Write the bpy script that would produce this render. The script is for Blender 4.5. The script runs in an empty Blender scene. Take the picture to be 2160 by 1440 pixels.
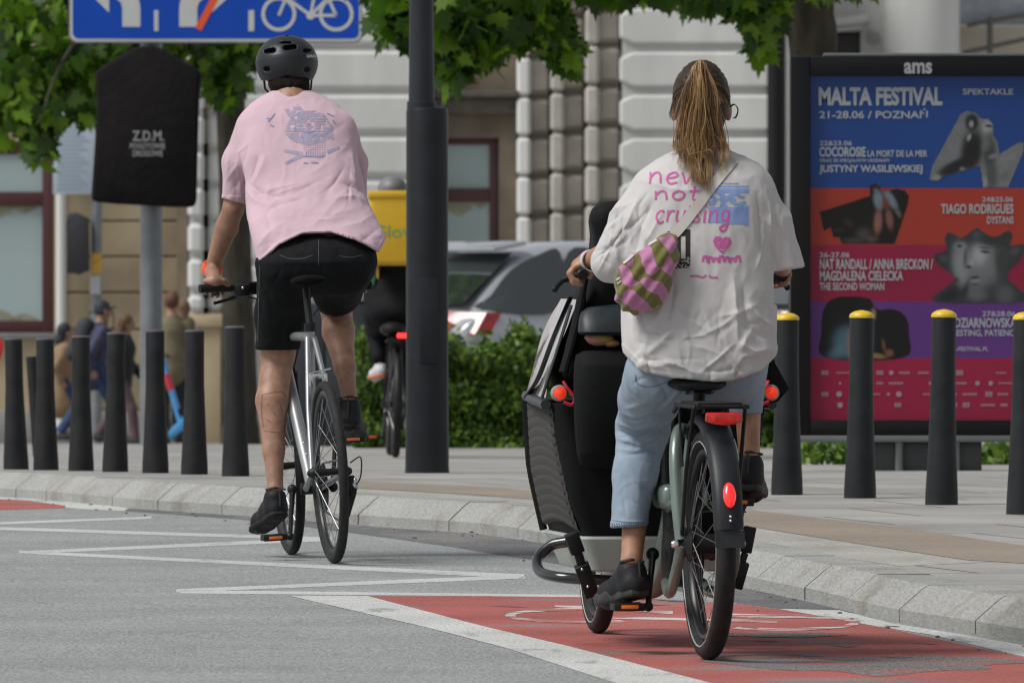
import bpy, bmesh, math, random
import numpy as np
from mathutils import Vector, Matrix, Euler, noise
from mathutils.bvhtree import BVHTree
from mathutils.geometry import tessellate_polygon

scene = bpy.context.scene
COL = scene.collection
R = math.radians
random.seed(7)
RNG = np.random.default_rng(11)

# ------------------------------------------------------------------ camera, sky, sun
F = 21900.0                 # focal length in pixels of the 2160 px wide photograph
YH = 640.0                  # image row of the true horizon
ZC = 1.03                   # camera height
cam_d = bpy.data.cameras.new("camera")
cam = bpy.data.objects.new("camera", cam_d)
COL.objects.link(cam)
cam.location = (0, 0, ZC)
cam.rotation_euler = (R(90), 0, 0)
cam_d.sensor_width = 36.0
cam_d.lens = 365.0
cam_d.shift_y = -80.0 / 2160.0
cam_d.clip_start = 0.5
cam_d.clip_end = 3000
cam_d.dof.use_dof = True
cam_d.dof.focus_distance = 34.0
cam_d.dof.aperture_fstop = 17.0
scene.camera = cam

SUN_EL, SUN_AZ = 52.0, -112.0      # degrees; azimuth measured from +Y towards +X
world = bpy.data.worlds.new("World")
scene.world = world
world.use_nodes = True
wn, wl = world.node_tree.nodes, world.node_tree.links
sky = wn.new("ShaderNodeTexSky")
sky.sky_type = 'NISHITA'
sky.sun_disc = False
sky.sun_elevation = R(SUN_EL)
sky.sun_rotation = R(SUN_AZ)
sky.air_density = 1.0
sky.dust_density = 1.0
sky.ozone_density = 1.0
hs = wn.new("ShaderNodeHueSaturation")
hs.inputs['Saturation'].default_value = 0.22
wl.new(sky.outputs[0], hs.inputs['Color'])
wl.new(hs.outputs[0], wn["Background"].inputs['Color'])
wn["Background"].inputs['Strength'].default_value = 0.09

sun_d = bpy.data.lights.new("sun", 'SUN')
sun_d.energy = 2.9
sun_d.angle = R(26)
sun_d.color = (1.0, 0.985, 0.955)
sun = bpy.data.objects.new("sun", sun_d)
COL.objects.link(sun)
_az, _el = R(SUN_AZ), R(SUN_EL)
sun_dir = Vector((math.sin(_az) * math.cos(_el), math.cos(_az) * math.cos(_el), math.sin(_el)))
sun.rotation_euler = sun_dir.to_track_quat('Z', 'Y').to_euler()
sun.location = (-10, 20, 30)

scene.view_settings.view_transform = 'Standard'
scene.view_settings.look = 'None'
scene.view_settings.gamma = 1.0
scene.view_settings.use_curve_mapping = False
scene.view_settings.exposure = 0.12
scene.cycles.filter_width = 1.1
scene.cycles.max_bounces = 6
scene.cycles.transparent_max_bounces = 8

# ------------------------------------------------------------------ projection helpers
def P(px, py, Y):
    """photo pixel at a given distance -> world point"""
    return Vector(((px - 1080.0) * Y / F, Y, ZC + (YH - py) * Y / F))

_gy = [0, 20, 30, 39, 44, 47, 51, 56, 62, 68.4, 81, 115, 160, 500]
_gz = [-.17, -.062, 0, .06, .1, .104, .082, .03, -.035, -.1, -.19, -.64, -1.2, -5.5]
def G(y):
    """height of the road surface at distance y"""
    if isinstance(y, np.ndarray):
        return np.array([G(float(v)) for v in y.ravel()]).reshape(y.shape)
    y = min(max(y, 0.0), 499.0)
    i = max(k for k in range(len(_gy) - 1) if _gy[k] <= y)
    x0, x1 = _gy[i], _gy[i + 1]
    h = x1 - x0
    def slope(k):
        if k == 0 or k == len(_gy) - 1:
            j = min(k, len(_gy) - 2)
            return (_gz[j + 1] - _gz[j]) / (_gy[j + 1] - _gy[j])
        return (_gz[k + 1] - _gz[k - 1]) / (_gy[k + 1] - _gy[k - 1])
    t = (y - x0) / h
    m0, m1 = slope(i) * h, slope(i + 1) * h
    return ((2*t**3 - 3*t*t + 1) * _gz[i] + (t**3 - 2*t*t + t) * m0 + (-2*t**3 + 3*t*t) * _gz[i + 1] + (t**3 - t*t) * m1)
KERB_H = 0.115
def GP(y):
    return G(y) + KERB_H
def ground(px, py, off=0.0):
    """photo pixel -> point on the road surface raised by off"""
    lo, hi = 6.0, 60.0
    for _ in range(60):
        m = 0.5 * (lo + hi)
        if ZC + (YH - py) * m / F > G(m) + off: lo = m
        else: hi = m
    Y = 0.5 * (lo + hi)
    return Vector(((px - 1080.0) * Y / F, Y, G(Y) + off))
def pav(px, Y, dz=0.0):
    return Vector(((px - 1080.0) * Y / F, Y, GP(Y) + dz))

# ------------------------------------------------------------------ materials
def lin(h):
    h = h.lstrip('#')
    v = [int(h[i:i + 2], 16) / 255 for i in (0, 2, 4)]
    return tuple(c / 12.92 if c <= .04045 else ((c + .055) / 1.055) ** 2.4 for c in v)
def setin(n, name, v):
    if name in n.inputs: n.inputs[name].default_value = v
MATS = {}
def mat(name, col, rough=.6, metal=0.0, var=0.0, vscale=6.0, bump=0.0, bscale=200.0, spec=.5, coat=0.0,
        emit=None, stretch=(1, 1, 1), col2=None, detail=4.0, sheen=0.0, bdist=.002):
    if name in MATS: return MATS[name]
    if isinstance(col, str): col = lin(col)
    m = bpy.data.materials.new(name); m.use_nodes = True
    nt = m.node_tree; N, L = nt.nodes, nt.links
    b = N["Principled BSDF"]
    setin(b, 'Base Color', (*col, 1)); setin(b, 'Roughness', rough); setin(b, 'Metallic', metal)
    setin(b, 'Specular IOR Level', spec); setin(b, 'Coat Weight', coat); setin(b, 'Sheen Weight', sheen)
    if emit:
        setin(b, 'Emission Color', (*emit[0], 1)); setin(b, 'Emission Strength', emit[1])
    tc = mp = None
    if var or bump or col2:
        tc = N.new('ShaderNodeTexCoord'); mp = N.new('ShaderNodeMapping')
        mp.inputs['Scale'].default_value = stretch
        L.new(tc.outputs['Object'], mp.inputs['Vector'])
    if var or col2:
        nz = N.new('ShaderNodeTexNoise'); nz.inputs['Scale'].default_value = vscale
        nz.inputs['Detail'].default_value = detail
        L.new(mp.outputs[0], nz.inputs['Vector'])
        rp = N.new('ShaderNodeValToRGB')
        if col2 is not None:
            if isinstance(col2, str): col2 = lin(col2)
            c0, c1 = col, col2
        else:
            c0 = tuple(c * (1 - var) for c in col); c1 = tuple(min(1, c * (1 + var)) for c in col)
        rp.color_ramp.elements[0].position = .32; rp.color_ramp.elements[1].position = .68
        rp.color_ramp.elements[0].color = (*c0, 1); rp.color_ramp.elements[1].color = (*c1, 1)
        L.new(nz.outputs['Fac'], rp.inputs[0]); L.new(rp.outputs[0], b.inputs['Base Color'])
    if bump:
        n2 = N.new('ShaderNodeTexNoise'); n2.inputs['Scale'].default_value = bscale; n2.inputs['Detail'].default_value = 5
        L.new(mp.outputs[0], n2.inputs['Vector'])
        bp = N.new('ShaderNodeBump'); bp.inputs['Strength'].default_value = bump; bp.inputs['Distance'].default_value = bdist
        L.new(n2.outputs['Fac'], bp.inputs['Height']); L.new(bp.outputs[0], b.inputs['Normal'])
    MATS[name] = m
    return m

# ------------------------------------------------------------------ mesh builder
WM = {}     # object name -> its world matrix (kept by hand: no depsgraph update needed)
class MB:
    def __init__(s): s.v, s.f = [], []
    def add(s, vs, fs):
        o = len(s.v); s.v += [tuple(v) for v in vs]; s.f += [tuple(i + o for i in f) for f in fs]; return s
    def tube(s, pts, r, n=10, caps=True, closed=False, flat=1.0, up=None):
        pts = [Vector(p) for p in pts]; k = len(pts)
        rs = r if isinstance(r, (list, tuple)) else [r] * k
        rings = []; prev = None
        for i in range(k):
            if closed: t = (pts[(i + 1) % k] - pts[i - 1])
            elif i == 0: t = pts[1] - pts[0]
            elif i == k - 1: t = pts[-1] - pts[-2]
            else: t = (pts[i + 1] - pts[i]).normalized() + (pts[i] - pts[i - 1]).normalized()
            if t.length < 1e-9: t = Vector((0, 0, 1))
            t.normalize()
            if prev is None:
                a = Vector(up) if up else (Vector((0, 0, 1)) if abs(t.z) < .9 else Vector((1, 0, 0)))
            else: a = prev
            a = a - t * a.dot(t)
            if a.length < 1e-6: a = t.orthogonal()
            a.normalize(); prev = a; b = t.cross(a)
            rings.append([pts[i] + (a * math.cos(2 * math.pi * j / n) * flat + b * math.sin(2 * math.pi * j / n)) * rs[i] for j in range(n)])
        return s.loft(rings, caps and not closed, closed)
    def loft(s, rings, caps=True, closed=False):
        n = len(rings[0]); k = len(rings); vs = [p for q in rings for p in q]; fs = []
        for i in range(k if closed else k - 1):
            a, b = i * n, ((i + 1) % k) * n
            for j in range(n): fs.append((a + j, a + (j + 1) % n, b + (j + 1) % n, b + j))
        if caps:
            fs.append(tuple(range(n - 1, -1, -1))); fs.append(tuple((k - 1) * n + j for j in range(n)))
        return s.add(vs, fs)
    def box(s, c, size, rot=None, bevel=0.0, seg=2):
        bm = bmesh.new(); bmesh.ops.create_cube(bm, size=1.0)
        for v in bm.verts: v.co = Vector((v.co.x * size[0], v.co.y * size[1], v.co.z * size[2]))
        if bevel: bmesh.ops.bevel(bm, geom=bm.edges[:], offset=min(bevel, .49 * min(size)), segments=seg, affect='EDGES', profile=.5)
        M = rot.to_3x3() if rot else Matrix.Identity(3)
        c = Vector(c); bm.verts.index_update()
        s.add([M @ v.co + c for v in bm.verts], [[v.index for v in f.verts] for f in bm.faces]); bm.free(); return s
    def bx(s, x0, x1, y0, y1, z0, z1, bevel=0.0, seg=2):
        return s.box(((x0 + x1) / 2, (y0 + y1) / 2, (z0 + z1) / 2), (abs(x1 - x0), abs(y1 - y0), abs(z1 - z0)), None, bevel, seg)
    def prism(s, poly, y0, y1, bevel=0.0):
        """poly of (x, z), extruded along y"""
        bm = bmesh.new(); a = [bm.verts.new((p[0], y0, p[1])) for p in poly]
        f = bm.faces.new(a); r = bmesh.ops.extrude_face_region(bm, geom=[f])
        for e in r['geom']:
            if isinstance(e, bmesh.types.BMVert): e.co.y = y1
        bmesh.ops.recalc_face_normals(bm, faces=bm.faces[:])
        if bevel: bmesh.ops.bevel(bm, geom=bm.edges[:], offset=bevel, segments=2, affect='EDGES', profile=.5)
        bm.verts.index_update()
        s.add([v.co.copy() for v in bm.verts], [[v.index for v in f.verts] for f in bm.faces]); bm.free(); return s
    def sheet(s, poly, y):
        """flat poly of (x, z) at distance y facing the camera"""
        P3 = [Vector((p[0], p[1], 0)) for p in poly]
        tr = tessellate_polygon([P3])
        return s.add([(p[0], y, p[1]) for p in poly], tr)
    def rev(s, prof, c=(0, 0, 0), M=None, n=24, caps=True):
        """revolve (r, z) profile about z"""
        M = M.to_3x3() if M else Matrix.Identity(3); c = Vector(c)
        rings = [[M @ Vector((r * math.cos(2 * math.pi * j / n), r * math.sin(2 * math.pi * j / n), z)) + c for j in range(n)] for r, z in prof]
        return s.loft(rings, caps)
    def ball(s, c, r, M=None, n=14):
        r = (r, r, r) if not isinstance(r, (tuple, list)) else r
        M = M.to_3x3() if M else Matrix.Identity(3); c = Vector(c); rings = []
        for i in range(n // 2 + 1):
            a = math.pi * (i + .02) / (n // 2 + .04) - math.pi / 2
            rings.append([M @ Vector((r[0] * math.cos(a) * math.cos(2 * math.pi * j / n), r[1] * math.cos(a) * math.sin(2 * math.pi * j / n), r[2] * math.sin(a))) + c for j in range(n)])
        return s.loft(rings)
    def torus(s, c, Rr, r, axis='x', n=48, m=10, rz=None, a0=0.0, a1=360.0, caps=True):
        """ring about the x axis (wheel plane = y-z); rz = radial half size if not round"""
        rings = []; full = abs(a1 - a0) >= 359.9; k = n if full else n + 1
        for i in range(k):
            a = R(a0) + R(a1 - a0) * i / n
            ring = []
            for j in range(m):
                b = 2 * math.pi * j / m
                rad = Rr + (rz if rz is not None else r) * math.cos(b); x = r * math.sin(b)
                ring.append(Vector(c) + Vector((x, rad * math.cos(a), rad * math.sin(a))))
            rings.append(ring)
        return s.loft(rings, caps and not full, full)
    def build(s, name, m, parent=None, local=False, smooth=True, angle=38, normals=True, subsurf=0):
        me = bpy.data.meshes.new(name)
        vs = s.v
        if parent is not None and not local:
            inv = WM[parent.name].inverted(); vs = [inv @ Vector(v) for v in vs]
        me.from_pydata([tuple(v) for v in vs], [], s.f)
        return finish(me, name, m, parent, smooth, angle, normals, subsurf)
def finish(me, name, m, parent=None, smooth=True, angle=38, normals=True, subsurf=0):
    if normals:
        bm = bmesh.new(); bm.from_mesh(me); bmesh.ops.recalc_face_normals(bm, faces=bm.faces[:]); bm.to_mesh(me); bm.free()
    if smooth:
        me.polygons.foreach_set('use_smooth', [True] * len(me.polygons))
        if angle < 179: me.set_sharp_from_angle(angle=R(angle))
    for q in (m if isinstance(m, (list, tuple)) else [m]): me.materials.append(q)
    me.update()
    o = bpy.data.objects.new(name, me); COL.objects.link(o)
    if parent is not None: o.parent = parent
    WM[o.name] = WM[parent.name].copy() if parent is not None else Matrix.Identity(4)
    if subsurf:
        md = o.modifiers.new('smooth', 'SUBSURF'); md.levels = subsurf; md.render_levels = subsurf
    return o
def empty(name, loc, M=None):
    o = bpy.data.objects.new(name, None); COL.objects.link(o); o.empty_display_size = .2
    W = Matrix.Translation(Vector(loc)) @ (M.to_4x4() if M else Matrix.Identity(4))
    o.matrix_world = W
    WM[o.name] = W.copy(); return o
def tag(o, label=None, cat=None, group=None, kind=None):
    if label: o['label'] = label
    if cat: o['category'] = cat
    if group: o['group'] = group
    if kind: o['kind'] = kind
    return o
def copy_tree(o, parent=None):
    c = o.copy(); COL.objects.link(c)
    if parent is not None: c.parent = parent
    for ch in [q for q in bpy.data.objects if q.parent == o]: copy_tree(ch, c)
    return c
def catmull(pts, k=8, closed=False):
    pts = [Vector(p) for p in pts]; n = len(pts); out = []
    for i in range(n if closed else n - 1):
        p1, p2 = pts[i], pts[(i + 1) % n]
        p0 = pts[i - 1] if (i > 0 or closed) else p1 * 2 - p2
        p3 = pts[(i + 2) % n] if (i + 2 < n or closed) else p2 * 2 - p1
        for j in range(k):
            t = j / k
            out.append(.5 * ((2 * p1) + (p2 - p0) * t + (2 * p0 - 5 * p1 + 4 * p2 - p3) * t * t + (3 * p1 - p0 - 3 * p2 + p3) * t ** 3))
    if not closed: out.append(pts[-1])
    return out

# ------------------------------------------------------------------ text
_tcache = {}
def text_geo(s, bold=0.0, shear=0.0):
    key = (s, bold, shear)
    if key not in _tcache:
        cu = bpy.data.curves.new('text', 'FONT'); cu.body = s; cu.size = 1.0; cu.offset = bold; cu.shear = shear
        cu.resolution_u = 3
        o = bpy.data.objects.new('text', cu); COL.objects.link(o)
        bpy.context.view_layer.update()
        me = o.evaluated_get(bpy.context.evaluated_depsgraph_get()).to_mesh()
        vs = [(v.co.x, v.co.y) for v in me.vertices]; fs = [tuple(p.vertices) for p in me.polygons]
        o.evaluated_get(bpy.context.evaluated_depsgraph_get()).to_mesh_clear()
        bpy.data.objects.remove(o); bpy.data.curves.remove(cu)
        _tcache[key] = (vs, fs)
    return _tcache[key]
def text_px(mb, s, x0, y0, x1, y1, Y, bold=.012, shear=0.0):
    """flat lettering filling the pixel rectangle, at distance Y facing the camera"""
    vs, fs = text_geo(s, bold, shear)
    ax = min(v[0] for v in vs); bx = max(v[0] for v in vs); ay = min(v[1] for v in vs); by = max(v[1] for v in vs)
    out = [P(x0 + (v[0] - ax) / (bx - ax) * (x1 - x0), y1 + (v[1] - ay) / (by - ay) * (y0 - y1), Y) for v in vs]
    mb.add(out, fs)
def quad_px(mb, pts, Y):
    mb.sheet([(P(x, y, Y).x, P(x, y, Y).z) for x, y in pts], Y)

# ------------------------------------------------------------------ implicit surfaces (smooth bodies and clothes)
class SDF:
    def __init__(s, lo, hi, h):
        s.lo = np.array(lo, float); s.h = h
        s.n = np.ceil((np.array(hi) - s.lo) / h).astype(int) + 1
        s.D = np.full(s.n, 1.0, np.float32)
        s.ax = [s.lo[i] + h * np.arange(s.n[i]) for i in range(3)]
    def _sub(s, lo, hi):
        a = np.clip(np.floor((np.array(lo) - s.lo) / s.h).astype(int), 0, s.n); b = np.clip(np.ceil((np.array(hi) - s.lo) / s.h).astype(int) + 1, 0, s.n)
        return tuple(slice(int(a[i]), int(b[i])) for i in range(3))
    def _grid(s, sl):
        return (s.ax[0][sl[0]][:, None, None], s.ax[1][sl[1]][None, :, None], s.ax[2][sl[2]][None, None, :])
    def _put(s, sl, d, k, mode='u'):
        if d.size == 0: return
        A = s.D[sl]
        if mode == 'u':
            h = np.clip(.5 + .5 * (A - d) / max(k, 1e-6), 0, 1)
            s.D[sl] = (A * (1 - h) + d * h - k * h * (1 - h)).astype(np.float32)
        else:   # carve
            d = -d; h = np.clip(.5 - .5 * (A - d) / max(k, 1e-6), 0, 1)
            s.D[sl] = (A * (1 - h) + d * h + k * h * (1 - h)).astype(np.float32)
    def cone(s, a, b, ra, rb, k=.012, mode='u', flat=None):
        a, b = np.array(a, float), np.array(b, float); pad = max(ra, rb) * (max(flat) if flat is not None else 1) + k * 2 + 3 * s.h
        sl = s._sub(np.minimum(a, b) - pad, np.maximum(a, b) + pad); x, y, z = s._grid(sl)
        ba = b - a; L2 = max(ba @ ba, 1e-9)
        t = np.clip(((x - a[0]) * ba[0] + (y - a[1]) * ba[1] + (z - a[2]) * ba[2]) / L2, 0, 1)
        dx, dy, dz = x - a[0] - t * ba[0], y - a[1] - t * ba[1], z - a[2] - t * ba[2]
        if flat is not None: dx, dy, dz = dx / flat[0], dy / flat[1], dz / flat[2]
        d = np.sqrt(dx * dx + dy * dy + dz * dz) - (ra + t * (rb - ra))
        s._put(sl, d, k, mode); return s
    def chain(s, pts, rs, k=.012, **kw):
        for i in range(len(pts) - 1): s.cone(pts[i], pts[i + 1], rs[i], rs[i + 1], k, **kw)
        return s
    def ell(s, c, r, M=None, k=.012, mode='u'):
        c = np.array(c, float); r = np.array(r, float); pad = r.max() + 2 * k + 3 * s.h
        sl = s._sub(c - pad, c + pad); x, y, z = s._grid(sl)
        x, y, z = np.broadcast_arrays(x - c[0], y - c[1], z - c[2])
        if M is not None:
            Mi = np.array(M.to_3x3().transposed())
            x, y, z = (Mi[0, 0] * x + Mi[0, 1] * y + Mi[0, 2] * z, Mi[1, 0] * x + Mi[1, 1] * y + Mi[1, 2] * z, Mi[2, 0] * x + Mi[2, 1] * y + Mi[2, 2] * z)
        k0 = np.sqrt((x / r[0]) ** 2 + (y / r[1]) ** 2 + (z / r[2]) ** 2); k1 = np.sqrt((x / r[0] ** 2) ** 2 + (y / r[1] ** 2) ** 2 + (z / r[2] ** 2) ** 2)
        s._put(sl, k0 * (k0 - 1) / np.maximum(k1, 1e-6), k, mode); return s
    def stack(s, rows, k=.012, e=2.3, mode='u'):
        """rows: (z, cx, cy, ax, ay) from low to high: a column of smooth cross sections"""
        rows = sorted(rows); A = np.array(rows, float)
        zs = A[:, 0]; pad = A[:, 3:5].max() + 2 * k + 3 * s.h
        lo = (A[:, 1].min() - pad, A[:, 2].min() - pad, zs[0] - .03); hi = (A[:, 1].max() + pad, A[:, 2].max() + pad, zs[-1] + .03)
        sl = s._sub(lo, hi); x, y, z = s._grid(sl); z1 = z.ravel()
        def smooth(col):
            m = np.gradient(col, zs); zc = np.clip(z1, zs[0], zs[-1]); i = np.clip(np.searchsorted(zs, zc, side='right') - 1, 0, len(zs) - 2)
            h = zs[i + 1] - zs[i]; t = (zc - zs[i]) / h
            return ((2*t**3 - 3*t*t + 1) * col[i] + (t**3 - 2*t*t + t) * h * m[i] + (-2*t**3 + 3*t*t) * col[i + 1] + (t**3 - t*t) * h * m[i + 1])[None, None, :]
        cx, cy, ax, ay = (smooth(A[:, q]) for q in (1, 2, 3, 4))
        ax = np.maximum(ax, .004); ay = np.maximum(ay, .004)
        q = (np.abs((x - cx) / ax) ** e + np.abs((y - cy) / ay) ** e) ** (1 / e)
        d = (q - 1) * np.minimum(ax, ay)
        d = np.maximum(d, np.maximum(zs[0] - z, z - zs[-1]))
        s._put(sl, d, k, mode); return s
    def mesh(s, smooth=1):
        D = s.D.astype(np.float64); S = D < 0; n = s.n
        offs = [(i, j, k) for i in (0, 1) for j in (0, 1) for k in (0, 1)]
        cnt = sum(S[i:n[0] - 1 + i, j:n[1] - 1 + j, k:n[2] - 1 + k].astype(np.int8) for i, j, k in offs)
        act = (cnt > 0) & (cnt < 8); I = np.argwhere(act)
        idx = np.full(act.shape, -1, np.int64); idx[act] = np.arange(len(I))
        cv = {o: D[I[:, 0] + o[0], I[:, 1] + o[1], I[:, 2] + o[2]] for o in offs}
        pos = np.zeros((len(I), 3)); w = np.zeros(len(I))
        for a in offs:
            for ax in range(3):
                if a[ax] == 0:
                    b = list(a); b[ax] = 1; da, db = cv[a], cv[tuple(b)]
                    m = (da < 0) != (db < 0); t = np.where(m, da / np.where(m, da - db, 1), 0)
                    p = np.array(a, float)[None, :] + np.zeros((len(I), 3)); p[:, ax] += t
                    pos += p * m[:, None]; w += m
        V = (I + pos / w[:, None]) * s.h + s.lo
        faces = []
        for ax in range(3):
            u, v = [(1, 2), (2, 0), (0, 1)][ax]
            sl0 = [slice(None)] * 3; sl1 = [slice(None)] * 3; sl0[ax] = slice(0, -1); sl1[ax] = slice(1, None)
            A, B = S[tuple(sl0)], S[tuple(sl1)]; E = np.argwhere(A != B)
            ok = (E[:, u] > 0) & (E[:, v] > 0) & (E[:, u] < n[u] - 1) & (E[:, v] < n[v] - 1); E = E[ok]
            q = []
            for du, dv in ((1, 1), (0, 1), (0, 0), (1, 0)):
                c = E.copy(); c[:, u] -= du; c[:, v] -= dv; q.append(idx[c[:, 0], c[:, 1], c[:, 2]])
            Q = np.stack(q, 1); flip = ~A[E[:, 0], E[:, 1], E[:, 2]]
            Q[flip] = Q[flip][:, ::-1]; faces.append(Q)
        Fa = np.concatenate(faces); Fa = Fa[(Fa >= 0).all(1)]
        for _ in range(smooth):
            acc = np.zeros_like(V); c = np.zeros(len(V))
            for i in range(4):
                a, b = Fa[:, i], Fa[:, (i + 1) % 4]
                for d in range(3):
                    acc[:, d] += np.bincount(a, V[b, d], len(V)) + np.bincount(b, V[a, d], len(V))
                c += np.bincount(a, minlength=len(V)) + np.bincount(b, minlength=len(V))
            V = V * .4 + acc / np.maximum(c, 1)[:, None] * .6
        return V, Fa
def vnormals(V, Fa):
    n = np.cross(V[Fa[:, 2]] - V[Fa[:, 0]], V[Fa[:, 3]] - V[Fa[:, 1]]); out = np.zeros_like(V)
    for i in range(4):
        for d in range(3): out[:, d] += np.bincount(Fa[:, i], n[:, d], len(V))
    return out / np.maximum(np.linalg.norm(out, axis=1), 1e-12)[:, None]
def np_mesh(name, V, Fa, m, parent=None, local=False, smooth=True, normals=False):
    V = np.asarray(V, float)
    if parent is not None and not local:
        inv = np.array(WM[parent.name].inverted()); V = V @ inv[:3, :3].T + inv[:3, 3]
    me = bpy.data.meshes.new(name); k = Fa.shape[1]
    used = np.unique(Fa); remap = np.full(len(V), -1, np.int64); remap[used] = np.arange(len(used)); V = V[used]; Fa = remap[Fa]
    me.vertices.add(len(V)); me.vertices.foreach_set('co', V.astype(np.float32).ravel())
    me.loops.add(Fa.size); me.loops.foreach_set('vertex_index', Fa.astype(np.int32).ravel())
    me.polygons.add(len(Fa)); me.polygons.foreach_set('loop_start', np.arange(0, Fa.size, k, dtype=np.int32))
    me.update(calc_edges=True); me.validate()
    return finish(me, name, m, parent, smooth, 180, normals)

# ================================================================== ground
def ground_mat(name, base, speck=(.6, 1.35), speck_scale=160, patch=.12, wear=None, wear_scale=3.0, wear_lo=.5, wear_hi=.56, stretch=(1, .25, 1), rough=.9, bump=.4, cracks=0):
    m = bpy.data.materials.new(name); m.use_nodes = True
    N, L = m.node_tree.nodes, m.node_tree.links; b = N["Principled BSDF"]
    b.inputs['Roughness'].default_value = rough; setin(b, 'Specular IOR Level', .3)
    tc = N.new('ShaderNodeTexCoord')
    n1 = N.new('ShaderNodeTexNoise'); n1.inputs['Scale'].default_value = speck_scale; n1.inputs['Detail'].default_value = 3; n1.inputs['Roughness'].default_value = .75
    mpg = N.new('ShaderNodeMapping'); mpg.inputs['Scale'].default_value = (1, .09, 1); L.new(tc.outputs['Object'], mpg.inputs['Vector']); L.new(mpg.outputs[0], n1.inputs['Vector'])
    mr = N.new('ShaderNodeMapRange'); mr.inputs['From Min'].default_value = .3; mr.inputs['From Max'].default_value = .7
    mr.inputs['To Min'].default_value = speck[0]; mr.inputs['To Max'].default_value = speck[1]
    L.new(n1.outputs['Fac'], mr.inputs['Value'])
    n2 = N.new('ShaderNodeTexNoise'); n2.inputs['Scale'].default_value = 1.3; n2.inputs['Detail'].default_value = 2 if name == 'light_asphalt' else 6
    L.new(tc.outputs['Object'], n2.inputs['Vector'])
    mr2 = N.new('ShaderNodeMapRange'); mr2.inputs['From Min'].default_value = .3; mr2.inputs['From Max'].default_value = .7
    mr2.inputs['To Min'].default_value = 1 - patch; mr2.inputs['To Max'].default_value = 1 + patch
    L.new(n2.outputs['Fac'], mr2.inputs['Value'])
    mu = N.new('ShaderNodeMath'); mu.operation = 'MULTIPLY'
    L.new(mr.outputs[0], mu.inputs[0]); L.new(mr2.outputs[0], mu.inputs[1])
    col = N.new('ShaderNodeMix'); col.data_type = 'RGBA'; col.inputs['A'].default_value = (*base, 1); col.inputs['Factor'].default_value = 0
    last = col.outputs['Result']
    if wear:
        mp = N.new('ShaderNodeMapping'); mp.inputs['Scale'].default_value = stretch; L.new(tc.outputs['Object'], mp.inputs['Vector'])
        n3 = N.new('ShaderNodeTexNoise'); n3.inputs['Scale'].default_value = wear_scale; n3.inputs['Detail'].default_value = 9; n3.inputs['Roughness'].default_value = .65
        L.new(mp.outputs[0], n3.inputs['Vector'])
        r3 = N.new('ShaderNodeMapRange'); r3.inputs['From Min'].default_value = wear_lo; r3.inputs['From Max'].default_value = wear_hi
        L.new(n3.outputs['Fac'], r3.inputs['Value']); L.new(r3.outputs[0], col.inputs['Factor'])
        col.inputs['B'].default_value = (*wear, 1)
    sc = N.new('ShaderNodeVectorMath'); sc.operation = 'SCALE'
    L.new(last, sc.inputs[0]); L.new(mu.outputs[0], sc.inputs['Scale'])
    L.new(sc.outputs[0], b.inputs['Base Color'])
    bp = N.new('ShaderNodeBump'); bp.inputs['Strength'].default_value = bump; bp.inputs['Distance'].default_value = .004
    L.new(n1.outputs['Fac'], bp.inputs['Height']); L.new(bp.outputs[0], b.inputs['Normal'])
    MATS[name] = m
    return m
ASPH = (.262, .274, .268)
m_asph = ground_mat('light_asphalt', ASPH, speck=(.66, 1.34), speck_scale=120, patch=.11)
m_gut = ground_mat('dark_asphalt', (.125, .125, .13), speck=(.7, 1.3), speck_scale=140, patch=.15, wear=(.17, .165, .155), wear_lo=.52, wear_hi=.62)
m_red = ground_mat('red_paint', (.345, .098, .085), speck=(.8, 1.2), patch=.2, wear=(.215, .165, .158), wear_scale=1.9, wear_lo=.55, wear_hi=.64, stretch=(.45, .8, 1))
m_line = ground_mat('line_paint', (.52, .52, .5), speck=(.72, 1.2), patch=.1, wear=(.3, .3, .29), wear_scale=5, wear_lo=.56, wear_hi=.64)
m_thin = ground_mat('thin_line_paint', (.5, .5, .49), speck=(.7, 1.2), patch=.1, wear=(.3, .3, .295), wear_scale=4, wear_lo=.60, wear_hi=.70)
m_wornw = ground_mat('worn_white_paint', (.50, .47, .45), speck=(.8, 1.2), patch=.1, wear=(.34, .14, .125), wear_scale=3.2, wear_lo=.47, wear_hi=.53, stretch=(.6, 1.2, 1))
m_patch = ground_mat('bare_patch', (.16, .145, .14), speck=(.5, 1.5), patch=.2, wear=(.31, .10, .085), wear_scale=2.6, wear_lo=.53, wear_hi=.57, stretch=(.5, 1.1, 1))
m_kerb = ground_mat('kerb_granite', (.315, .315, .30), speck=(.75, 1.22), speck_scale=120, patch=.12, wear=(.21, .20, .175), wear_scale=2.6, wear_lo=.5, wear_hi=.68, stretch=(1, 1, 1))
m_conc = ground_mat('concrete', (.36, .345, .315), speck=(.82, 1.15), speck_scale=130, patch=.1, wear=(.28, .265, .235), wear_lo=.5, wear_hi=.7)
m_tan = ground_mat('tan_paving', (.265, .22, .175), speck=(.85, 1.15), speck_scale=150, patch=.1, wear=(.24, .21, .18), wear_lo=.5, wear_hi=.68)

rows = [4 + .5 * i for i in range(133)] + [70 + 2.5 * i for i in range(1, 60)] + [230, 260, 300, 360, 420, 498]
mb = MB()
mb.add([(x, y, G(y)) for y in rows for x in (-500, 500)], [(2 * i, 2 * i + 1, 2 * i + 3, 2 * i + 2) for i in range(len(rows) - 1)])
tag(mb.build('road', m_asph, smooth=True, angle=180), kind='structure')

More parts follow.
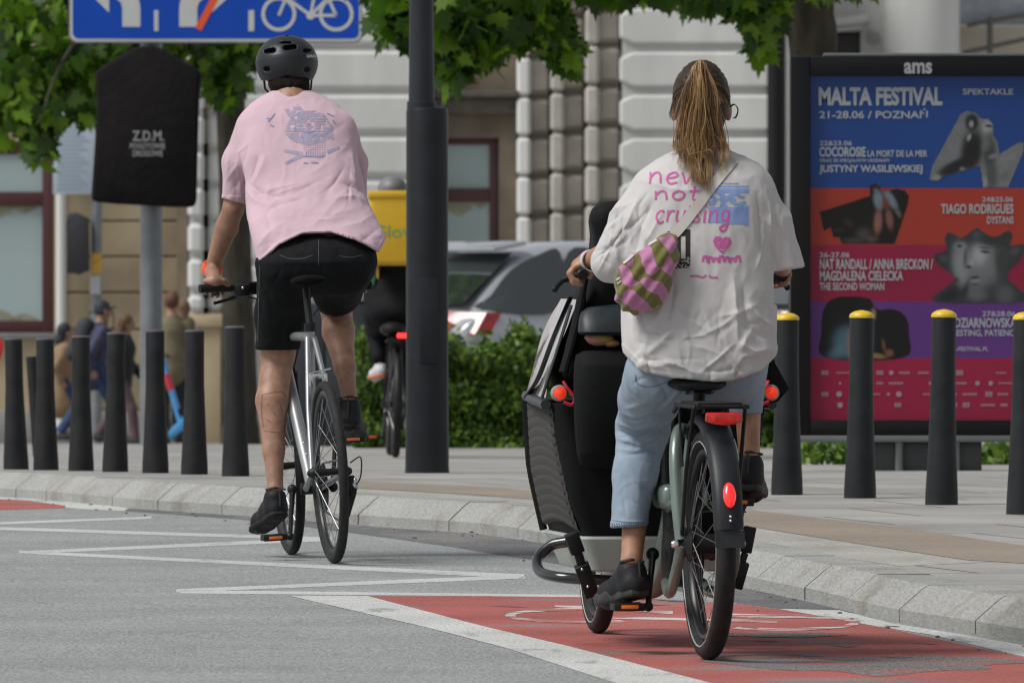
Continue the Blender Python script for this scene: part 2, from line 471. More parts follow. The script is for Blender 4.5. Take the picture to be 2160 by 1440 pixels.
def ground_sheet(name, poly, off, m, kerb=False):
    """poly: pixels of the photograph, laid onto the road (or the pavement) as a thin sheet"""
    base = KERB_H if kerb else 0.0
    pts = [ground(p[0], p[1], base + off) for p in poly]
    bm = bmesh.new(); vs = [bm.verts.new((p.x, p.y, 0)) for p in pts]
    for t in tessellate_polygon([[Vector((p.x, p.y, 0)) for p in pts]]):
        try: bm.faces.new([vs[i] for i in t])
        except ValueError: pass
    y = math.floor(min(p.y for p in pts) * 2) / 2
    while y < max(p.y for p in pts):
        bmesh.ops.bisect_plane(bm, geom=bm.verts[:] + bm.edges[:] + bm.faces[:], plane_co=(0, y, 0), plane_no=(0, 1, 0)); y += .5
    for v in bm.verts:
        if kerb: v.co.x = max(v.co.x, kerb_x(v.co.y) + .01)
        v.co.z = G(v.co.y) + base + off
    bmesh.ops.recalc_face_normals(bm, faces=bm.faces[:])
    for f in bm.faces:
        if f.normal.z < 0: f.normal_flip()
    me = bpy.data.meshes.new(name); bm.to_mesh(me); bm.free()
    return tag(finish(me, name, m, normals=False), kind='structure')
def line_px(p0, p1, t0, t1):
    return [(p0[0], p0[1] - t0 / 2), (p1[0], p1[1] - t1 / 2), (p1[0], p1[1] + t1 / 2), (p0[0], p0[1] + t0 / 2)]

# kerb line (foot of the kerb) read off the photograph
kp = [ground(*p) for p in ((2160, 1354), (2030, 1332), (1877, 1308), (1790, 1288), (1700, 1266), (1570, 1238), (1350, 1188), (1140, 1143), (1010, 1124), (825, 1112), (530, 1088), (270, 1070), (0, 1047))]
d0 = (kp[0] - kp[3]); d1 = (kp[-1] - kp[-3])
kp = [kp[0] + d0 * (q / abs(d0.y)) for q in (24.0, 18.0, 12.0, 8.0, 5.0, 3.0, 1.5)] + kp + [kp[-1] + d1 * (q / d1.y) for q in (1.2, 3, 6, 10, 16, 24, 40, 70, 110)]
for p in kp: p.z = 0
path = catmull(kp, 10)
def resample(path, step):
    out = [path[0]]; acc = 0.0
    for a, b in zip(path, path[1:]):
        L_ = (b - a).length
        while acc + L_ >= step:
            t = (step - acc) / L_; a = a.lerp(b, t); out.append(a); L_ = (b - a).length; acc = 0.0
        acc += L_
    return out
path = resample(path, .25)
nrm = []
for i in range(len(path)):
    t = (path[min(i + 1, len(path) - 1)] - path[max(i - 1, 0)]); t.z = 0; t.normalize(); nrm.append(Vector((t.y, -t.x, 0)))
KERB_W = .27
prof = [(0, -.05), (0, .042), (.008, .05), (.075, KERB_H - .008), (.095, KERB_H + .004), (KERB_W, KERB_H + .004), (KERB_W, -.05)]
mb = MB(); ST = 4
for i in range(0, len(path) - ST, ST):
    if path[i].y > 75: break
    rings = []; jit = random.uniform(-.003, .003)
    for k in range(ST + 1):
        p, n = path[i + k], nrm[i + k]; t = Vector((-n.y, n.x, 0)); sh = .007 if k == 0 else (-.007 if k == ST else 0)
        q0 = p + t * sh
        rings.append([Vector(((q0 + n * (a + jit)).x, (q0 + n * (a + jit)).y, G((q0 + n * a).y) + z + jit * .6)) for a, z in prof])
    mb.loft(rings)
tag(mb.build('kerb', m_kerb, angle=20), kind='structure')
# pavement: rows across the street from the back of the kerb
ko = [(p + n * (KERB_W - .01)) for p, n in zip(path, nrm)]
def kerb_x(y, off=KERB_W - .01):
    q = [(p + n * off) for p, n in zip(path, nrm)] if off != KERB_W - .01 else ko
    for a, b in zip(q, q[1:]):
        if (a.y - y) * (b.y - y) <= 0 and a.y != b.y: return a.x + (b.x - a.x) * (y - a.y) / (b.y - a.y)
    return q[-1].x if y > q[-1].y else q[0].x
def slab_mat():
    m = bpy.data.materials.new('pavement_slabs'); m.use_nodes = True
    N, L = m.node_tree.nodes, m.node_tree.links; b = N["Principled BSDF"]; b.inputs['Roughness'].default_value = .9; setin(b, 'Specular IOR Level', .3)
    tc = N.new('ShaderNodeTexCoord'); mp = N.new('ShaderNodeMapping'); mp.inputs['Rotation'].default_value = (0, 0, R(-13))
    L.new(tc.outputs['Object'], mp.inputs['Vector'])
    br = N.new('ShaderNodeTexBrick'); br.inputs['Scale'].default_value = 1.0
    br.inputs['Brick Width'].default_value = .8; br.inputs['Row Height'].default_value = 1.1; br.inputs['Mortar Size'].default_value = .012; br.inputs['Mortar Smooth'].default_value = .3
    br.inputs['Color1'].default_value = (.335, .322, .30, 1); br.inputs['Color2'].default_value = (.29, .285, .27, 1); br.inputs['Mortar'].default_value = (.12, .11, .10, 1)
    L.new(mp.outputs[0], br.inputs['Vector'])
    n1 = N.new('ShaderNodeTexNoise'); n1.inputs['Scale'].default_value = 130; n1.inputs['Detail'].default_value = 3; L.new(tc.outputs['Object'], n1.inputs['Vector'])
    n2 = N.new('ShaderNodeTexNoise'); n2.inputs['Scale'].default_value = 1.1; n2.inputs['Detail'].default_value = 7; L.new(tc.outputs['Object'], n2.inputs['Vector'])
    r1 = N.new('ShaderNodeMapRange'); r1.inputs['To Min'].default_value = .65; r1.inputs['To Max'].default_value = 1.35; L.new(n1.outputs['Fac'], r1.inputs['Value'])
    r2 = N.new('ShaderNodeMapRange'); r2.inputs['From Min'].default_value = .3; r2.inputs['From Max'].default_value = .7; r2.inputs['To Min'].default_value = .78; r2.inputs['To Max'].default_value = 1.16; L.new(n2.outputs['Fac'], r2.inputs['Value'])
    mu = N.new('ShaderNodeMath'); mu.operation = 'MULTIPLY'; L.new(r1.outputs[0], mu.inputs[0]); L.new(r2.outputs[0], mu.inputs[1])
    sc = N.new('ShaderNodeVectorMath'); sc.operation = 'SCALE'; L.new(br.outputs['Color'], sc.inputs[0]); L.new(mu.outputs[0], sc.inputs['Scale'])
    L.new(sc.outputs[0], b.inputs['Base Color'])
    bp = N.new('ShaderNodeBump'); bp.inputs['Strength'].default_value = .5; bp.inputs['Distance'].default_value = .006; L.new(br.outputs['Fac'], bp.inputs['Height']); bp.invert = True
    L.new(bp.outputs[0], b.inputs['Normal'])
    return m
mb = MB(); pr = [y for y in rows if 9 <= y <= 300]
mb.add([(x, y, GP(y)) for y in pr for x in (kerb_x(y), 500)], [(2 * i, 2 * i + 1, 2 * i + 3, 2 * i + 2) for i in range(len(pr) - 1)])
tag(mb.build('pavement', slab_mat(), angle=180), kind='structure')

def band(name, y0, y1, a0, a1, m, off=.0008):
    """strip of paving following the kerb, from a0 to a1 metres behind its face"""
    mb = MB(); ys = [y0] + [y for y in rows if y0 < y < y1] + [y1]; vs = []
    for y in ys:
        k = kerb_x(y, 0.0); f = lambda a: a(y) if callable(a) else a
        vs += [(k + f(a0) * 1.02, y, GP(y) + off), (k + f(a1) * 1.02, y, GP(y) + off)]
    mb.add(vs, [(2 * i, 2 * i + 1, 2 * i + 3, 2 * i + 2) for i in range(len(ys) - 1)])
    return tag(mb.build(name, m, angle=180), kind='structure')
ground_sheet('concrete_strip', [(700, 1046), (740, 1030), (1200, 1060), (1400, 1082), (1575, 1110), (1800, 1146), (2060, 1186), (1900, 1193), (1700, 1165), (1575, 1146), (1300, 1104), (1130, 1080), (900, 1058)], .0008, m_conc, True)
ground_sheet('tactile_strip', [(742, 1015), (1000, 1025), (1200, 1040), (1400, 1055), (1580, 1074), (1900, 1112), (2160, 1150), (2300, 1172), (2300, 1215), (2160, 1187), (2040, 1180), (1800, 1144), (1575, 1108), (1400, 1080), (1200, 1058), (980, 1041), (742, 1028)], .0014, m_tan, True)
ground_sheet('gutter', [(262, 1071), (530, 1089), (825, 1113), (1010, 1125), (1140, 1144), (1350, 1189), (1570, 1239), (1700, 1267), (1800, 1291), (1760, 1290), (1660, 1284), (1560, 1272), (1400, 1238), (1200, 1192), (950, 1152), (735, 1122), (520, 1096), (262, 1077)], .0008, m_gut)
ground_sheet('cycle_lane', [(775, 1256), (1230, 1258), (1420, 1264), (1560, 1273), (1700, 1290), (1900, 1330), (2160, 1386), (2500, 1470), (2300, 1600), (1600, 1465), (1440, 1424), (1200, 1362), (1020, 1320)], .0008, m_red)
ground_sheet('lane_edge_line', [(612, 1256), (776, 1256), (1021, 1320), (1201, 1362), (1441, 1424), (1601, 1465), (2200, 1620), (1800, 1590), (1460, 1490), (1300, 1440), (1070, 1366), (900, 1322)], .0014, m_line)
ground_sheet('lane_kerb_line', [(1640, 1283), (1770, 1286), (1880, 1313), (2030, 1337), (2160, 1360), (2400, 1400), (2500, 1440), (2160, 1384), (1960, 1337), (1860, 1322), (1750, 1301)], .0014, m_line)
for pts in ([(0, 1103), (320, 1091), 5, 5], [(0, 1114), (700, 1136), 6, 7], [(700, 1136), (60, 1164), 8, 6], [(40, 1163), (1108, 1215), 6, 9],
            [(1108, 1215), (372, 1245), 8, 7], [(380, 1247), (1240, 1256), 7, 5]):
    ground_sheet('zigzag_line', line_px(*pts), .0008, m_thin)
ground_sheet('far_cycle_lane', [(-40, 1051), (60, 1055), (137, 1066), (137, 1071), (60, 1073), (-40, 1076)], .0008, m_red)
ground_sheet('far_lane_line', [(-40, 1046), (100, 1052), (272, 1071), (262, 1077), (200, 1075), (138, 1071), (138, 1066), (60, 1055), (-40, 1051)], .0014, m_line)
def ring_px(cx, cy, rx, ry, w, a0=0, a1=360, n=40):
    o = [(cx + rx * math.cos(R(a0 + (a1 - a0) * i / n)), cy + ry * math.sin(R(a0 + (a1 - a0) * i / n))) for i in range(n + 1)]
    q = [(cx + (rx - w * 4) * math.cos(R(a0 + (a1 - a0) * i / n)), cy + (ry - w) * math.sin(R(a0 + (a1 - a0) * i / n))) for i in range(n + 1)]
    return o + q[::-1]
ground_sheet('cycle_symbol', ring_px(1235, 1297, 170, 16, 5.5, 60, 300), .0020, m_wornw)
ground_sheet('cycle_symbol', ring_px(1650, 1312, 165, 17, 5.5, -120, 130), .0020, m_wornw)
ground_sheet('cycle_symbol', line_px((1170, 1276), (1420, 1290), 5, 8), .0020, m_wornw)
ground_sheet('cycle_symbol', line_px((1240, 1300), (1640, 1310), 5, 5), .0020, m_wornw)
ground_sheet('cycle_symbol', line_px((1520, 1296), (1760, 1302), 8, 4), .0020, m_wornw)
def blob(cx, cy, rx, ry, seed, n=34):
    rr = random.Random(seed); ph = [rr.uniform(0, 6.28) for _ in range(5)]
    return [(cx + rx * math.cos(a) * (1 + .18 * math.sin(2 * a + ph[0]) + .13 * math.sin(5 * a + ph[1]) + .08 * math.sin(9 * a + ph[2])),
             cy + ry * math.sin(a) * (1 + .22 * math.sin(3 * a + ph[3]) + .2 * math.sin(7 * a + ph[4]))) for a in [2 * math.pi * i / n for i in range(n)]]
ground_sheet('bare_patch', blob(1830, 1398, 270, 20, 3), .0016, m_patch)
ground_sheet('bare_patch', blob(1640, 1338, 120, 5, 8), .0022, m_patch)
ground_sheet('bare_patch', blob(1250, 1280, 100, 3.5, 5), .0016, m_patch)

for a, b, w in (((1372, 1262), (1452, 1267), 3), ((1300, 1271), (1420, 1275), 1.6), ((1562, 1322), (1602, 1323), 2), ((1580, 1349), (1646, 1351), 2.4), ((1742, 1359), (1812, 1361), 3), ((1690, 1386), (1868, 1390), 3), ((1856, 1383), (1926, 1384), 3.4),
                ((1640, 1378), (1740, 1383), 2), ((1860, 1318), (1900, 1320), 1.6), ((1240, 1330), (1300, 1334), 1.4), ((1480, 1352), (1530, 1354), 2), ((1020, 1276), (1120, 1279), 1.2), ((1900, 1352), (1990, 1358), 1.6)):
    m_ = ((a[0] + b[0]) / 2, (a[1] + b[1]) / 2 + w * .4)
    ground_sheet('crack', [a, (m_[0], m_[1] - w * .6), b, (m_[0] + 12, m_[1] + w * .7)], .0026, m_gut)
# grit and litter lying in the gutter
gr_rng = random.Random(31); mb = MB()
for i in range(230):
    t = gr_rng.randrange(60, min(len(path) - 60, 260)); p = path[t] - nrm[t] * abs(gr_rng.gauss(0, .16)); r = gr_rng.uniform(.002, .0065)
    if 30 < p.y < 50: mb.ball((p.x, p.y, G(p.y) + r * .5), (r * gr_rng.uniform(.8, 1.8), r * gr_rng.uniform(.8, 2), r * .8), None, 6)
tag(mb.build('grit', mat('grit_stone', (.24, .22, .19), .9, col2=(.07, .06, .045), vscale=40)), kind='stuff')

# ================================================================== buildings at the far side
YB = 120.0
def bX(px, Y=YB): return (px - 1080) * Y / F
def bZ(py, Y=YB): return ZC + (YH - py) * Y / F
m_white = mat('white_stucco', (.63, .63, .61), .85, var=.11, vscale=2.2, stretch=(1, 1, .22), detail=8, bump=.25, bscale=60)
m_whitejoint = mat('stucco_joint', (.50, .50, .485), .9, var=.08, vscale=2)
m_ochre = mat('ochre_stone', (.37, .30, .19), .9, col2=(.24, .19, .125), vscale=1.6, bump=.4, bscale=40, detail=8)
m_ochre2 = mat('ochre_plinth', (.45, .36, .235), .9, var=.14, vscale=1.4, detail=8)
m_ochrej = mat('ochre_joint', (.12, .095, .065), .9)
m_base = mat('granite_base', (.27, .265, .255), .85, var=.15, vscale=4)
m_brown = mat('brown_stone', (.25, .205, .15), .9, col2=(.14, .11, .08), vscale=1.8, bump=.4, bscale=30, detail=8)
m_shadest = mat('shaded_stone', (.27, .25, .215), .9, col2=(.17, .155, .13), vscale=1.4, bump=.4, bscale=30, detail=8)  # darker tone puts the shade on the stepped pier faces into the colour
m_maroon = mat('maroon_wood', (.075, .022, .026), .45, var=.1)
m_cornice = mat('dark_cornice', (.10, .085, .07), .8, var=.2)
m_sill = mat('metal_sill', (.2, .2, .195), .5, var=.1)
m_pane = mat('frosted_pane', (.36, .45, .45), .25, var=.08, vscale=.7, spec=.6, stretch=(.3, 1, 1.5))
m_pipe = mat('white_pipe', (.62, .62, .61), .5)
m_dpipe = mat('dark_pipe', (.014, .014, .016), .55, spec=.2)
m_motif = mat('etched_motif', (.27, .275, .19), .5, var=.2)
bw = tag(empty('building', (bX(700), YB, bZ(935))), 'ornate old stone building behind the street with maroon windows and white banded piers', 'building')

def wall(name, px0, px1, py0, py1, y0, m, depth=1.2):
    return MB().bx(bX(px0), bX(px1), y0, y0 + depth, bZ(py1), bZ(py0)).build(name, m, bw, angle=20)
def rustic(name, px0, px1, joints, y0, m, mj, depth=.12, r=.035, vj=()):
    """courses of stone with rounded edges standing proud of a backing wall"""
    mb = MB(); mb2 = MB()
    for a, b in zip(joints, joints[1:]):
        zt, zb = bZ(a), bZ(b); g = .010 if r < .02 else .03
        xs = [px0] + [v for v in vj] + [px1]
        for xa, xb in zip(xs, xs[1:]):
            mb.box(((bX(xa) + bX(xb)) / 2, y0 + depth / 2, (zt + zb) / 2), (bX(xb) - bX(xa) - .004, depth, zt - zb - 2 * g), None, r, 1)
    o = mb.build(name, m, bw, angle=14)
    mb2.bx(bX(px0) + .02, bX(px1) - .02, y0 + min(depth * .3, .07), y0 + depth + .8, bZ(joints[-1]), bZ(joints[0]))
    mb2.build('joint', mj, o, angle=20)
    return o
def window(px0, px1, py0, py1, y0, transom, fw=20, motif=True):
    f = MB(); X0, X1, Z0, Z1 = bX(px0), bX(px1), bZ(py1), bZ(py0); w = fw * YB / F; zt0, zt1 = bZ(transom[1]), bZ(transom[0])
    f.bx(X0, X0 + w, y0, y0 + .12, Z0, Z1, .01); f.bx(X1 - w, X1, y0, y0 + .12, Z0, Z1, .01)
    f.bx(X0 + w, X1 - w, y0 + .01, y0 + .11, Z1 - w * .8, Z1, .008); f.bx(X0 + w, X1 - w, y0 + .01, y0 + .11, Z0, Z0 + w, .008)
    f.bx(X0 + w, X1 - w, y0 - .01, y0 + .11, zt0, zt1, .01)
    win = f.build('window', m_maroon, bw, angle=30)
    p = MB(); p.bx(X0 + w * .9, X1 - w * .9, y0 + .05, y0 + .065, Z0 + w * .9, Z1 - w * .7)
    p.build('pane', m_pane, win, angle=30)
    if motif:
        c = (X0 + X1) / 2; hw = (X1 - X0) / 2 - w
        for zz, sg in ((zt0 - .0, -1), (Z0 + w, 1)):
            for k in (-.62, 0, .62):
                a = .30 if k == 0 else .14
                n = 14; q = MB(); q.sheet([(c + k * hw * 1.1 + a * hw * 1.6 * math.cos(math.pi * i / n), zz + sg * a * .55 * (math.sin(math.pi * i / n) + .10 * math.sin(5 * math.pi * i / n))) for i in range(n + 1)], y0 + .045); q.build('motif', m_motif, win, smooth=False)
    return win
# ochre front on the left with its big window
wall('rear_wall', -400, 1640, -250, 900, YB + 1.15, m_ochre, 1.0)
rustic('ochre_wall', 128, 400, [240, 316, 391, 466, 541, 617, 695, 772, 866], YB + .3, m_ochre, m_ochrej, depth=.2, r=.012)
MB().bx(bX(372), bX(396), YB + .12, YB + .3, bZ(866), bZ(200)).build('pilaster_edge', m_brown, bw)
wall('upper_wall', -400, 128, -250, 300, YB + .32, m_ochre, .6)
wall('apron', -400, 128, 716, 866, YB + .3, m_ochre2, .6)
wall('side_pier', -400, -180, 300, 716, YB + .32, m_ochre, .6)
wall('window_jamb', 112, 128, 300, 700, YB + .26, m_ochre2, .5)
window(-180, 112, 304, 702, YB + .36, (404, 434), 26)
MB().bx(bX(-190), bX(126), YB + .16, YB + .5, bZ(716), bZ(702), .015).build('window_sill', m_sill, bw)
MB().bx(bX(-400), bX(400), YB + .22, YB + .9, bZ(940), bZ(866), .01).build('base_course', m_base, bw)
# white rounded pier, the banded wall behind the trunk
rustic('white_pier', 396, 432, [-60, 15, 90, 165, 240, 316, 391, 466, 541, 617, 662], YB - .12, m_white, m_whitejoint, .3, .05)
rustic('white_pier', 436, 470, [-60, 15, 90, 165, 240, 316, 391, 466, 541, 617, 662], YB + .02, m_white, m_whitejoint, .3, .05)
MB().bx(bX(394), bX(472), YB - .1, YB + .6, bZ(690), bZ(662), .02).bx(bX(400), bX(466), YB - .04, YB + .6, bZ(940), bZ(690), .02).build('pier_base', m_ochre2, bw)
rustic('banded_wall', 470, 905, [-200, -90, 8, 100, 193, 283, 375, 465, 555, 640], YB + .1, m_white, m_whitejoint, .16, .045)
MB().bx(bX(470), bX(905), YB - .02, YB + .9, bZ(672), bZ(640), .03).bx(bX(470), bX(905), YB + .06, YB + .8, bZ(940), bZ(672), .01).build('plinth', m_base, bw)
# recess with the second window
wall('recess_wall', 905, 1100, -250, 205, YB + .55, m_brown, .6)
MB().bx(bX(905), bX(1096), YB + .25, YB + .9, bZ(205), bZ(190), .02).bx(bX(905), bX(1092), YB + .35, YB + .9, bZ(240), bZ(205), .02).build('window_hood', m_cornice, bw)
wall('window_head', 905, 1100, 240, 290, YB + .5, m_brown, .6)
wall('jamb', 1052, 1100, 290, 640, YB + .5, m_brown, .6)
window(880, 1052, 288, 640, YB + .6, (396, 424), 20)
wall('apron', 880, 1100, 640, 940, YB + .5, m_ochre2, .6)
# three stepped piers, each proud of the last
J = [-210, -126, -42, 42, 118, 203, 287, 371, 455, 540, 625, 710, 795]
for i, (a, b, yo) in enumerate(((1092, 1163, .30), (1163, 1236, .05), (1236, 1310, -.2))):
    o = rustic('stepped_pier', a, b, [j + (0, -8, -22)[i] for j in J], YB + yo, m_shadest, mat('grey_joint', (.15, .135, .115), .9), .5, .05)
    mb = MB()
    for j0, j1 in zip(J, J[1:]):
        j0 += (0, -8, -22)[i]; j1 += (0, -8, -22)[i]
        mb.box(((bX(a) + bX(a + 30)) / 2 - .012, YB + yo + .12, (bZ(j0) + bZ(j1)) / 2), (bX(a + 30) - bX(a), .34, bZ(j0) - bZ(j1) - .02), None, .04, 1)
    mb.build('lit_edge', m_white if i == 0 else mat('lit_edge_stone', (.42, .40, .365), .9, var=.15, vscale=3), o, angle=14)  # paler strip paints the lit left edge of each pier
MB().bx(bX(1090), bX(1310), YB - .05, YB + .9, bZ(940), bZ(795), .02).build('plinth', m_base, bw)
# white banded front wing with rounded course ends
J2 = [-260, -168, -76, 14, 105, 195, 286, 376, 466, 556, 646, 736]
mb = MB()
for a, b in zip(J2, J2[1:]):
    x0, x1 = bX(1306), bX(1622); zt, zb = bZ(a) - .045, bZ(b) + .045; y0 = YB - .75
    ins = .16
    prof_ = [(x0, zb + .07), (x0 + ins, zb), (x1, zb), (x1, zt), (x0 + ins, zt), (x0, zt - .07)]
    mb.prism([(x, z) for x, z in prof_], y0, y0 + .35, .03)
o = mb.build('banded_wing', m_white, bw, angle=14)
MB().bx(bX(1312), bX(1690), YB - .70, YB + 1.4, bZ(940), bZ(-260)).build('joint', m_whitejoint, o, angle=20)
MB().bx(bX(1652), bX(1700), YB - .78, YB - .4, bZ(940), bZ(-260), .02).build('corner_strip', m_white, bw)
MB().tube([(bX(1632), YB - .78, bZ(930)), (bX(1632), YB - .78, bZ(-260))], .095, 14).build('drainpipe', m_dpipe, bw)
MB().tube([(bX(128), YB + .1, bZ(900)), (bX(128), YB + .1, bZ(-260))], .06, 14).build('drainpipe', m_pipe, bw)

# second house on the right: round white column, cornice, small dark window, pale side wall with a rail
bw2 = tag(empty('building', (bX(1900), YB + 4, bZ(940))), 'white house with a thick round column and small dark window above the poster display', 'building')
_bw = bw; bw = bw2
YC = YB + 1.0
MB().rev([(.46, bZ(940)), (.44, bZ(700)), (.44, bZ(-260))], (bX(1950), YC - .2, 0), None, 40).build('column', m_white, bw2, angle=60)
mb = MB()
mb.bx(bX(1690), bX(1885), YC + .4, YC + .9, bZ(60), bZ(-260)).bx(bX(1690), bX(1772), YC + .4, YC + .9, bZ(940), bZ(60)).bx(bX(1824), bX(1885), YC + .4, YC + .9, bZ(940), bZ(60))
mb.build('wall', m_white, bw2, angle=20)
MB().box((bX(1800), YC + .3, bZ(38)), (bX(1835) - bX(1755), .35, .10), Matrix.Rotation(R(6), 3, 'Y').inverted(), .02).box((bX(1795), YC + .33, bZ(54)), (bX(1830) - bX(1760), .25, .06), Matrix.Rotation(R(6), 3, 'Y').inverted(), .01).build('cornice', m_white, bw2)
MB().bx(bX(1772), bX(1824), YC + .62, YC + .7, bZ(240), bZ(60)).build('window', mat('dark_opening', (.03, .022, .02), .4), bw2)
MB().bx(bX(1838), bX(1864), YC + .35, YC + .4, bZ(84), bZ(62), .01).build('plaque', mat('grey_plaque', (.36, .36, .34), .6), bw2)
MB().bx(bX(2020), bX(2500), YC + 1.0, YC + 1.6, bZ(940), bZ(45)).build('side_wall', mat('cream_wall', (.56, .51, .42), .85, var=.06, vscale=2), bw2, angle=20)
MB().box((bX(2110), YC + .7, bZ(5)), (bX(2300) - bX(2030), .3, bZ(-35) - bZ(45)), None, .02).build('fascia', mat('grey_fascia', (.33, .355, .38), .5, col2=(.22, .25, .30), vscale=6), bw2)
mb = MB()
mb.tube([(bX(2099), YC + .3, bZ(140)), (bX(2099), YC + .3, bZ(30))], .035, 10)
for a, b in (((2050, 48), (2240, 8)), ((2060, 44), (2240, 14)), ((2042, 106), (2240, 62))):
    mb.tube([(bX(a[0]), YC + .3, bZ(a[1])), (bX(b[0]), YC + .3, bZ(b[1]))], .026, 8)
mb.build('railing', mat('grey_rail', (.12, .115, .105), .5), bw2)
bw = _bw

# ================================================================== street furniture
m_black = mat('dark_paint', (.0105, .012, .0155), .42, spec=.3, var=.25, vscale=8, bump=.08, bscale=120)
m_bol = mat('bollard_plastic', (.0095, .011, .0135), .55, spec=.3, col2=(.019, .020, .022), vscale=9, detail=10, bump=.15, bscale=160)
m_bolf = mat('worn_bollard_plastic', (.0105, .011, .013), .65, spec=.3, col2=(.021, .021, .022), vscale=9, detail=10, bump=.15, bscale=160)
m_yel = mat('yellow_reflector', (.72, .47, .03), .35, var=.15, vscale=30)
m_grey = mat('galvanised', (.20, .215, .23), .45, metal=.4, var=.12, vscale=6)
# lamp post
lp = empty('lamp_post', pav(901, 51.2)); tag(lp, 'tall dark grey lamp post with a wider lower sleeve, in the middle of the picture', 'lamp post')
z0 = GP(51.2); x0 = pav(901, 51.2).x; zc = bZ(228, 51.2)
MB().rev([(.113, -.05), (.108, .03), (.104, .4), (.1035, zc - z0 - .02), (.098, zc - z0), (.07, zc - z0 + .004)], (x0, 51.2, z0), None, 40).build('sleeve', m_black, lp, angle=40)
xs = P(889, 0, 51.2).x
MB().rev([(.072, zc - z0 - .05), (.072, zc - z0 + .03), (.0635, zc - z0 + .034), (.060, 2.2), (.045, 7.6)], (xs, 51.2, z0), None, 32).build('pole', mat('lamp_pole', (.021, .024, .031), .42, spec=.3, var=.2, vscale=4), lp, angle=40)
MB().tube([(xs, 51.2, z0 + 7.55), (xs, 51.2, z0 + 7.9), (xs - .4, 50.9, z0 + 8.3), (xs - 1.2, 50.4, z0 + 8.4)], .035, 10).ball((xs - 1.5, 50.2, z0 + 8.38), (.4, .2, .07)).build('lamp_head', m_black, lp)
MB().box((x0 + .01, 51.2 - .1035, z0 + .75), (.09, .012, .42), None, .005).build('service_door', m_black, lp)

# bollards
def bollard_proto(name, h, rt, rb, yellow, m):
    e = empty(name, (0, 0, 0))
    pr_ = [(rb * 1.02, -.03), (rb, 0), (rb * .985, .05), (rb * .88, h * .25), (rt * 1.02, h * .62), (rt, h * .8), (rt * 1.01, h - .012), (rt * .97, h)]
    MB().rev(pr_, (0, 0, 0), None, 28).build('post', m, e, local=True, angle=40)
    c = MB()
    if yellow: c.rev([(rt * 1.04, h - .006), (rt * 1.06, h + .002), (rt * .95, h + .012), (rt * .6, h + .022), (.004, h + .027)], (0, 0, 0), None, 28).build('cap', m_yel, e, local=True, angle=50)
    else: c.rev([(rt * 1.04, h - .008), (rt * 1.04, h - .001), (rt * .9, h + .004), (.004, h + .005)], (0, 0, 0), None, 28).build('cap', mat('grey_cap', (.085, .085, .09), .55), e, local=True, angle=40)
    return e
GRP1 = 'black bollards with yellow caps along the kerb'
lab1 = ['yellow capped black bollard right beside the woman on the cargo bike', 'yellow capped black bollard in front of the left half of the poster display',
        'yellow capped black bollard in front of the right half of the poster display', 'yellow capped black bollard cut by the right edge of the picture']
b1 = bollard_proto('bollard', .775, .050, .068, True, m_bol)
for i, (px, py, hp) in enumerate(((1660, 1043, 383), (1814, 1050, 395), (1986, 1064, 411), (2158, 1084, 426))):
    lo, hi = 36., 47.
    for _ in range(40):
        m_ = (lo + hi) / 2
        if YH + (ZC - GP(m_)) * F / m_ > py: lo = m_
        else: hi = m_
    o = b1 if i == 0 else copy_tree(b1)
    o.location = pav(px, lo); s_ = hp * lo / F / .80; o.scale = (1, 1, s_); o.rotation_euler = (R(.4 * i), R((0, .4, -.3, .3)[i]), R(40 * i))
    tag(o, lab1[i], 'bollard', GRP1)
GRP2 = 'plain black bollards in a row on the left'
lab2 = ['black bollard furthest left in the row of plain bollards', 'black bollard in front of the leaning thin post', 'black bollard in front of the capped walker in jeans',
        'black bollard in front of the brown haired walker in a dark jacket', 'black bollard in front of the grey sign pole', 'black bollard right of the blue scooter',
        'black bollard beside the front wheel of the silver bicycle']
b2 = bollard_proto('bollard', .70, .046, .066, False, m_bolf)
bdat = ((34, 990, 275), (97, 997, 282), (171, 1000, 290), (243, 999, 296), (328, 1001, 303), (410, 1006, 308), (497, 1008, 318))
for i, (px, py, hp) in enumerate(bdat):
    Y = 54.0 - (px - 34) / 463 * 4.6
    o = b2 if i == 0 else copy_tree(b2)
    p = pav(px, Y); zt = bZ(py, Y); p.z = zt + .002
    o.location = p; o.scale = (1, 1, hp * Y / F / .70); o.rotation_euler = (0, R((-1.2, -.6, .3, -.5, .2, -.4, -.6)[i]), R(50 * i))
    tag(o, lab2[i], 'bollard', GRP2)
lb = empty('post', pav(75, 62)); tag(lb, 'thin leaning black post behind the two leftmost bollards', 'post')
MB().tube([P(84, 962, 62), P(66, 752, 62)], [.042, .032], 14).build('post_shaft', m_bolf, lb)

# blue lane sign, covered sign and their pole
YS = 81.0
m_blue = mat('sign_blue', '#0c49b4', .45, var=.05, vscale=3, spec=.3)
m_sw = mat('sign_white', (.56, .57, .56), .5, var=.05, vscale=5)
m_or = mat('sign_orange', (.80, .10, .025), .5)
sg = empty('road_sign', (bX(455, YS), YS, GP(YS))); tag(sg, 'wide blue lane sign with white arrows, an orange bar and a bicycle symbol', 'road sign')
def rrect(x0, y0, x1, y1, r, n=6):
    o = []
    for cx, cy, a in ((x1 - r, y0 + r, -90), (x1 - r, y1 - r, 0), (x0 + r, y1 - r, 90), (x0 + r, y0 + r, 180)):
        o += [(cx + r * math.cos(R(a + 90 * i / n)), cy + r * math.sin(R(a + 90 * i / n))) for i in range(n + 1)]
    return o
px2 = lambda pts, Y: [(P(x, y, Y).x, P(x, y, Y).z) for x, y in pts]
yS = YS - .20
MB().prism(px2(rrect(145, -236, 765, 91, 18), yS), yS, yS + .03).build('back_plate', m_grey, sg, angle=30)
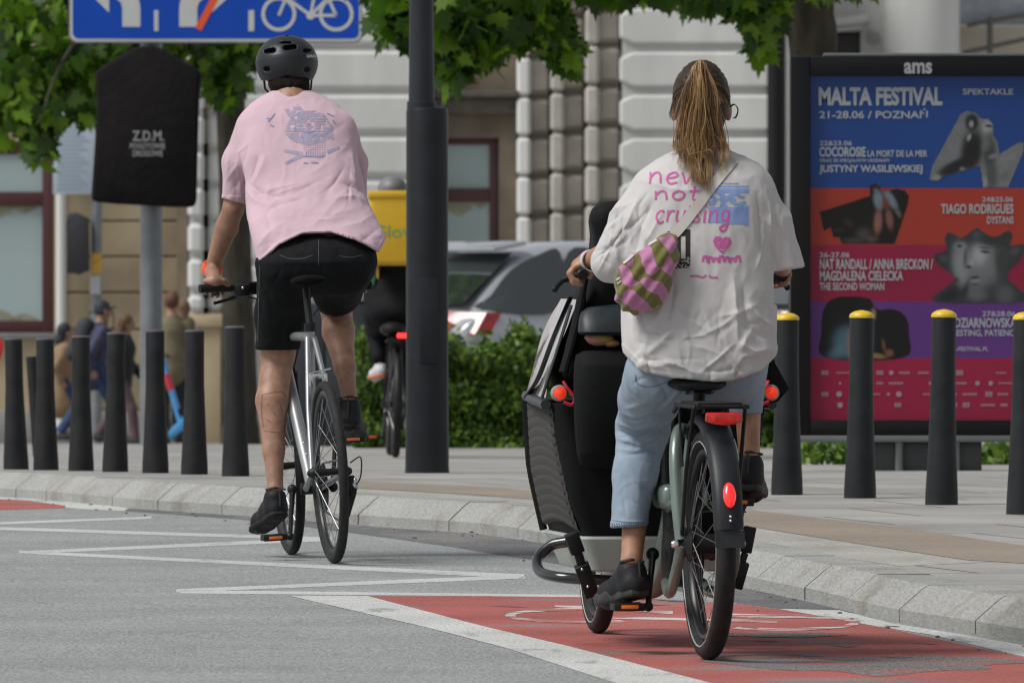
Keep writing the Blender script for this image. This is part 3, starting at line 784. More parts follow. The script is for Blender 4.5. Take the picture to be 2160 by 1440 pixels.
fm = MB(); fm.sheet(px2(rrect(148, -233, 762, 88, 16), yS - .002), yS - .002); fm.build('border', m_sw, sg, smooth=False)
fm = MB(); fm.sheet(px2(rrect(153, -228, 757, 82, 13), yS - .004), yS - .004); fm.build('face', m_blue, sg, smooth=False)
ys = yS - .006
def stroke(mb, pts, w, Y):
    """flat ribbon along pixel points"""
    pts = [Vector((p[0], p[1], 0)) for p in pts]; L_ = []; Rr = []
    for i, p in enumerate(pts):
        t = (pts[min(i + 1, len(pts) - 1)] - pts[max(i - 1, 0)]).normalized(); n = Vector((-t.y, t.x, 0)) * (w / 2)
        L_.append(p + n); Rr.append(p - n)
    k = len(pts); vs = [P(p.x, p.y, Y) for p in L_ + Rr]
    mb.add(vs, [(i, i + 1, k + i + 1, k + i) for i in range(k - 1)])
def circ(cx, cy, r, n=36): return [(cx + r * math.cos(2 * math.pi * i / n), cy + r * math.sin(2 * math.pi * i / n)) for i in range(n + 1)]
bez = lambda a, b, c, n=10: [((1-t)**2*a[0]+2*t*(1-t)*b[0]+t*t*c[0], (1-t)**2*a[1]+2*t*(1-t)*b[1]+t*t*c[1]) for t in [i / n for i in range(n + 1)]]
w1 = MB(); stroke(w1, [(277, 57)] + bez((277, 20), (275, -22), (228, -24)), 38, ys); quad_px(w1, [(180, -22), (230, -70), (230, 27)], ys); w1.build('arrow', m_sw, sg, smooth=False)
w1 = MB(); stroke(w1, [(397, 57)] + bez((397, 20), (400, -22), (445, -24)), 38, ys); quad_px(w1, [(500, -22), (447, -70), (447, 27)], ys); w1.build('arrow', m_sw, sg, smooth=False)
w1 = MB(); quad_px(w1, [(325, 22), (334, 22), (334, 66), (325, 66)], ys); quad_px(w1, [(325, -90), (334, -90), (334, -40), (325, -40)], ys); w1.build('lane_mark', m_sw, sg, smooth=False)
w1 = MB(); quad_px(w1, [(524, 22), (536, 22), (536, 66), (524, 66)], ys); quad_px(w1, [(524, -90), (536, -90), (536, -40), (524, -40)], ys); w1.build('lane_mark', m_sw, sg, smooth=False)
w1 = MB(); stroke(w1, [(418, 62), (505, -100)], 15, ys - .002); w1.build('bar', m_or, sg, smooth=False)
w1 = MB()
for c in (588, 709): stroke(w1, circ(c, 30, 33), 7.5, ys)
for pts in ([(588, 33), (604, -6), (628, -4)], [(604, -4), (655, 33)], [(655, 33), (664, -12)], [(690, -8), (709, 33)], [(655, 33), (709, 33)], [(655, 33), (694, -6)], [(596, -22), (604, -6)], [(584, -30), (604, -26)], [(688, -14), (680, -34)]): stroke(w1, pts, 6.5, ys - .0005)
w1.sheet([(P(x, y, ys).x, P(x, y, ys).z) for x, y in circ(655, 33, 9)[:-1]], ys - .001)
w1.build('bicycle_symbol', m_sw, sg, smooth=False)
xp = bX(319, YS)
MB().tube([(xp, YS, GP(YS) - .05), (xp, YS, bZ(-260, YS))], .087, 22).build('pole', m_grey, sg)
MB().box((xp, YS - .11, bZ(40, YS)), (.26, .05, .05), None, .01).box((xp, YS - .11, bZ(-150, YS)), (.26, .05, .05), None, .01).build('bracket', m_grey, sg)
cv = empty('covered_sign', (xp, YS - .2, bZ(430, YS))); tag(cv, 'road sign wrapped in a black cloth cover with white lettering on the grey pole', 'covered sign')
m_cloth = mat('black_cover', (.0095, .008, .009), .9, spec=.2, var=.2, vscale=5, bump=.5, bscale=14, bdist=.02)
yC = YS - .34
ol = [(200, 152), (216, 140), (250, 119), (285, 100), (318, 95), (345, 104), (385, 127), (418, 146), (424, 156), (420, 200), (417, 300), (414, 425), (408, 437), (360, 437), (300, 433), (240, 430), (196, 425), (192, 415), (198, 330), (205, 210)]
MB().prism(px2(ol, yC), yC, yC + .16, .03).build('cover', m_cloth, cv, angle=60)
t = MB(); yt = yC - .003
text_px(t, 'Z.D.M.', 279, 276, 346, 298, yt, .02); text_px(t, 'POGOTOWIE', 274, 302, 348, 314, yt, .02); text_px(t, 'DROGOWE', 280, 317, 343, 330, yt, .02)
t.build('lettering', mat('grey_print', (.30, .29, .29), .7), cv, smooth=False)

# notice board and the wrapped signal on their pole
YN = 116.0
nb = empty('notice_board', (bX(155, YN), YN, GP(YN))); tag(nb, 'pale notice board with blue lines of small print behind the black covered sign', 'notice board')
MB().bx(bX(112, YN), bX(204, YN), YN - .03, YN, bZ(410, YN), bZ(236, YN), .004).build('board', mat('pale_board', (.46, .53, .60), .5), nb)
t = MB()
for i in range(17):
    y = 250 + i * 9.2; xr = 190 - (i * 37 % 23)
    quad_px(t, [(120, y), (xr, y), (xr, y + 3.6), (120, y + 3.6)], YN - .034)
t.build('print', mat('blue_print', (.27, .34, .43), .6), nb, smooth=False)
MB().tube([(bX(203, YN), YN + .06, GP(YN)), (bX(203, YN), YN + .06, bZ(230, YN))], .06, 14).build('pole', m_grey, nb)
ws = empty('wrapped_signal', (bX(164, YN), YN, bZ(578, YN))); tag(ws, 'dark wrapped box hanging from the pole beside the white drainpipe', 'wrapped signal')
MB().prism(px2([(141, 452), (160, 447), (176, 455), (187, 460), (188, 572), (176, 574), (168, 580), (152, 576), (140, 578), (139, 470)], YN - .1), YN - .15, YN + .05, .02).build('wrapping', mat('dark_wrap', (.028, .029, .034), .6, bump=.4, bscale=12, bdist=.02), ws)
st = empty('sticker', (bX(204, YN), YN - .01, bZ(580, YN))); tag(st, 'yellow and orange sticker on the pole above a white one', 'sticker')
MB().bx(bX(194, YN), bX(214, YN), YN - .02, YN - .008, bZ(578, YN), bZ(534, YN)).build('yellow_label', mat('sticker_yellow', (.68, .48, .05), .5, col2=(.66, .30, .03), vscale=14), st)
MB().bx(bX(190, YN), bX(212, YN), YN - .02, YN - .008, bZ(620, YN), bZ(581, YN)).build('white_label', mat('sticker_white', (.5, .5, .52), .5), st)
rb = empty('red_banner', (bX(-16, 80), 80, GP(80))); tag(rb, 'bit of a red banner at the left edge of the picture', 'banner')
MB().prism(px2([(-40, 708), (2, 712), (8, 730), (5, 745), (-2, 762), (-40, 775)], 80), 80, 80.03, .006).build('cloth', mat('red_cloth', (.6, .03, .025), .6), rb)
MB().tube([(bX(-34, 80), 80.06, GP(80)), (bX(-34, 80), 80.06, bZ(700, 80))], .03, 10).build('pole', m_grey, rb)

# dark utility cabinet between the man's legs
cb = empty('utility_cabinet', pav(690, 79)); tag(cb, 'dark slate utility cabinet behind the man on the silver bicycle', 'cabinet')
MB().bx(bX(598, 79), bX(772, 79), 79, 79.4, GP(79), bZ(640, 79), .015).build('housing', mat('slate_paint', (.030, .034, .042), .5, var=.15, vscale=3), cb)
MB().bx(bX(604, 79), bX(683, 79), 78.985, 79.02, GP(79) + .1, bZ(655, 79), .006).build('door', mat('slate_paint', 0), cb)
MB().bx(bX(688, 79), bX(766, 79), 78.985, 79.02, GP(79) + .1, bZ(655, 79), .006).build('door', mat('slate_paint', 0), cb)

# ------------------------------------------------------------------ poster display
YD = 52.8
ad = empty('poster_display', pav(1957, YD)); tag(ad, 'black framed street poster display with blue, orange, red and purple festival bands', 'poster display')
m_frame = mat('gloss_black', (.0055, .0055, .006), .3, spec=.25)
m_trim = mat('grey_trim', (.17, .18, .175), .4, metal=.5, var=.1)
fx0, fx1, fy0, fy1 = 1667, 2247, 119, 918
f = MB()
f.bx(bX(fx0, YD), bX(1709, YD), YD, YD + .2, bZ(fy1, YD), bZ(fy0, YD), .008).bx(bX(2206, YD), bX(fx1, YD), YD, YD + .2, bZ(fy1, YD), bZ(fy0, YD), .008)
f.bx(bX(1709, YD), bX(2206, YD), YD + .002, YD + .198, bZ(160, YD), bZ(fy0, YD), .006).bx(bX(1709, YD), bX(2206, YD), YD + .002, YD + .198, bZ(fy1, YD), bZ(886, YD), .006)
f.build('frame', m_frame, ad, angle=30)
MB().bx(bX(1709, YD), bX(2206, YD), YD + .06, YD + .15, bZ(886, YD), bZ(160, YD)).build('back_panel', m_frame, ad, angle=30)
MB().bx(bX(fx0 - 2, YD), bX(fx1 + 2, YD), YD - .01, YD + .21, bZ(932, YD), bZ(918, YD), .006).build('bottom_trim', m_trim, ad)
MB().bx(bX(1738, YD), bX(fx1, YD), YD + .02, YD + .19, bZ(119, YD), bZ(112, YD), .004).build('top_trim', m_trim, ad)
MB().bx(bX(1842, YD), bX(2072, YD), YD + .06, YD + .16, GP(YD) - .02, bZ(932, YD), .004).build('foot', mat('foot_grey', (.045, .048, .05), .5), ad)
MB().tube([(bX(1897, YD), YD + .03, GP(YD) - .02), (bX(1897, YD), YD + .03, bZ(932, YD))], .022, 12).build('support', m_trim, ad)
MB().tube([(bX(2017, YD), YD + .03, GP(YD) - .02), (bX(2017, YD), YD + .03, bZ(932, YD))], .022, 12).build('support', m_trim, ad)
yp = YD + .05
def pm(n, h, k=.80): return mat(n, tuple(c * k for c in lin(h)), .55, var=.05, vscale=2, spec=.3)
bands = [('blue_band', '#1f4f9e', 160, 397), ('orange_band', '#c2402c', 397, 517), ('crimson_band', '#aa1c48', 517, 636), ('purple_band', '#733e94', 636, 755), ('crimson_band', '#b61c4a', 755, 887)]
poster = None
for n, h, a, b in bands:
    q = MB(); quad_px(q, [(1709, a), (2206, a), (2206, b), (1709, b)], yp)
    o = q.build('poster' if poster is None else n, pm('print_' + h[1:], h), ad if poster is None else poster, smooth=False)
    if poster is None: poster = o
yt = yp - .004
m_let = mat('poster_lettering', (.48, .50, .52), .55, spec=.3)
t = MB()
for s_, x0_, y0_, x1_, y1_, b_ in (
    ('MALTA FESTIVAL', 1727, 184, 1988, 223, .034), ('21-28.06 / POZNAŃ', 1728, 229, 1957, 250, .012), ('SPEKTAKLE', 2031, 187, 2137, 200, .012),
    ('22&23.06', 1729, 297, 1797, 307, .01), ('COCOROSIE', 1728, 310, 1826, 331, .025), ('LA MORT DE LA MER', 1830, 317, 1956, 331, .015), ('ORAZ ZE SPECJALNYM UDZIAŁEM', 1728, 335, 1876, 344, .01),
    ('JUSTYNY WASILEWSKIEJ', 1728, 348, 1946, 368, .02), ('24&25.06', 2072, 415, 2137, 426, .01), ('TIAGO RODRIGUES', 1985, 430, 2138, 451, .02), ('DYSTANS', 2082, 456, 2138, 472, .015),
    ('26-27.06', 1729, 532, 1792, 543, .01), ('NAT RANDALL / ANNA BRECKON /', 1729, 546, 1968, 568, .02), ('MAGDALENA CIELECKA', 1729, 571, 1905, 592, .02), ('THE SECOND WOMAN', 1729, 596, 1865, 612, .015),
    ('27&28.06', 2072, 656, 2142, 667, .01), ('A DZIARNOWSKA', 1996, 670, 2144, 691, .02), ('S RESTING, PATIENCE', 1996, 695, 2148, 711, .015), ('MALTA-FESTIVAL.PL', 1978, 731, 2085, 740, .01)):
    text_px(t, s_, x0_, y0_, x1_, y1_, yt, b_ + .006)
t.build('lettering', m_let, poster, smooth=False)
t = MB(); text_px(t, 'ams', 1907, 132, 1966, 156, YD - .001, .03); t.build('maker_mark', mat('mark_grey', (.33, .34, .34), .5), ad, smooth=False)
t = MB(); rr = random.Random(4)
for y in (786, 808, 831, 854):
    x = 1733
    while x < 2170:
        w_ = rr.choice((10, 14, 22, 30)); h_ = rr.choice((5, 6, 9, 11)) if w_ < 16 else rr.choice((3.5, 5))
        if rr.random() < .8:
            if w_ < 13: t.sheet([(P(a, b, yt).x, P(a, b, yt).z) for a, b in circ(x + 5, y, h_ * .55, 10)[:-1]], yt)
            else:
                k = x
                while k < x + w_: quad_px(t, [(k, y - h_ / 2), (k + 2.6, y - h_ / 2), (k + 2.2, y + h_ / 2), (k, y + h_ / 2)], yt); k += 3.8
        x += w_ + rr.choice((12, 18, 24))
t.build('sponsor_marks', mat('mark_pale', (.44, .30, .35), .6), poster, smooth=False)
def pic(name, items, y=0):
    root = None
    for i, (c, pts) in enumerate(items):
        q = MB(); pp = catmull([(a, b, 0) for a, b in pts], 4, True) if c.startswith('~') else [Vector((a, b, 0)) for a, b in pts]
        quad_px(q, [(p.x, p.y) for p in pp], yp - .0015 - .0006 * i)
        h = c.lstrip('~'); o = q.build(name if root is None else 'figure_patch', mat('ink_' + h[1:], h, .6, var=.42, vscale=16, spec=.2), ad if root is None else root, smooth=False)
        root = root or o
def picture(mask, base, blobs, step=2.0, grain=.14, off=.0016):
    """a printed photograph: one sheet of small patches, its ink colours held per corner"""
    xs, ys = [p[0] for p in mask], [p[1] for p in mask]; rr_ = random.Random(len(mask))
    def inside(x, y):
        c = False
        for (x1, y1), (x2, y2) in zip(mask, mask[1:] + mask[:1]):
            if (y1 > y) != (y2 > y) and x < (x2 - x1) * (y - y1) / (y2 - y1) + x1: c = not c
        return c
    def ink(x, y):
        c = [b * (1 + grain * noise.noise(Vector((x * .09, y * .09, 1.5)))) for b in base]
        for bx_, by_, rx, ry, rot, col, k, hard in blobs:
            a = R(rot); dx, dy = x - bx_, y - by_; u = (dx * math.cos(a) + dy * math.sin(a)) / rx; v = (-dx * math.sin(a) + dy * math.cos(a)) / ry
            w = k * math.exp(-(u * u + v * v) ** hard); c = [p + (q - p) * w for p, q in zip(c, col)]
        g = 1 + grain * .7 * noise.noise(Vector((x * .35, y * .35, 7)))
        return [max(0, min(1, q * g)) for q in c] + [1]
    idx, vs, cs, fs = {}, [], [], []
    def vert(i, k):
        if (i, k) not in idx:
            x, y = min(xs) + i * step, min(ys) + k * step; idx[(i, k)] = len(vs); vs.append(P(x, y, yp - off)); cs.append(ink(x, y))
        return idx[(i, k)]
    for i in range(int((max(xs) - min(xs)) / step) + 1):
        for k in range(int((max(ys) - min(ys)) / step) + 1):
            if inside(min(xs) + (i + .5) * step, min(ys) + (k + .5) * step): fs.append([vert(i, k), vert(i + 1, k), vert(i + 1, k + 1), vert(i, k + 1)])
    o = MB().add(vs, fs).build('picture', m_ink, poster, smooth=False)
    at = o.data.color_attributes.new('ink', 'FLOAT_COLOR', 'POINT'); at.data.foreach_set('color', [q for c in cs for q in c])
m_ink = bpy.data.materials.new('photo_ink'); m_ink.use_nodes = True
_N, _L = m_ink.node_tree.nodes, m_ink.node_tree.links; _a = _N.new('ShaderNodeAttribute'); _a.attribute_name = 'ink'
_L.new(_a.outputs['Color'], _N['Principled BSDF'].inputs['Base Color']); _N['Principled BSDF'].inputs['Roughness'].default_value = .6; setin(_N['Principled BSDF'], 'Specular IOR Level', .2)
sm = lambda pts: [(p.x, p.y) for p in catmull([(a, b, 0) for a, b in pts], 5, True)]
g_ = lambda v, t=0: (v * 1.35, v * 1.35 + t * .5, v * 1.35 + t)
picture([(1961, 376), (1968, 348), (2026, 242), (2040, 235), (2056, 237), (2070, 252), (2082, 250), (2096, 262), (2094, 284), (2104, 300), (2108, 326), (2150, 300), (2160, 302), (2158, 322), (2126, 396), (2074, 396), (2068, 350), (1992, 372), (1976, 382), (1964, 382)], g_(.155),
    [(2050, 258, 15, 19, 0, g_(.012), 1, 3), (2049, 262, 5, 8, 0, g_(.30), .9, 2), (2050, 318, 24, 48, 8, g_(.010), 1, 3), (2016, 352, 46, 14, -26, g_(.012), 1, 3), (1976, 374, 9, 7, 0, g_(.24), .8, 2), (2044, 290, 4, 8, 20, g_(.34), .8, 2), (2030, 356, 6, 4, 0, g_(.22), .7, 2),
     (2082, 268, 11, 14, 0, g_(.27), 1, 3), (2086, 266, 9, 3, 5, g_(.01), 1, 2), (2087, 322, 15, 38, 0, g_(.045), 1, 2), (2080, 306, 9, 14, 20, g_(.14), .7, 1.5), (2094, 330, 10, 5, -20, g_(.24), .6, 2), (2092, 372, 13, 30, 0, g_(.06), .9, 2), (2078, 384, 5, 14, 0, g_(.24), .8, 2), (2134, 330, 22, 5, -30, g_(.20), .6, 1.5), (2118, 372, 14, 10, -40, g_(.10), .6, 1.5)])
picture([(1729, 447), (1800, 425), (1836, 413), (1836, 392), (1846, 386), (1856, 394), (1860, 406), (1890, 398), (1908, 402), (1917, 414), (1914, 432), (1886, 515), (1776, 515), (1771, 500), (1758, 499), (1752, 480), (1738, 486)], (.010, .008, .007),
    [(1846, 396, 8, 9, 0, (.03, .02, .016), 1, 2), (1846, 401, 4, 4, 0, (.22, .12, .08), .7, 2), (1853, 422, 11, 22, -8, (.18, .24, .28), 1, 2.5), (1878, 420, 9, 26, -32, (.20, .26, .29), .95, 2), (1868, 428, 9, 12, 0, (.24, .05, .03), .8, 2), (1852, 468, 9, 26, 4, (.30, .13, .10), 1, 2), (1876, 462, 8, 22, -8, (.26, .11, .085), .9, 2), (1895, 450, 5, 10, -30, (.2, .15, .12), .7, 2), (1822, 494, 16, 14, 0, (.09, .075, .07), .8, 1.5), (1800, 508, 24, 7, 0, (.07, .06, .06), .8, 1.5), (1790, 470, 12, 8, 30, (.05, .035, .03), .7, 1.5), (1840, 505, 12, 8, 0, (.14, .10, .09), .6, 1.5), (1770, 486, 12, 5, 0, (.04, .03, .03), .7, 1.5)])
picture(sm([(1974, 636), (1998, 604), (2014, 588), (1996, 570), (1974, 552), (1972, 536), (1996, 528), (1993, 504), (2002, 490), (2026, 501), (2044, 492), (2060, 481), (2078, 492), (2100, 500), (2126, 487), (2136, 496), (2130, 518), (2156, 515), (2162, 526), (2148, 552), (2132, 568), (2126, 588), (2150, 610), (2166, 636)]), g_(.032, .003),
    [(2030, 560, 22, 46, -8, g_(.22, .004), .95, 2), (2026, 520, 14, 9, 0, g_(.24), .7, 1.5), (2080, 552, 38, 50, -6, g_(.145, .004), .95, 2.2), (2066, 536, 18, 26, 10, g_(.34), .85, 1.3), (2058, 590, 22, 24, 10, g_(.16), .7, 1.5), (2112, 556, 14, 48, -6, g_(.035), .9, 1.6), (2090, 506, 40, 15, 4, g_(.028), .95, 1.8), (2060, 622, 22, 14, 0, g_(.13), .7, 1.5), (2120, 622, 20, 22, -20, g_(.10), .7, 1.5),
     (2024, 519, 6, 4, 0, g_(.012), .95, 2), (2078, 531, 11, 3.5, 6, g_(.010), .95, 2), (2076, 523, 14, 2.6, 6, g_(.02), .8, 2), (2050, 555, 6, 9, 0, g_(.29), .7, 1.5), (2043, 563, 7, 3.5, 0, g_(.012), .9, 2), (2036, 545, 4, 20, 4, g_(.03), .7, 1.5), (2056, 585, 11, 3, -6, g_(.012), .9, 2), (2058, 592, 10, 3.5, -4, g_(.22), .7, 2), (2056, 600, 9, 2.5, 0, g_(.03), .7, 2), (2014, 590, 10, 5, 0, g_(.02), .8, 2), (2004, 622, 24, 12, -25, g_(.014), .9, 2), (2036, 612, 7, 24, 20, g_(.02), .8, 1.5), (1990, 545, 10, 8, 20, g_(.07), .7, 1.5), (2140, 530, 12, 9, -20, g_(.075), .7, 1.5), (2060, 494, 8, 8, 0, g_(.08), .6, 1.5)])
picture(sm([(1742, 754), (1733, 700), (1738, 650), (1762, 628), (1800, 626), (1834, 630), (1850, 652), (1884, 652), (1910, 668), (1917, 706), (1904, 754)]), (.008, .007, .007),
    [(1796, 722, 40, 36, 20, (.085, .165, .215), 1, 2.5), (1768, 742, 24, 14, -30, (.12, .21, .26), .7, 1.5), (1800, 706, 6, 30, 25, (.05, .10, .13), .7, 1.5), (1836, 700, 7, 34, 0, (.17, .24, .28), .9, 2), (1842, 662, 6, 13, 0, (.36, .22, .13), 1, 2), (1826, 643, 16, 14, 0, (.012, .010, .009), 1, 2), (1790, 726, 5, 28, 0, (.30, .17, .09), .8, 2), (1848, 750, 22, 6, 8, (.32, .19, .08), .9, 2), (1864, 728, 4, 14, -10, (.16, .08, .04), .9, 2), (1876, 744, 9, 8, 0, (.24, .11, .05), .9, 2)])
gm = bpy.data.materials.new('display_glass'); gm.use_nodes = True
N, L = gm.node_tree.nodes, gm.node_tree.links
N.remove(N['Principled BSDF']); mx = N.new('ShaderNodeMixShader'); tr = N.new('ShaderNodeBsdfTransparent'); gl = N.new('ShaderNodeBsdfGlossy'); gl.inputs['Roughness'].default_value = .12
tr.inputs['Color'].default_value = (.86, .87, .88, 1); mx.inputs[0].default_value = .022
L.new(tr.outputs[0], mx.inputs[1]); L.new(gl.outputs[0], mx.inputs[2]); L.new(mx.outputs[0], N['Material Output'].inputs[0])
q = MB(); quad_px(q, [(1709, 160), (2206, 160), (2206, 886), (1709, 886)], YD + .02); q.build('glass', gm, ad, smooth=False)

# ------------------------------------------------------------------ leaves, hedge, trees
def leaf_mat(name, dark, mid, bright, trans=.35):
    m = bpy.data.materials.new(name); m.use_nodes = True
    N, L = m.node_tree.nodes, m.node_tree.links; b = N['Principled BSDF']; b.inputs['Roughness'].default_value = .5; setin(b, 'Specular IOR Level', .35)
    g = N.new('ShaderNodeNewGeometry'); rp = N.new('ShaderNodeValToRGB'); e = rp.color_ramp.elements
    e[0].position = 0; e[0].color = (*dark, 1); e[1].position = 1; e[1].color = (*bright, 1); k = e.new(.55); k.color = (*mid, 1); k = e.new(.86); k.color = (*[.5 * (a + c) for a, c in zip(mid, bright)], 1)
    L.new(g.outputs['Random Per Island'], rp.inputs[0]); L.new(rp.outputs[0], b.inputs['Base Color'])
    t = N.new('ShaderNodeBsdfTranslucent'); sc = N.new('ShaderNodeVectorMath'); sc.operation = 'MULTIPLY'; sc.inputs[1].default_value = (1.5, 1.7, .6)
    L.new(rp.outputs[0], sc.inputs[0]); L.new(sc.outputs[0], t.inputs['Color'])
    mx = N.new('ShaderNodeMixShader'); mx.inputs[0].default_value = trans; L.new(b.outputs[0], mx.inputs[1]); L.new(t.outputs[0], mx.inputs[2]); L.new(mx.outputs[0], N['Material Output'].inputs[0])
    return m
m_maple = leaf_mat('maple_leaf', (.022, .048, .008), (.055, .125, .013), (.21, .33, .03))
m_hedge = leaf_mat('hedge_leaf', (.035, .075, .014), (.072, .142, .02), (.25, .35, .06), .25)
m_bark = mat('bark', (.095, .082, .06), .9, col2=(.045, .038, .028), vscale=14, bump=.8, bscale=30, stretch=(1, 1, .25), bdist=.02)
_half = [(0, 0), (.06, .03), (.30, -.12), (.27, .06), (.46, .12), (.36, .26), (.52, .46), (.30, .44), (.20, .50), (.22, .72), (.10, .70), (0, 1.0)]
MAPLE = np.array([(x, y, -.10 * abs(x) - .12 * (y - .4) ** 2) for x, y in _half] + [(-x, y, -.10 * abs(x) - .12 * (y - .4) ** 2) for x, y in _half[-2:0:-1]])
OVAL = np.array([(0, 0, 0), (.22, .2, -.03), (.28, .5, -.05), (.16, .82, -.06), (0, 1, -.1), (-.16, .82, -.06), (-.28, .5, -.05), (-.22, .2, -.03)])
def leaves(name, C_, sizes, tmpl, m, parent, droop=.5, face=.35, rng=RNG):
    """a mesh of single leaves at the points C_"""
    n = len(C_); d = rng.normal(size=(n, 3)) * .6; d[:, 2] -= droop; d /= np.linalg.norm(d, axis=1)[:, None]         # leaf axis
    nn = rng.normal(size=(n, 3)) * .7; nn[:, 1] -= face; nn[:, 2] += .55
    nn -= d * (nn * d).sum(1)[:, None]; nn /= np.linalg.norm(nn, axis=1)[:, None]; s = np.cross(d, nn)
    V = C_[:, None, :] + sizes[:, None, None] * (tmpl[None, :, 0, None] * s[:, None, :] + tmpl[None, :, 1, None] * d[:, None, :] + tmpl[None, :, 2, None] * nn[:, None, :])
    k = len(tmpl); V = V.reshape(-1, 3)
    Fa = np.arange(n * k).reshape(n, k)
    return np_mesh(name, V, Fa, m, parent, smooth=False)
def blob_pts(px, py, rx, ry, Y, ry_m, n, rng=RNG):
    p = rng.normal(size=(n, 3)); p /= np.linalg.norm(p, axis=1)[:, None]; p *= (rng.random(n) ** .45)[:, None]
    c = P(px, py, Y); s = Y / F
    return np.stack([c.x + p[:, 0] * rx * s, c.y + p[:, 1] * ry_m, c.z + p[:, 2] * ry * s], 1)
# hedge
hd = empty('hedge', pav(1300, 77.5)); tag(hd, 'clipped green hedge running between the lamp post and the poster display', 'hedge')
hx0, hx1 = bX(748, 77), bX(2300, 77); hz0 = GP(77.5); hz1 = bZ(716, 77)
n = 38000; u = RNG.random(n); pts = np.zeros((n, 3)); pts[:, 0] = hx0 + RNG.random(n) * (hx1 - hx0)
bumpy = .05 * np.sin(pts[:, 0] * 5.1) + .04 * np.sin(pts[:, 0] * 11.3 + 1) + .03 * np.sin(pts[:, 0] * 23)
front = u < .72
pts[front, 1] = 76.7 + np.abs(RNG.normal(size=front.sum())) * .09; pts[front, 2] = hz0 + RNG.random(front.sum()) * (hz1 - hz0 + bumpy[front])
pts[~front, 1] = 76.75 + RNG.random((~front).sum()) * 1.1; pts[~front, 2] = hz1 + bumpy[~front] - np.abs(RNG.normal(size=(~front).sum())) * .04 + (RNG.random((~front).sum()) < .07) * RNG.random((~front).sum()) * .13
pts[front, 1] += .06 * np.sin(pts[front, 0] * 7 + pts[front, 2] * 9) + .05 * np.sin(pts[front, 2] * 17 + pts[front, 0] * 3)
leaves('foliage', pts, .034 + .034 * RNG.random(n), OVAL, m_hedge, hd, droop=.1, face=.8)
MB().bx(hx0 + .1, hx1 - .1, 76.86, 77.8, hz0, hz1 - .08, .05).build('shade_core', mat('hedge_shade', (.02, .034, .010), .9), hd)  # solid dark block, coloured as the shade behind the leaves
for px in range(800, 2300, 160): pass
lw = empty('low_wall', pav(2080, 60)); tag(lw, 'low pale stone block under the poster display on the right', 'low wall')
MB().bx(bX(2028, 60), bX(2300, 60), 60, 60.3, GP(60) - .05, bZ(932, 60), .015).build('stone', m_conc, lw)
ss = np.zeros((700, 3)); ss[:, 0] = bX(1690, 59.6) + RNG.random(700) * (bX(2180, 59.6) - bX(1690, 59.6)); ss[:, 1] = 59.3 + RNG.random(700) * .5; ss[:, 2] = GP(59.5) + RNG.random(700) * .10 * (.4 + np.abs(np.sin(ss[:, 0] * 6)))
sp = empty('low_plants', pav(1930, 59.5)); tag(sp, 'low green plants growing at the foot of the hedge under the poster display', 'plants')
leaves('foliage', ss, .05 + .05 * RNG.random(700), OVAL, m_hedge, sp, droop=-.4, face=.5)
def tree(label, trunk, limbs, blobs, group='street trees with maple leaves'):
    e = empty('tree', trunk[0][0]); tag(e, label, 'tree', group)
    tb = MB(); tp = catmull([p for p, r in trunk], 6); tr_ = []
    for i in range(len(tp)):
        q = i / (len(tp) - 1) * (len(trunk) - 1); a = min(int(q), len(trunk) - 2); tr_.append(trunk[a][1] + (trunk[a + 1][1] - trunk[a][1]) * (q - a))
    rr = random.Random(5); tb.tube(tp, [r * rr.uniform(.96, 1.04) for r in tr_], 16)
    tk = tb.build('trunk', m_bark, e)
    lb_ = MB()
    for pts_, r0 in limbs:
        c = catmull(pts_, 5); lb_.tube(c, [r0 * (1 - .75 * i / (len(c) - 1)) for i in range(len(c))], 8)
    lb_.build('limb', m_bark, tk)
    A = [blob_pts(*b) for b in blobs]; A = np.concatenate(A)
    leaves('crown', A, .115 + .095 * RNG.random(len(A)), MAPLE, m_maple, e, droop=.75, face=.5)
    return e
YA = 88.0
t0 = pav(508, YA)
tree('street tree with a slim trunk and leaves round the blue road sign', [(t0 - Vector((0, 0, .1)), .175), (P(507, 880, YA), .15), (P(500, 600, YA), .135), (P(487, 250, YA), .125), (P(470, -100, YA), .12), (P(460, -700, YA), .09), (P(455, -1150, YA), .05)],
     [([P(485, 150, YA), P(380, 20, YA - 1), P(200, -80, YA - 2.5)], .06), ([P(480, 60, YA), P(560, -80, YA - 1), P(700, -300, YA - 2)], .06), ([P(300, -40, YA - 2), P(150, 100, YA - 3), P(80, 260, YA - 3.4)], .025), ([P(470, -200, YA), P(300, -420, YA + 1), P(60, -560, YA + 2)], .06)],
     [(60, 40, 130, 120, YA - 2, 1.4, 260), (20, 190, 80, 110, YA - 2.6, .9, 200), (82, 285, 42, 62, YA - 3, .4, 70), (70, 220, 70, 70, YA - 2.8, .7, 110), (150, 170, 70, 90, YA - 2.4, .7, 170), (220, 90, 120, 120, YA - 2, 1., 240), (190, 215, 40, 45, YA - 2.4, .4, 40), (330, 80, 110, 100, YA - 1.4, 1., 200),
      (470, 120, 70, 75, YA - 1.2, .7, 110), (485, 185, 42, 38, YA - 1.4, .4, 55), (535, 110, 40, 40, YA - 1.3, .5, 40), (350, -160, 420, 220, YA - .5, 3.2, 1500), (350, -520, 520, 300, YA, 4.0, 1700), (-120, 60, 150, 260, YA - 1.5, 2, 400), (380, -900, 380, 260, YA, 3.2, 900)])
YT = 70.0
t0 = pav(1722, YT)
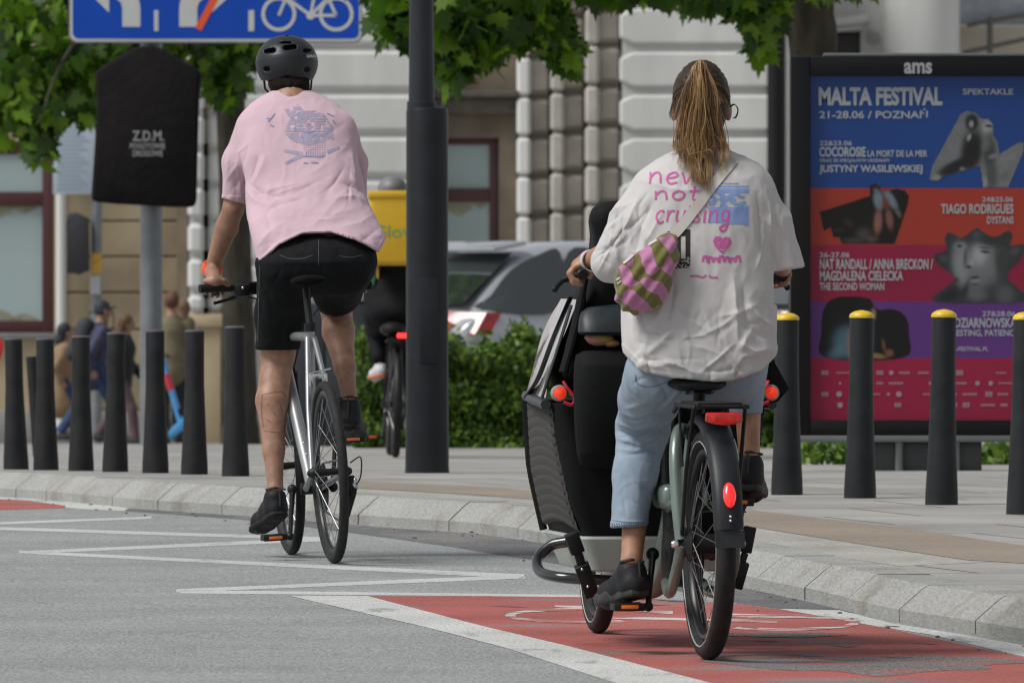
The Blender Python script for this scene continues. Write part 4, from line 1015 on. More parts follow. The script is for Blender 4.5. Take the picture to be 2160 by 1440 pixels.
tree('street tree with a thick dark trunk rising behind the poster display', [(t0 - Vector((0, 0, .1)), .23), (P(1722, 800, YT), .20), (P(1724, 400, YT), .175), (P(1716, 110, YT), .165), (P(1706, -60, YT), .15), (P(1690, -500, YT), .12), (P(1680, -900, YT), .06)],
     [([P(1700, -20, YT), P(1500, -110, YT - 1), P(1250, -90, YT - 2), P(1000, -20, YT - 3)], .07), ([P(1240, -90, YT - 2), P(1120, 20, YT - 2.4), P(1060, 90, YT - 2.8)], .02), ([P(1690, -160, YT), P(1880, -320, YT - 1), P(2200, -420, YT - 1)], .06), ([P(1690, -60, YT), P(1640, 10, YT - .6), P(1600, 70, YT - 1)], .018)],
     [(850, 20, 58, 70, YT - 3, .5, 90), (815, 40, 26, 35, YT - 3, .3, 20), (930, 50, 70, 80, YT - 3, .6, 110), (955, 140, 34, 55, YT - 3.2, .35, 36), (1010, 60, 80, 90, YT - 2.8, .6, 130), (1050, 34, 84, 64, YT - 2.6, .7, 120), (1118, 30, 62, 54, YT - 2.5, .6, 80), (1170, 60, 40, 70, YT - 2.4, .4, 46), (1200, 120, 18, 40, YT - 2.4, .25, 12),
      (1330, -30, 120, 36, YT - 1.8, .6, 90), (1520, -20, 110, 36, YT - 1.4, .6, 100), (1600, 30, 50, 55, YT - 1.2, .4, 60), (1612, 88, 24, 26, YT - 1.2, .2, 12), (1740, -45, 130, 34, YT - .8, .6, 60), (1000, -120, 330, 140, YT - 2.5, 2.2, 900), (1400, -260, 480, 220, YT - 1, 3., 1300), (1700, -560, 620, 320, YT, 3.6, 1500), (2050, -200, 240, 130, YT - 1, 1.6, 300)])

# ------------------------------------------------------------------ parked cars behind the hedge
m_silver = mat('silver_paint', (.50, .525, .56), .25, metal=.4, coat=.6)
m_cglass = mat('car_glass', (.05, .06, .06), .05, metal=.3, spec=1.0, coat=1.0)
setin(m_cglass.node_tree.nodes['Principled BSDF'], 'IOR', 1.6)
m_red = mat('tail_light_red', (.42, .012, .02), .2, coat=.6, var=.3, vscale=12)
m_rub = mat('rubber', (.016, .016, .016), .8)
m_plate = mat('plate_white', (.6, .6, .6), .5)
def make_car(label, base, yaw):
    e = empty('parked_car', base, Matrix.Rotation(yaw, 3, 'Z')); tag(e, label, 'car', 'silver cars parked behind the hedge')
    # stations along the car: x, sill z, belt z, roof z, half width low, at belt, at roof
    S = [(-.02, .42, .80, .84, .70, .74, .70), (.06, .30, .92, .98, .80, .82, .74), (.16, .24, 1.0, 1.08, .85, .86, .74), (.45, .22, 1.02, 1.36, .87, .88, .66), (.72, .22, 1.02, 1.52, .88, .885, .60), (1.1, .22, 1.01, 1.585, .885, .885, .60),
         (1.7, .22, .99, 1.60, .885, .885, .61), (2.4, .22, .97, 1.56, .885, .88, .60), (2.8, .22, .96, 1.40, .885, .87, .62), (3.25, .22, .95, 1.04, .88, .84, .68), (3.6, .22, .88, .93, .87, .80, .66), (4.0, .26, .72, .78, .80, .72, .6), (4.12, .36, .6, .64, .66, .62, .52)]
    def ring(s):
        x, zs, zb, zr, wl_, wb, wr = s
        h = [(wl_ * .9, zs), (wl_, zs + .12), (wl_ + .005, (zs + zb) / 2), (wb, zb - .03), (wb - .015, zb), (wr + .03, zr - .07), (wr - .05, zr - .015), (wr - .3, zr)]
        return [Vector((x, -a, b)) for a, b in h] + [Vector((x, a, b)) for a, b in reversed(h)]
    b = MB(); b.loft([ring(s) for s in S]); body = b.build('body', m_silver, e, local=True, angle=50, subsurf=1)
    def side_y(x, z):
        i = max(k for k in range(len(S) - 1) if S[k][0] <= x); t = (x - S[i][0]) / (S[i + 1][0] - S[i][0]); q = [a + (c - a) * t for a, c in zip(S[i], S[i + 1])]
        t2 = (z - q[2]) / max(q[3] - .07 - q[2], .05); return (q[5] - .015) + (q[6] + .03 - q[5] + .015) * t2
    def pane(poly, off=.012, name='side_window'):
        for sgn in (-1, 1):
            g = MB(); P2 = catmull([(a, c, 0) for a, c in poly], 4, True); outer = [Vector((p.x, sgn * (side_y(p.x, p.y) + off), p.y)) for p in P2]
            cx = sum(p.x for p in P2) / len(P2); cz = sum(p.y for p in P2) / len(P2)
            mid = [Vector(((p.x + cx) / 2, 0, (p.y + cz) / 2)) for p in P2]; mid = [Vector((p.x, sgn * (side_y(p.x, p.z) + off + .006), p.z)) for p in mid]
            k = len(outer); vs = outer + mid + [Vector((cx, sgn * (side_y(cx, cz) + off + .008), cz))]
            g.add(vs, [(i, (i + 1) % k, k + (i + 1) % k, k + i) for i in range(k)] + [(k + i, k + (i + 1) % k, 2 * k) for i in range(k)])
            g.build(name, m_cglass, e, local=True, angle=180)
    pane([(.235, 1.06), (.34, 1.16), (.55, 1.35), (.82, 1.475), (1.02, 1.50), (.88, 1.05)]); pane([(.95, 1.05), (1.09, 1.50), (1.4, 1.52), (1.85, 1.505), (1.85, 1.03)]); pane([(2.0, 1.04), (2.0, 1.46), (2.3, 1.42), (2.62, 1.2), (2.8, 1.02)])
    g = MB()   # hatch glass
    rows_ = []
    for t in [i / 6 for i in range(7)]:
        x = .15 + t * .52; z = 1.085 + t * .40; w = .72 - t * .13
        rows_.append([Vector((x - .035 - .02 * math.cos(q * math.pi / 2 * .9), w * q, z + .012)) for q in (-1, -.7, -.3, .3, .7, 1)])
    g.add([p for r_ in rows_ for p in r_], [(i * 6 + j, i * 6 + j + 1, i * 6 + j + 7, i * 6 + j + 6) for i in range(6) for j in range(5)])
    g.build('rear_window', m_cglass, e, local=True, angle=180)
    MB().box((.60, 0, 1.545), (.30, 1.22, .035), Matrix.Rotation(R(-10), 3, 'Y'), .015).build('spoiler', m_silver, e, local=True)
    for sgn in (-1, 1):
        q = MB(); q.loft([[Vector((.02 + d, sgn * (.52 - d * .2), .84)), Vector((.20 + d, sgn * (.885 + d * .1), .86)), Vector((.30 + d, sgn * (.892 + d * .1), 1.03)), Vector((.06 + d, sgn * .46, 1.04))] for d in (-.075, .05)])
        q.build('tail_light', m_red, e, local=True, angle=30)
    MB().box((-.02, 0, .90), (.02, .52, .12), None, .004).build('number_plate', m_plate, e, local=True)
    MB().box((-.01, 0, .42), (.1, 1.3, .18), None, .03).build('bumper', m_silver, e, local=True)
    for x in (.75, 3.3):
        for sgn in (-1, 1):
            w_ = MB().rev([(.16, -.1), (.30, -.1), (.325, -.06), (.325, .06), (.30, .1), (.16, .1)], (x, sgn * .80, .325), Matrix.Rotation(R(90), 3, 'X'), 28).build('wheel', m_rub, e, local=True)
            MB().rev([(.02, sgn * -.09), (.2, sgn * -.105), (.21, sgn * -.08)], (x, sgn * .80, .325), Matrix.Rotation(R(90), 3, 'X'), 20).build('rim', m_silver, w_, local=True)
    for sgn in (-1, 1): MB().ball((2.62, sgn * .98, 1.06), (.07, .11, .07)).build('mirror', m_silver, e, local=True)
    return e
c1 = make_car('silver hatchback with a red tail light behind the hedge beside the lamp post', (P(952, 0, 81).x - .40, 82.0, GP(82)), R(31))
c1.scale = (1.04, 1.04, 1.015)
c2 = copy_tree(c1); c2.location = (c1.location.x + 2.75, 82.2, GP(82.2)); tag(c2, 'silver car glimpsed between the woman and the poster display')

# ================================================================== bicycles
m_tyre = mat('tyre_rubber', (.017, .017, .017), .75, spec=.3, var=.3, vscale=30, bump=.3, bscale=220)
m_rimb = mat('black_rim', (.011, .0115, .0125), .35, metal=.2)
m_steel = mat('spoke_steel', (.26, .26, .26), .35, metal=.9)
m_matb = mat('matt_black', (.0075, .0075, .008), .5, spec=.3, var=.3, vscale=20)
m_alu = mat('silver_frame', (.36, .37, .38), .33, metal=.6, var=.08, vscale=8)
m_chrome = mat('bright_metal', (.62, .62, .63), .22, metal=.95)
m_green = mat('grey_green_paint', (.15, .19, .165), .33, metal=.35, coat=.3, var=.12, vscale=10)
m_refl = mat('red_reflector', (.62, .018, .012), .25, var=.35, vscale=60, coat=.5)
m_amber = mat('amber_reflector', (.75, .17, .01), .3)
m_strp = mat('reflective_stripe', (.36, .36, .35), .4)

class Bike:
    """local frame: x right, y forward, z up, origin where the rear tyre meets the road"""
    def __init__(s, name, contact, theta, lean=0.0, pitch=0.0):
        s.M = Matrix.Rotation(theta, 4, 'Z') @ Matrix.Rotation(pitch, 4, 'X') @ Matrix.Rotation(lean, 4, 'Y')
        s.e = empty(name, contact, s.M); s.W = WM[s.e.name]; s.I = s.W.inverted()
    def loc(s, px, py, u):
        """photo pixel on the plane y = u of the bike's own frame"""
        o = s.I @ Vector((0, 0, ZC)); d = s.I.to_3x3() @ Vector(((px - 1080) / F, 1, (YH - py) / F)); t = (u - o.y) / d.y
        return o + d * t
    def world(s, p): return s.W @ Vector(p)
    def b(s, mb, name, m, parent=None, **k): return mb.build(name, m, parent or s.e, local=True, **k)
def wheel(bk, u, Rw, tr, hubw=.05, nsp=28, stripe=False, rimd=.02, hub_r=.016, x=0.0, disc=False):
    c = (x, u, Rw); w = bk.b(MB().torus(c, Rw - tr * 2 - rimd * .35, tr * .62, n=64, m=10, rz=rimd * .6), 'wheel', m_rimb)
    t = MB(); t.torus(c, Rw - tr, tr, n=72, m=14)
    rr = random.Random(3)
    bk.b(t, 'tyre', m_tyre, w, angle=60)
    if stripe:
        for sg_ in (-1, 1): bk.b(MB().torus((x + sg_ * tr * .93, u, Rw), Rw - tr * 1.35, .002, n=64, m=6, rz=.0022), 'reflective_stripe', m_strp, w)
    h = MB(); h.rev([(.006, -hubw - .02), (.010, -hubw - .018), (hub_r * 1.7, -hubw + .004), (hub_r * 1.7, -hubw + .008), (hub_r, -hubw + .016), (hub_r, hubw - .016), (hub_r * 1.7, hubw - .008), (hub_r * 1.7, hubw - .004), (.010, hubw + .018), (.006, hubw + .02)], c, Matrix.Rotation(R(90), 3, 'Y'), 20)
    bk.b(h, 'hub', m_matb, w)
    sp_ = MB(); r0, r1 = hub_r * 1.6, Rw - tr * 2 - rimd * .8
    for i in range(nsp):
        a = 2 * math.pi * i / nsp; sg_ = 1 if i % 2 else -1; a0 = a + (1 if (i // 2) % 2 else -1) * .9
        sp_.tube([(x + sg_ * (hubw - .006), u + r0 * math.cos(a0), Rw + r0 * math.sin(a0)), (x, u + r1 * math.cos(a), Rw + r1 * math.sin(a))], .0012, 5)
    bk.b(sp_, 'spokes', m_steel, w, smooth=False)
    return w
def crank(bk, bb, left_tip, right_tip, m=m_matb, qx=.055):
    """two crank arms with pedals; tips are the pedal axle ends"""
    for sgn, tip in ((-1, left_tip), (1, right_tip)):
        a = Vector((bb[0] + sgn * qx, bb[1], bb[2])); t = Vector((bb[0] + sgn * (qx + .022), tip[1], tip[2]))
        c = bk.b(MB().tube([a, a.lerp(t, .5), t], [.019, .014, .015], 12, flat=.6).ball(a, .02).ball(t, .015), 'crank_arm', m)
        p = MB(); pc = Vector((t.x + sgn * .062, t.y, t.z))
        p.tube([t, pc + Vector((sgn * .045, 0, 0))], .006, 8)
        p.box(pc + Vector((0, -.038, 0)), (.092, .012, .024), None, .004).box(pc + Vector((0, .038, 0)), (.092, .012, .024), None, .004).box(pc + Vector((-.04, 0, 0)), (.012, .075, .02), None, .004).box(pc + Vector((.04, 0, 0)), (.012, .075, .02), None, .004).box(pc, (.03, .07, .02), None, .005)
        pd = bk.b(p, 'pedal', m_matb, c)
        bk.b(MB().box(pc + Vector((0, -.0455, 0)), (.05, .004, .011), None, .001), 'pedal_reflector', m_amber, pd)

# ------------------------------------------------------------------ the woman's cargo bicycle
pr = ground(1494, 1391); pf = ground(1265, 1336)
dv = pf - pr; WB = 2.03; thW = math.atan2(-dv.x, dv.y)
cg = Bike('cargo_bicycle', pr, thW, 0.0, math.atan2(G(pr.y + 2) - G(pr.y), 2.0))
tag(cg.e, 'long grey green cargo bicycle with a black covered box, ridden by the woman', 'cargo bicycle')
wheel(cg, 0, .335, .029, .06, 32, True, .026, .03)
wheel(cg, WB, .255, .026, .045, 28, True, .022, .03)
def fender(bk, u, Rw, Rf, w, a0, a1, name='mudguard', m=m_matb, parent=None):
    rings = []; n = 26
    for i in range(n + 1):
        a = R(a0 + (a1 - a0) * i / n); ring = []
        pr_ = [(-w, -.022), (-w * .92, -.006), (-w * .6, .003), (0, .007), (w * .6, .003), (w * .92, -.006), (w, -.022), (w * .86, -.010), (0, .002), (-w * .86, -.010)]
        for x, r in pr_: ring.append(Vector((x, u + (Rf + r) * math.cos(a), Rw + (Rf + r) * math.sin(a))))
        rings.append(ring)
    return bk.b(MB().loft(rings), name, m, parent, angle=50)
m_mud = mat('mudguard_plastic', (.014, .016, .019), .45, spec=.3, var=.2, vscale=12, bump=.06, bscale=90)
md = fender(cg, 0, .335, .372, .044, 62, 172, m=m_mud)
fl = MB(); a_ = R(172)
q = [Vector((x, .0 + .372 * math.cos(R(a)) - (.0), .335 + .372 * math.sin(R(a)))) for a in (170, 184) for x in (-.043, .043)]
fl.loft([[Vector((-.042, -.372 + .004, .385)), Vector((.042, -.372 + .004, .385)), Vector((.042, -.360, .385)), Vector((-.042, -.360, .385))], [Vector((-.043, -.376, .335)), Vector((.043, -.376, .335)), Vector((.043, -.366, .335)), Vector((-.043, -.366, .335))]])
cg.b(fl, 'mud_flap', mat('flap_rubber', (.024, .027, .031), .55, spec=.3, var=.15, vscale=20), md)
# lamp on the mudguard, two rivets
lt = MB(); c = Vector((0, -.362, .485))
rings = []
for i in range(9):
    a = -math.pi / 2 + math.pi * i / 8; k = max(.05, math.cos(a)); rings.append([c + Vector((.019 * k * math.cos(b), -.004 - .016 * k * max(0, math.sin(b)) + .012 * (1 - (i - 4) ** 2 / 16) * 0 - .006 * (1 if i < 5 else .5), .036 * math.sin(a))) for b in [2 * math.pi * j / 12 for j in range(12)]])
for r_ in rings:
    for p in r_: p.y += -(p.z - .485) * .36 * -1 * .9 + .012
cg.b(MB().loft(rings), 'rear_lamp', mat('lamp_red', (.75, .02, .02), .25, var=.3, vscale=70, coat=.6, emit=((1, .03, .03), .5)), md)
for z in (.412, .424): cg.b(MB().ball((0, -.376, z), .0045), 'rivet', m_chrome, md)
# rack, reflector
rk = MB(); zr = .735
for x in (-.075, .075): rk.tube([(x, .16, zr - .02), (x, .10, zr), (x, -.20, zr), (x * .9, -.235, zr)], .007, 10)
for y in (-.225, -.1, .02, .12): rk.tube([(-.08, y, zr), (.08, y, zr)], .006, 8)
rk.box((0, -.05, zr + .008), (.13, .30, .008), None, .003)
for x in (-.075, .075): rk.tube([(x, -.19, zr), (x * 1.05, -.08, .55), (x * 1.05, -.0, .345)], .006, 8)
rk.tube([(-.083, .02, zr - .01), (-.078, -.01, .56)], .004, 8)
rack = cg.b(rk, 'rack', m_matb)
rp = [(-.051, .014), (.051, .014), (.053, .004), (.053, -.012), (.028, -.020), (.0, -.023), (-.028, -.020), (-.053, -.012), (-.053, .004)]
cg.b(MB().prism([(x + .002, z + .705) for x, z in rp], -.258, -.238, .003), 'reflector', m_refl, rack, angle=30)
# saddle and post
sd = MB(); rings = []
for y, w, zt, h in ((-.10, .035, .775, .03), (-.085, .075, .785, .045), (-.03, .098, .795, .055), (.04, .085, .795, .055), (.10, .045, .79, .05), (.16, .025, .785, .045), (.19, .014, .775, .03)):
    rings.append([Vector((w * math.cos(t), y + .235, zt + .03 - h / 2 + h / 2 * math.sin(t))) for t in [2 * math.pi * j / 16 for j in range(16)]])
cg.b(MB().loft(rings).tube([(-.03, .06, .775), (-.03, .24, .765)], .005, 8).tube([(.03, .06, .775), (.03, .24, .765)], .005, 8), 'saddle', m_matb, subsurf=1)
cg.b(MB().tube([(0, .15, .775), (0, .235, .58)], .018, 14), 'seat_post', m_matb)
# frame: seat tube, stays, lower loop, motor, long low tube
BB = Vector((0, .46, .292))
fr = MB()
fr.tube(catmull([(0, .215, .64), (0, .30, .50), (0, .40, .34)], 6), [.032] * 13, 16)
for x in (-1, 1):
    fr.tube(catmull([(x * .02, .22, .655), (x * .06, .15, .66), (x * .082, .085, .60), (x * .085, .04, .47), (x * .078, .005, .345)], 6), [.019] * 25, 14)
    fr.tube(catmull([(x * .078, .0, .335), (x * .082, .05, .27), (x * .080, .16, .205), (x * .066, .30, .185), (x * .05, .44, .21)], 6), [.017] * 25, 12)
    fr.tube(catmull([(x * .078, .08, .455), (x * .07, .24, .44), (x * .05, .40, .43)], 5), [.015] * 11, 12)
fr.tube(catmull([(0, .42, .46), (0, .56, .44), (0, .70, .32), (0, .86, .20), (0, 1.3, .165), (0, 1.72, .19), (0, 1.88, .42), (0, 1.86, .60)], 6), .036, 16)
frame = cg.b(fr, 'frame', m_green)
cg.b(MB().box((0, .50, .46), (.14, .20, .075), None, .025, 3), 'frame_cover', m_green, frame)
mo = MB(); mo.rev([(.05, -.055), (.085, -.05), (.09, 0), (.085, .05), (.05, .055)], (0, .45, .285), Matrix.Rotation(R(90), 3, 'Y'), 24).box((0, .50, .38), (.085, .16, .17), None, .03, 3)
cg.b(mo, 'motor', m_matb)
cg.b(MB().tube([(.062, 0, .335), (.062, .44, .29)], .055, 14, flat=.25), 'chain_guard', m_matb)
for x in (-1, 1): cg.b(MB().rev([(.003, 0), (.012, .002), (.012, .014), (.008, .02)], (x * .088, 0, .335), Matrix.Rotation(R(90 * x), 3, 'Y'), 12), 'axle_nut', m_chrome, frame)
cl = cg.loc(1330, 1278, .42); cr = cg.loc(1568, 1058, .50)
crank(cg, BB, (0, .40, cl.z), (0, .52, BB.z * 2 - cl.z), qx=.088)
# front fork, steering column, handlebar
fk = MB()
for x in (-1, 1): fk.tube([(x * .058, WB, .255), (x * .06, WB - .05, .46), (x * .045, WB - .10, .60)], .015, 10)
fk.tube([(-.05, WB - .10, .6), (.05, WB - .10, .6)], .018, 10).tube([(0, WB - .10, .6), (0, WB - .14, .70)], .02, 10)
cg.b(fk, 'fork', m_matb)
hb = MB(); gl_ = cg.loc(1228, 579, .52); gr_ = cg.loc(1650, 583, .52)
zb = gl_.z
hb.tube(catmull([gl_ + Vector((.02, .16, .005)), Vector((-.19, .74, zb + .03)), Vector((-.06, .77, zb + .0)), Vector((.06, .77, zb + .0)), Vector((.19, .74, zb + .03)), gr_ + Vector((-.02, .16, .005))], 6), .012, 10)
hb.tube([(0, .77, zb), (0, .76, zb - .18), (0, .70, .40)], [.016, .022, .022], 12)
hbar = cg.b(hb, 'handlebar', m_matb)
for g_, sg_ in ((gl_, -1), (gr_, 1)):
    cg.b(MB().tube([g_, g_ + Vector((.004 * -sg_, .02, .002)), g_ + Vector((.02 * -sg_, .13, .005))], [.0165, .0175, .016], 16).rev([(.0165, 0), (.012, -.004), (.011, -.002), (.004, -.003)], g_, Matrix.Rotation(R(90), 3, 'X').inverted(), 16), 'grip', m_matb, hbar)
for tip, sg_ in ((cg.loc(1170, 610, .66), -1), (cg.loc(1661, 606, .66), 1)):
    g_ = gl_ if sg_ < 0 else gr_
    cg.b(MB().tube(catmull([g_ + Vector((-.02 * sg_, .17, 0)), (g_ + tip) / 2 + Vector((0, .10, .004)), tip], 5), [.010] * 5 + [.008] * 5 + [.0085], 10).ball(tip, .0095), 'brake_lever', m_matb, hbar)
# cargo box
m_boxb = mat('black_canvas', (.0045, .0048, .0055), .8, spec=.2, var=.3, vscale=8, bump=.2, bscale=60)
m_mesh = mat('grey_mesh', (.068, .065, .061), .9, spec=.15, var=.08, vscale=60)
m_tub = mat('box_tub', (.31, .335, .305), .55, var=.1, vscale=3, bump=.05, bscale=60)
UB = .86
def L_(px, py, u): return cg.loc(px, py, u)
def boxring(z, w, u0, u1, r=.05, n=5, wf=None):
    o = []; wf = w if wf is None else wf
    for cx, cy, a in ((w - r, u0 + r, -90), (wf - r, u1 - r, 0), (-wf + r, u1 - r, 90), (-w + r, u0 + r, 180)):
        o += [Vector((cx + r * math.cos(R(a + 90 * i / n)), cy + r * math.sin(R(a + 90 * i / n)), z)) for i in range(n + 1)]
    return o
zc1 = L_(1225, 1131, UB).z; zc0 = L_(1240, 1202, UB).z
def hwid(py, px): return abs(L_(px, py, UB).x)
w_a = hwid(1200, 1250) + .0; w_b = hwid(1131, 1228); w_c = hwid(1000, 1190); w_d = hwid(850, 1166)
z_c = L_(1190, 1000, UB).z; z_d = L_(1166, 850, UB).z
tub = cg.b(MB().loft([boxring(zc0 - .005, w_a - .01, UB + .02, 1.60, .035), boxring(zc0, w_a, UB + .005, 1.60, .035, 5, w_a - .01), boxring(zc1 - .008, w_b + .004, UB - .008, 1.63, .035, 5, w_b), boxring(zc1, w_b, UB, 1.63, .035, 5, w_b - .004)]), 'cargo_tub', m_tub, angle=30)
def WF(z): return float(np.interp(z, [zc1, z_c, z_d], [w_b - .006, .262, .268]))
bx_ = MB()
bx_.loft([boxring(zc1 + .001, w_b - .006, UB + .004, 1.62, .04, 5, WF(zc1) - .006), boxring((zc1 + z_c) / 2, (w_b + w_c) / 2 + .006, UB - .008, 1.65, .045, 5, WF((zc1 + z_c) / 2)), boxring(z_c, w_c, UB - .012, 1.68, .05, 5, WF(z_c)), boxring((z_c + z_d) / 2, (w_c + w_d) / 2 + .006, UB - .012, 1.71, .05, 5, WF((z_c + z_d) / 2)), boxring(z_d, w_d, UB, 1.73, .05, 5, WF(z_d))])
box = cg.b(bx_, 'cargo_box', m_boxb, angle=60)
def side_w(z, u): t = min(1, max(0, (u - UB) / (1.70 - UB))); return box_w(z) + (WF(z) - box_w(z)) * t
def box_w(z):
    zs = [zc1, z_c, z_d]; ws = [w_b, w_c, w_d]
    return float(np.interp(z, zs, ws)) + .006 * math.sin(math.pi * min(1, max(0, (z - zc1) / (z_c - zc1)))) if z < z_c else float(np.interp(z, zs, ws)) + .006 * math.sin(math.pi * min(1, max(0, (z - z_c) / (z_d - z_c))))
for sg_ in (-1, 1):     # grey mesh side panels with quilted seams
    pm_ = MB(); nu, nz = 22, 60; vs = []
    for i in range(nz + 1):
        z = zc1 + .012 + (z_d - zc1 - .02) * i / nz
        for j in range(nu + 1):
            t = j / nu; u = UB + .03 + t * (1.58 - UB + .09 * (z - zc1) / (z_d - zc1))
            zz = z + .022 * math.sin(math.pi * t); puff = .007 + .0025 * abs(math.sin(math.pi * (i + .001) / nz * 13)) - (.009 if (j in (0, nu) or i in (0, nz)) else 0)
            vs.append(Vector((sg_ * (side_w(min(max(zz, zc1), z_d), u) + puff), u, min(zz, z_d))))
    pm_.add(vs, [(i * (nu + 1) + j, i * (nu + 1) + j + 1, (i + 1) * (nu + 1) + j + 1, (i + 1) * (nu + 1) + j) for i in range(nz) for j in range(nu)])
    cg.b(pm_, 'side_panel', m_mesh, box, angle=180)
    se = MB()
    for i in range(1, 13):
        z = zc1 + .012 + (z_d - zc1 - .02) * i / 13
        se.tube([Vector((sg_ * (side_w(min(z + .022 * math.sin(math.pi * t), z_d), UB + .04 + t * (1.56 - UB + .09 * (z - zc1) / (z_d - zc1))) + .0066), UB + .04 + t * (1.56 - UB + .09 * (z - zc1) / (z_d - zc1)), min(z + .022 * math.sin(math.pi * t), z_d))) for t in [k / 12 for k in range(13)]], .0022, 5)
    cg.b(MB().tube([(sg_ * (side_w(z, 1.64) + .004), 1.585 + .09 * (z - zc1) / (z_d - zc1) + .04, z) for z in [zc1 + (z_d - zc1) * k / 8 for k in range(9)]], .012, 8), 'edge_binding', m_boxb, box)
    cg.b(se, 'panel_seam', mat('seam_grey', (.03, .029, .028), .9), box)
# hood above the box
z1 = L_(1238, 600, UB).z; z2 = L_(1226, 560, UB).z; z3 = L_(1245, 420, UB).z
w1_ = hwid(600, 1240); w3_ = hwid(430, 1240)
hood = cg.b(MB().loft([boxring(z_d - .01, w_d - .012, UB + .012, 1.72, .05, 5, WF(z_d) - .012), boxring((z_d + z1) / 2, (w_d + w1_) / 2 + .01, UB + .0, 1.64, .06, 5, (WF(z_d) + w1_) / 2 - .012), boxring(z1, w1_ - .012, UB - .02, 1.42, .06, 5, w1_ - .06), boxring(z1 + .06, w1_ - .012, UB - .03, 1.30, .06, 5, w1_ - .055),
    boxring((z2 + z3) / 2, w1_ - .026, UB - .03, 1.16, .05, 5, w1_ - .05), boxring(z3 - .07, w1_ - .002, UB - .035, 1.12, .05, 5, w1_ - .03), boxring(z3 - .025, w1_ - .012, UB - .03, 1.10, .05, 5, w1_ - .04), boxring(z3, w1_ - .06, UB - .0, 1.06, .05)]), 'hood', m_boxb, box, angle=60, subsurf=1)
m_clear = mat('clear_window', (.36, .27, .28), .14, col2=(.58, .57, .57), vscale=9, coat=.8, stretch=(1, 1.4, .7))
for sg_ in (-1, 1):
    g = MB(); nn = 8; vs = []
    for i in range(nn + 1):
        t = i / nn; z = z_d + .015 + (z1 - z_d - .06) * t; w = w_d + (w1_ - w_d) * t + .012 + .014 * math.sin(math.pi * t)
        for j in range(nn + 1):
            s_ = j / nn; u0 = UB + .10 + .02 * t; u1 = 1.64 - .20 * t; uu = u0 + (u1 - u0) * s_; w = (w_d + (WF(z_d) - w_d) * (uu - UB) / .84) * (1 - t) + (w1_ - .025 * (uu - UB) / .7) * t + .012 + .014 * math.sin(math.pi * t); vs.append(Vector((sg_ * (w + .008 * math.sin(math.pi * s_) + .004 * math.sin(9 * s_ + 7 * t)), u0 + (u1 - u0) * s_, z)))
    g.add(vs, [(i * (nn + 1) + j, i * (nn + 1) + j + 1, (i + 1) * (nn + 1) + j + 1, (i + 1) * (nn + 1) + j) for i in range(nn) for j in range(nn)])
    cg.b(g, 'side_window', m_clear, hood, angle=180)
    st_ = MB()
    zz = lambda t: z_d + .0 + (z1 - z_d - .03) * t
    ww = lambda t: w_d + (w1_ - w_d) * t + .03
    st_.tube(catmull([(sg_ * ww(.95), UB + .10, zz(.98)), (sg_ * (ww(.6) + .006), UB + .16, zz(.6)), (sg_ * (ww(.25) - .006), UB + .30, zz(.22)), (sg_ * (w_d - .012), UB + .62, z_d + .01)], 6), .011, 8, flat=.45)
    st_.tube(catmull([(sg_ * ww(.9), UB + .06, zz(.9)), (sg_ * ww(.45), UB + .05, zz(.45)), (sg_ * (w_d + .022), UB + .10, z_d + .0)], 6), .013, 8, flat=.4)
    st_.tube(catmull([(sg_ * (w_d + .018), UB + .02, z_d - .005), (sg_ * (w_d - .004), UB + .4, z_d + .005), (sg_ * (WF(z_d) + .012), 1.66, z_d + .01)], 6), .016, 8)
    cg.b(st_, 'strap', mat('strap_grey', (.016, .018, .021), .4, var=.3, vscale=30), hood)
    fl = MB(); fl.tube(catmull([(sg_ * (w1_ + .01), UB - .02, z1 + .02), (sg_ * (w1_ + .035), UB - .0, z1 - .12), (sg_ * (w_d - .03), UB - .01, z_d + .09)], 6), [.02] * 3 + [.03] * 5 + [.028] * 5, 10, flat=.5)
    cg.b(fl, 'storm_flap', m_boxb, hood)
# pouch on the back of the box, its flap and the cloth inside
pc = L_(1262, 860, UB - .05)
pw = abs(L_(1200, 850, UB).x - L_(1400, 850, UB).x) / 2; zt_ = L_(1260, 735, UB).z; zb_ = L_(1260, 985, UB).z; cx_ = L_(1300, 850, UB).x
def pouch(z, w, d): return [Vector((cx_ + w * math.copysign(abs(math.cos(t)) ** .55, math.cos(t)), UB - .015 - d * .5 + d * .55 * math.copysign(abs(math.sin(t)) ** .7, math.sin(t)), z)) for t in [2 * math.pi * k / 28 for k in range(28)]]
po = cg.b(MB().loft([pouch(zb_ - .005, pw * .80, .05), pouch(zb_ + .02, pw * .9, .10), pouch((zt_ + zb_) / 2, pw, .14), pouch(zt_ - .03, pw * .98, .13), pouch(zt_, pw * .93, .10)]), 'rear_pouch', m_boxb, box, subsurf=1)
fz = L_(1260, 640, UB).z
cg.b(MB().loft([pouch(fz - .0, pw * .80, .05), pouch(fz - .05, pw * .86, .09), pouch(zt_ + .045, pw * .9, .12), pouch(zt_ + .038, pw * .84, .08)]), 'pouch_flap', mat('teal_sheen_cloth', (.013, .020, .024), .5, var=.3, vscale=8), po, subsurf=1)
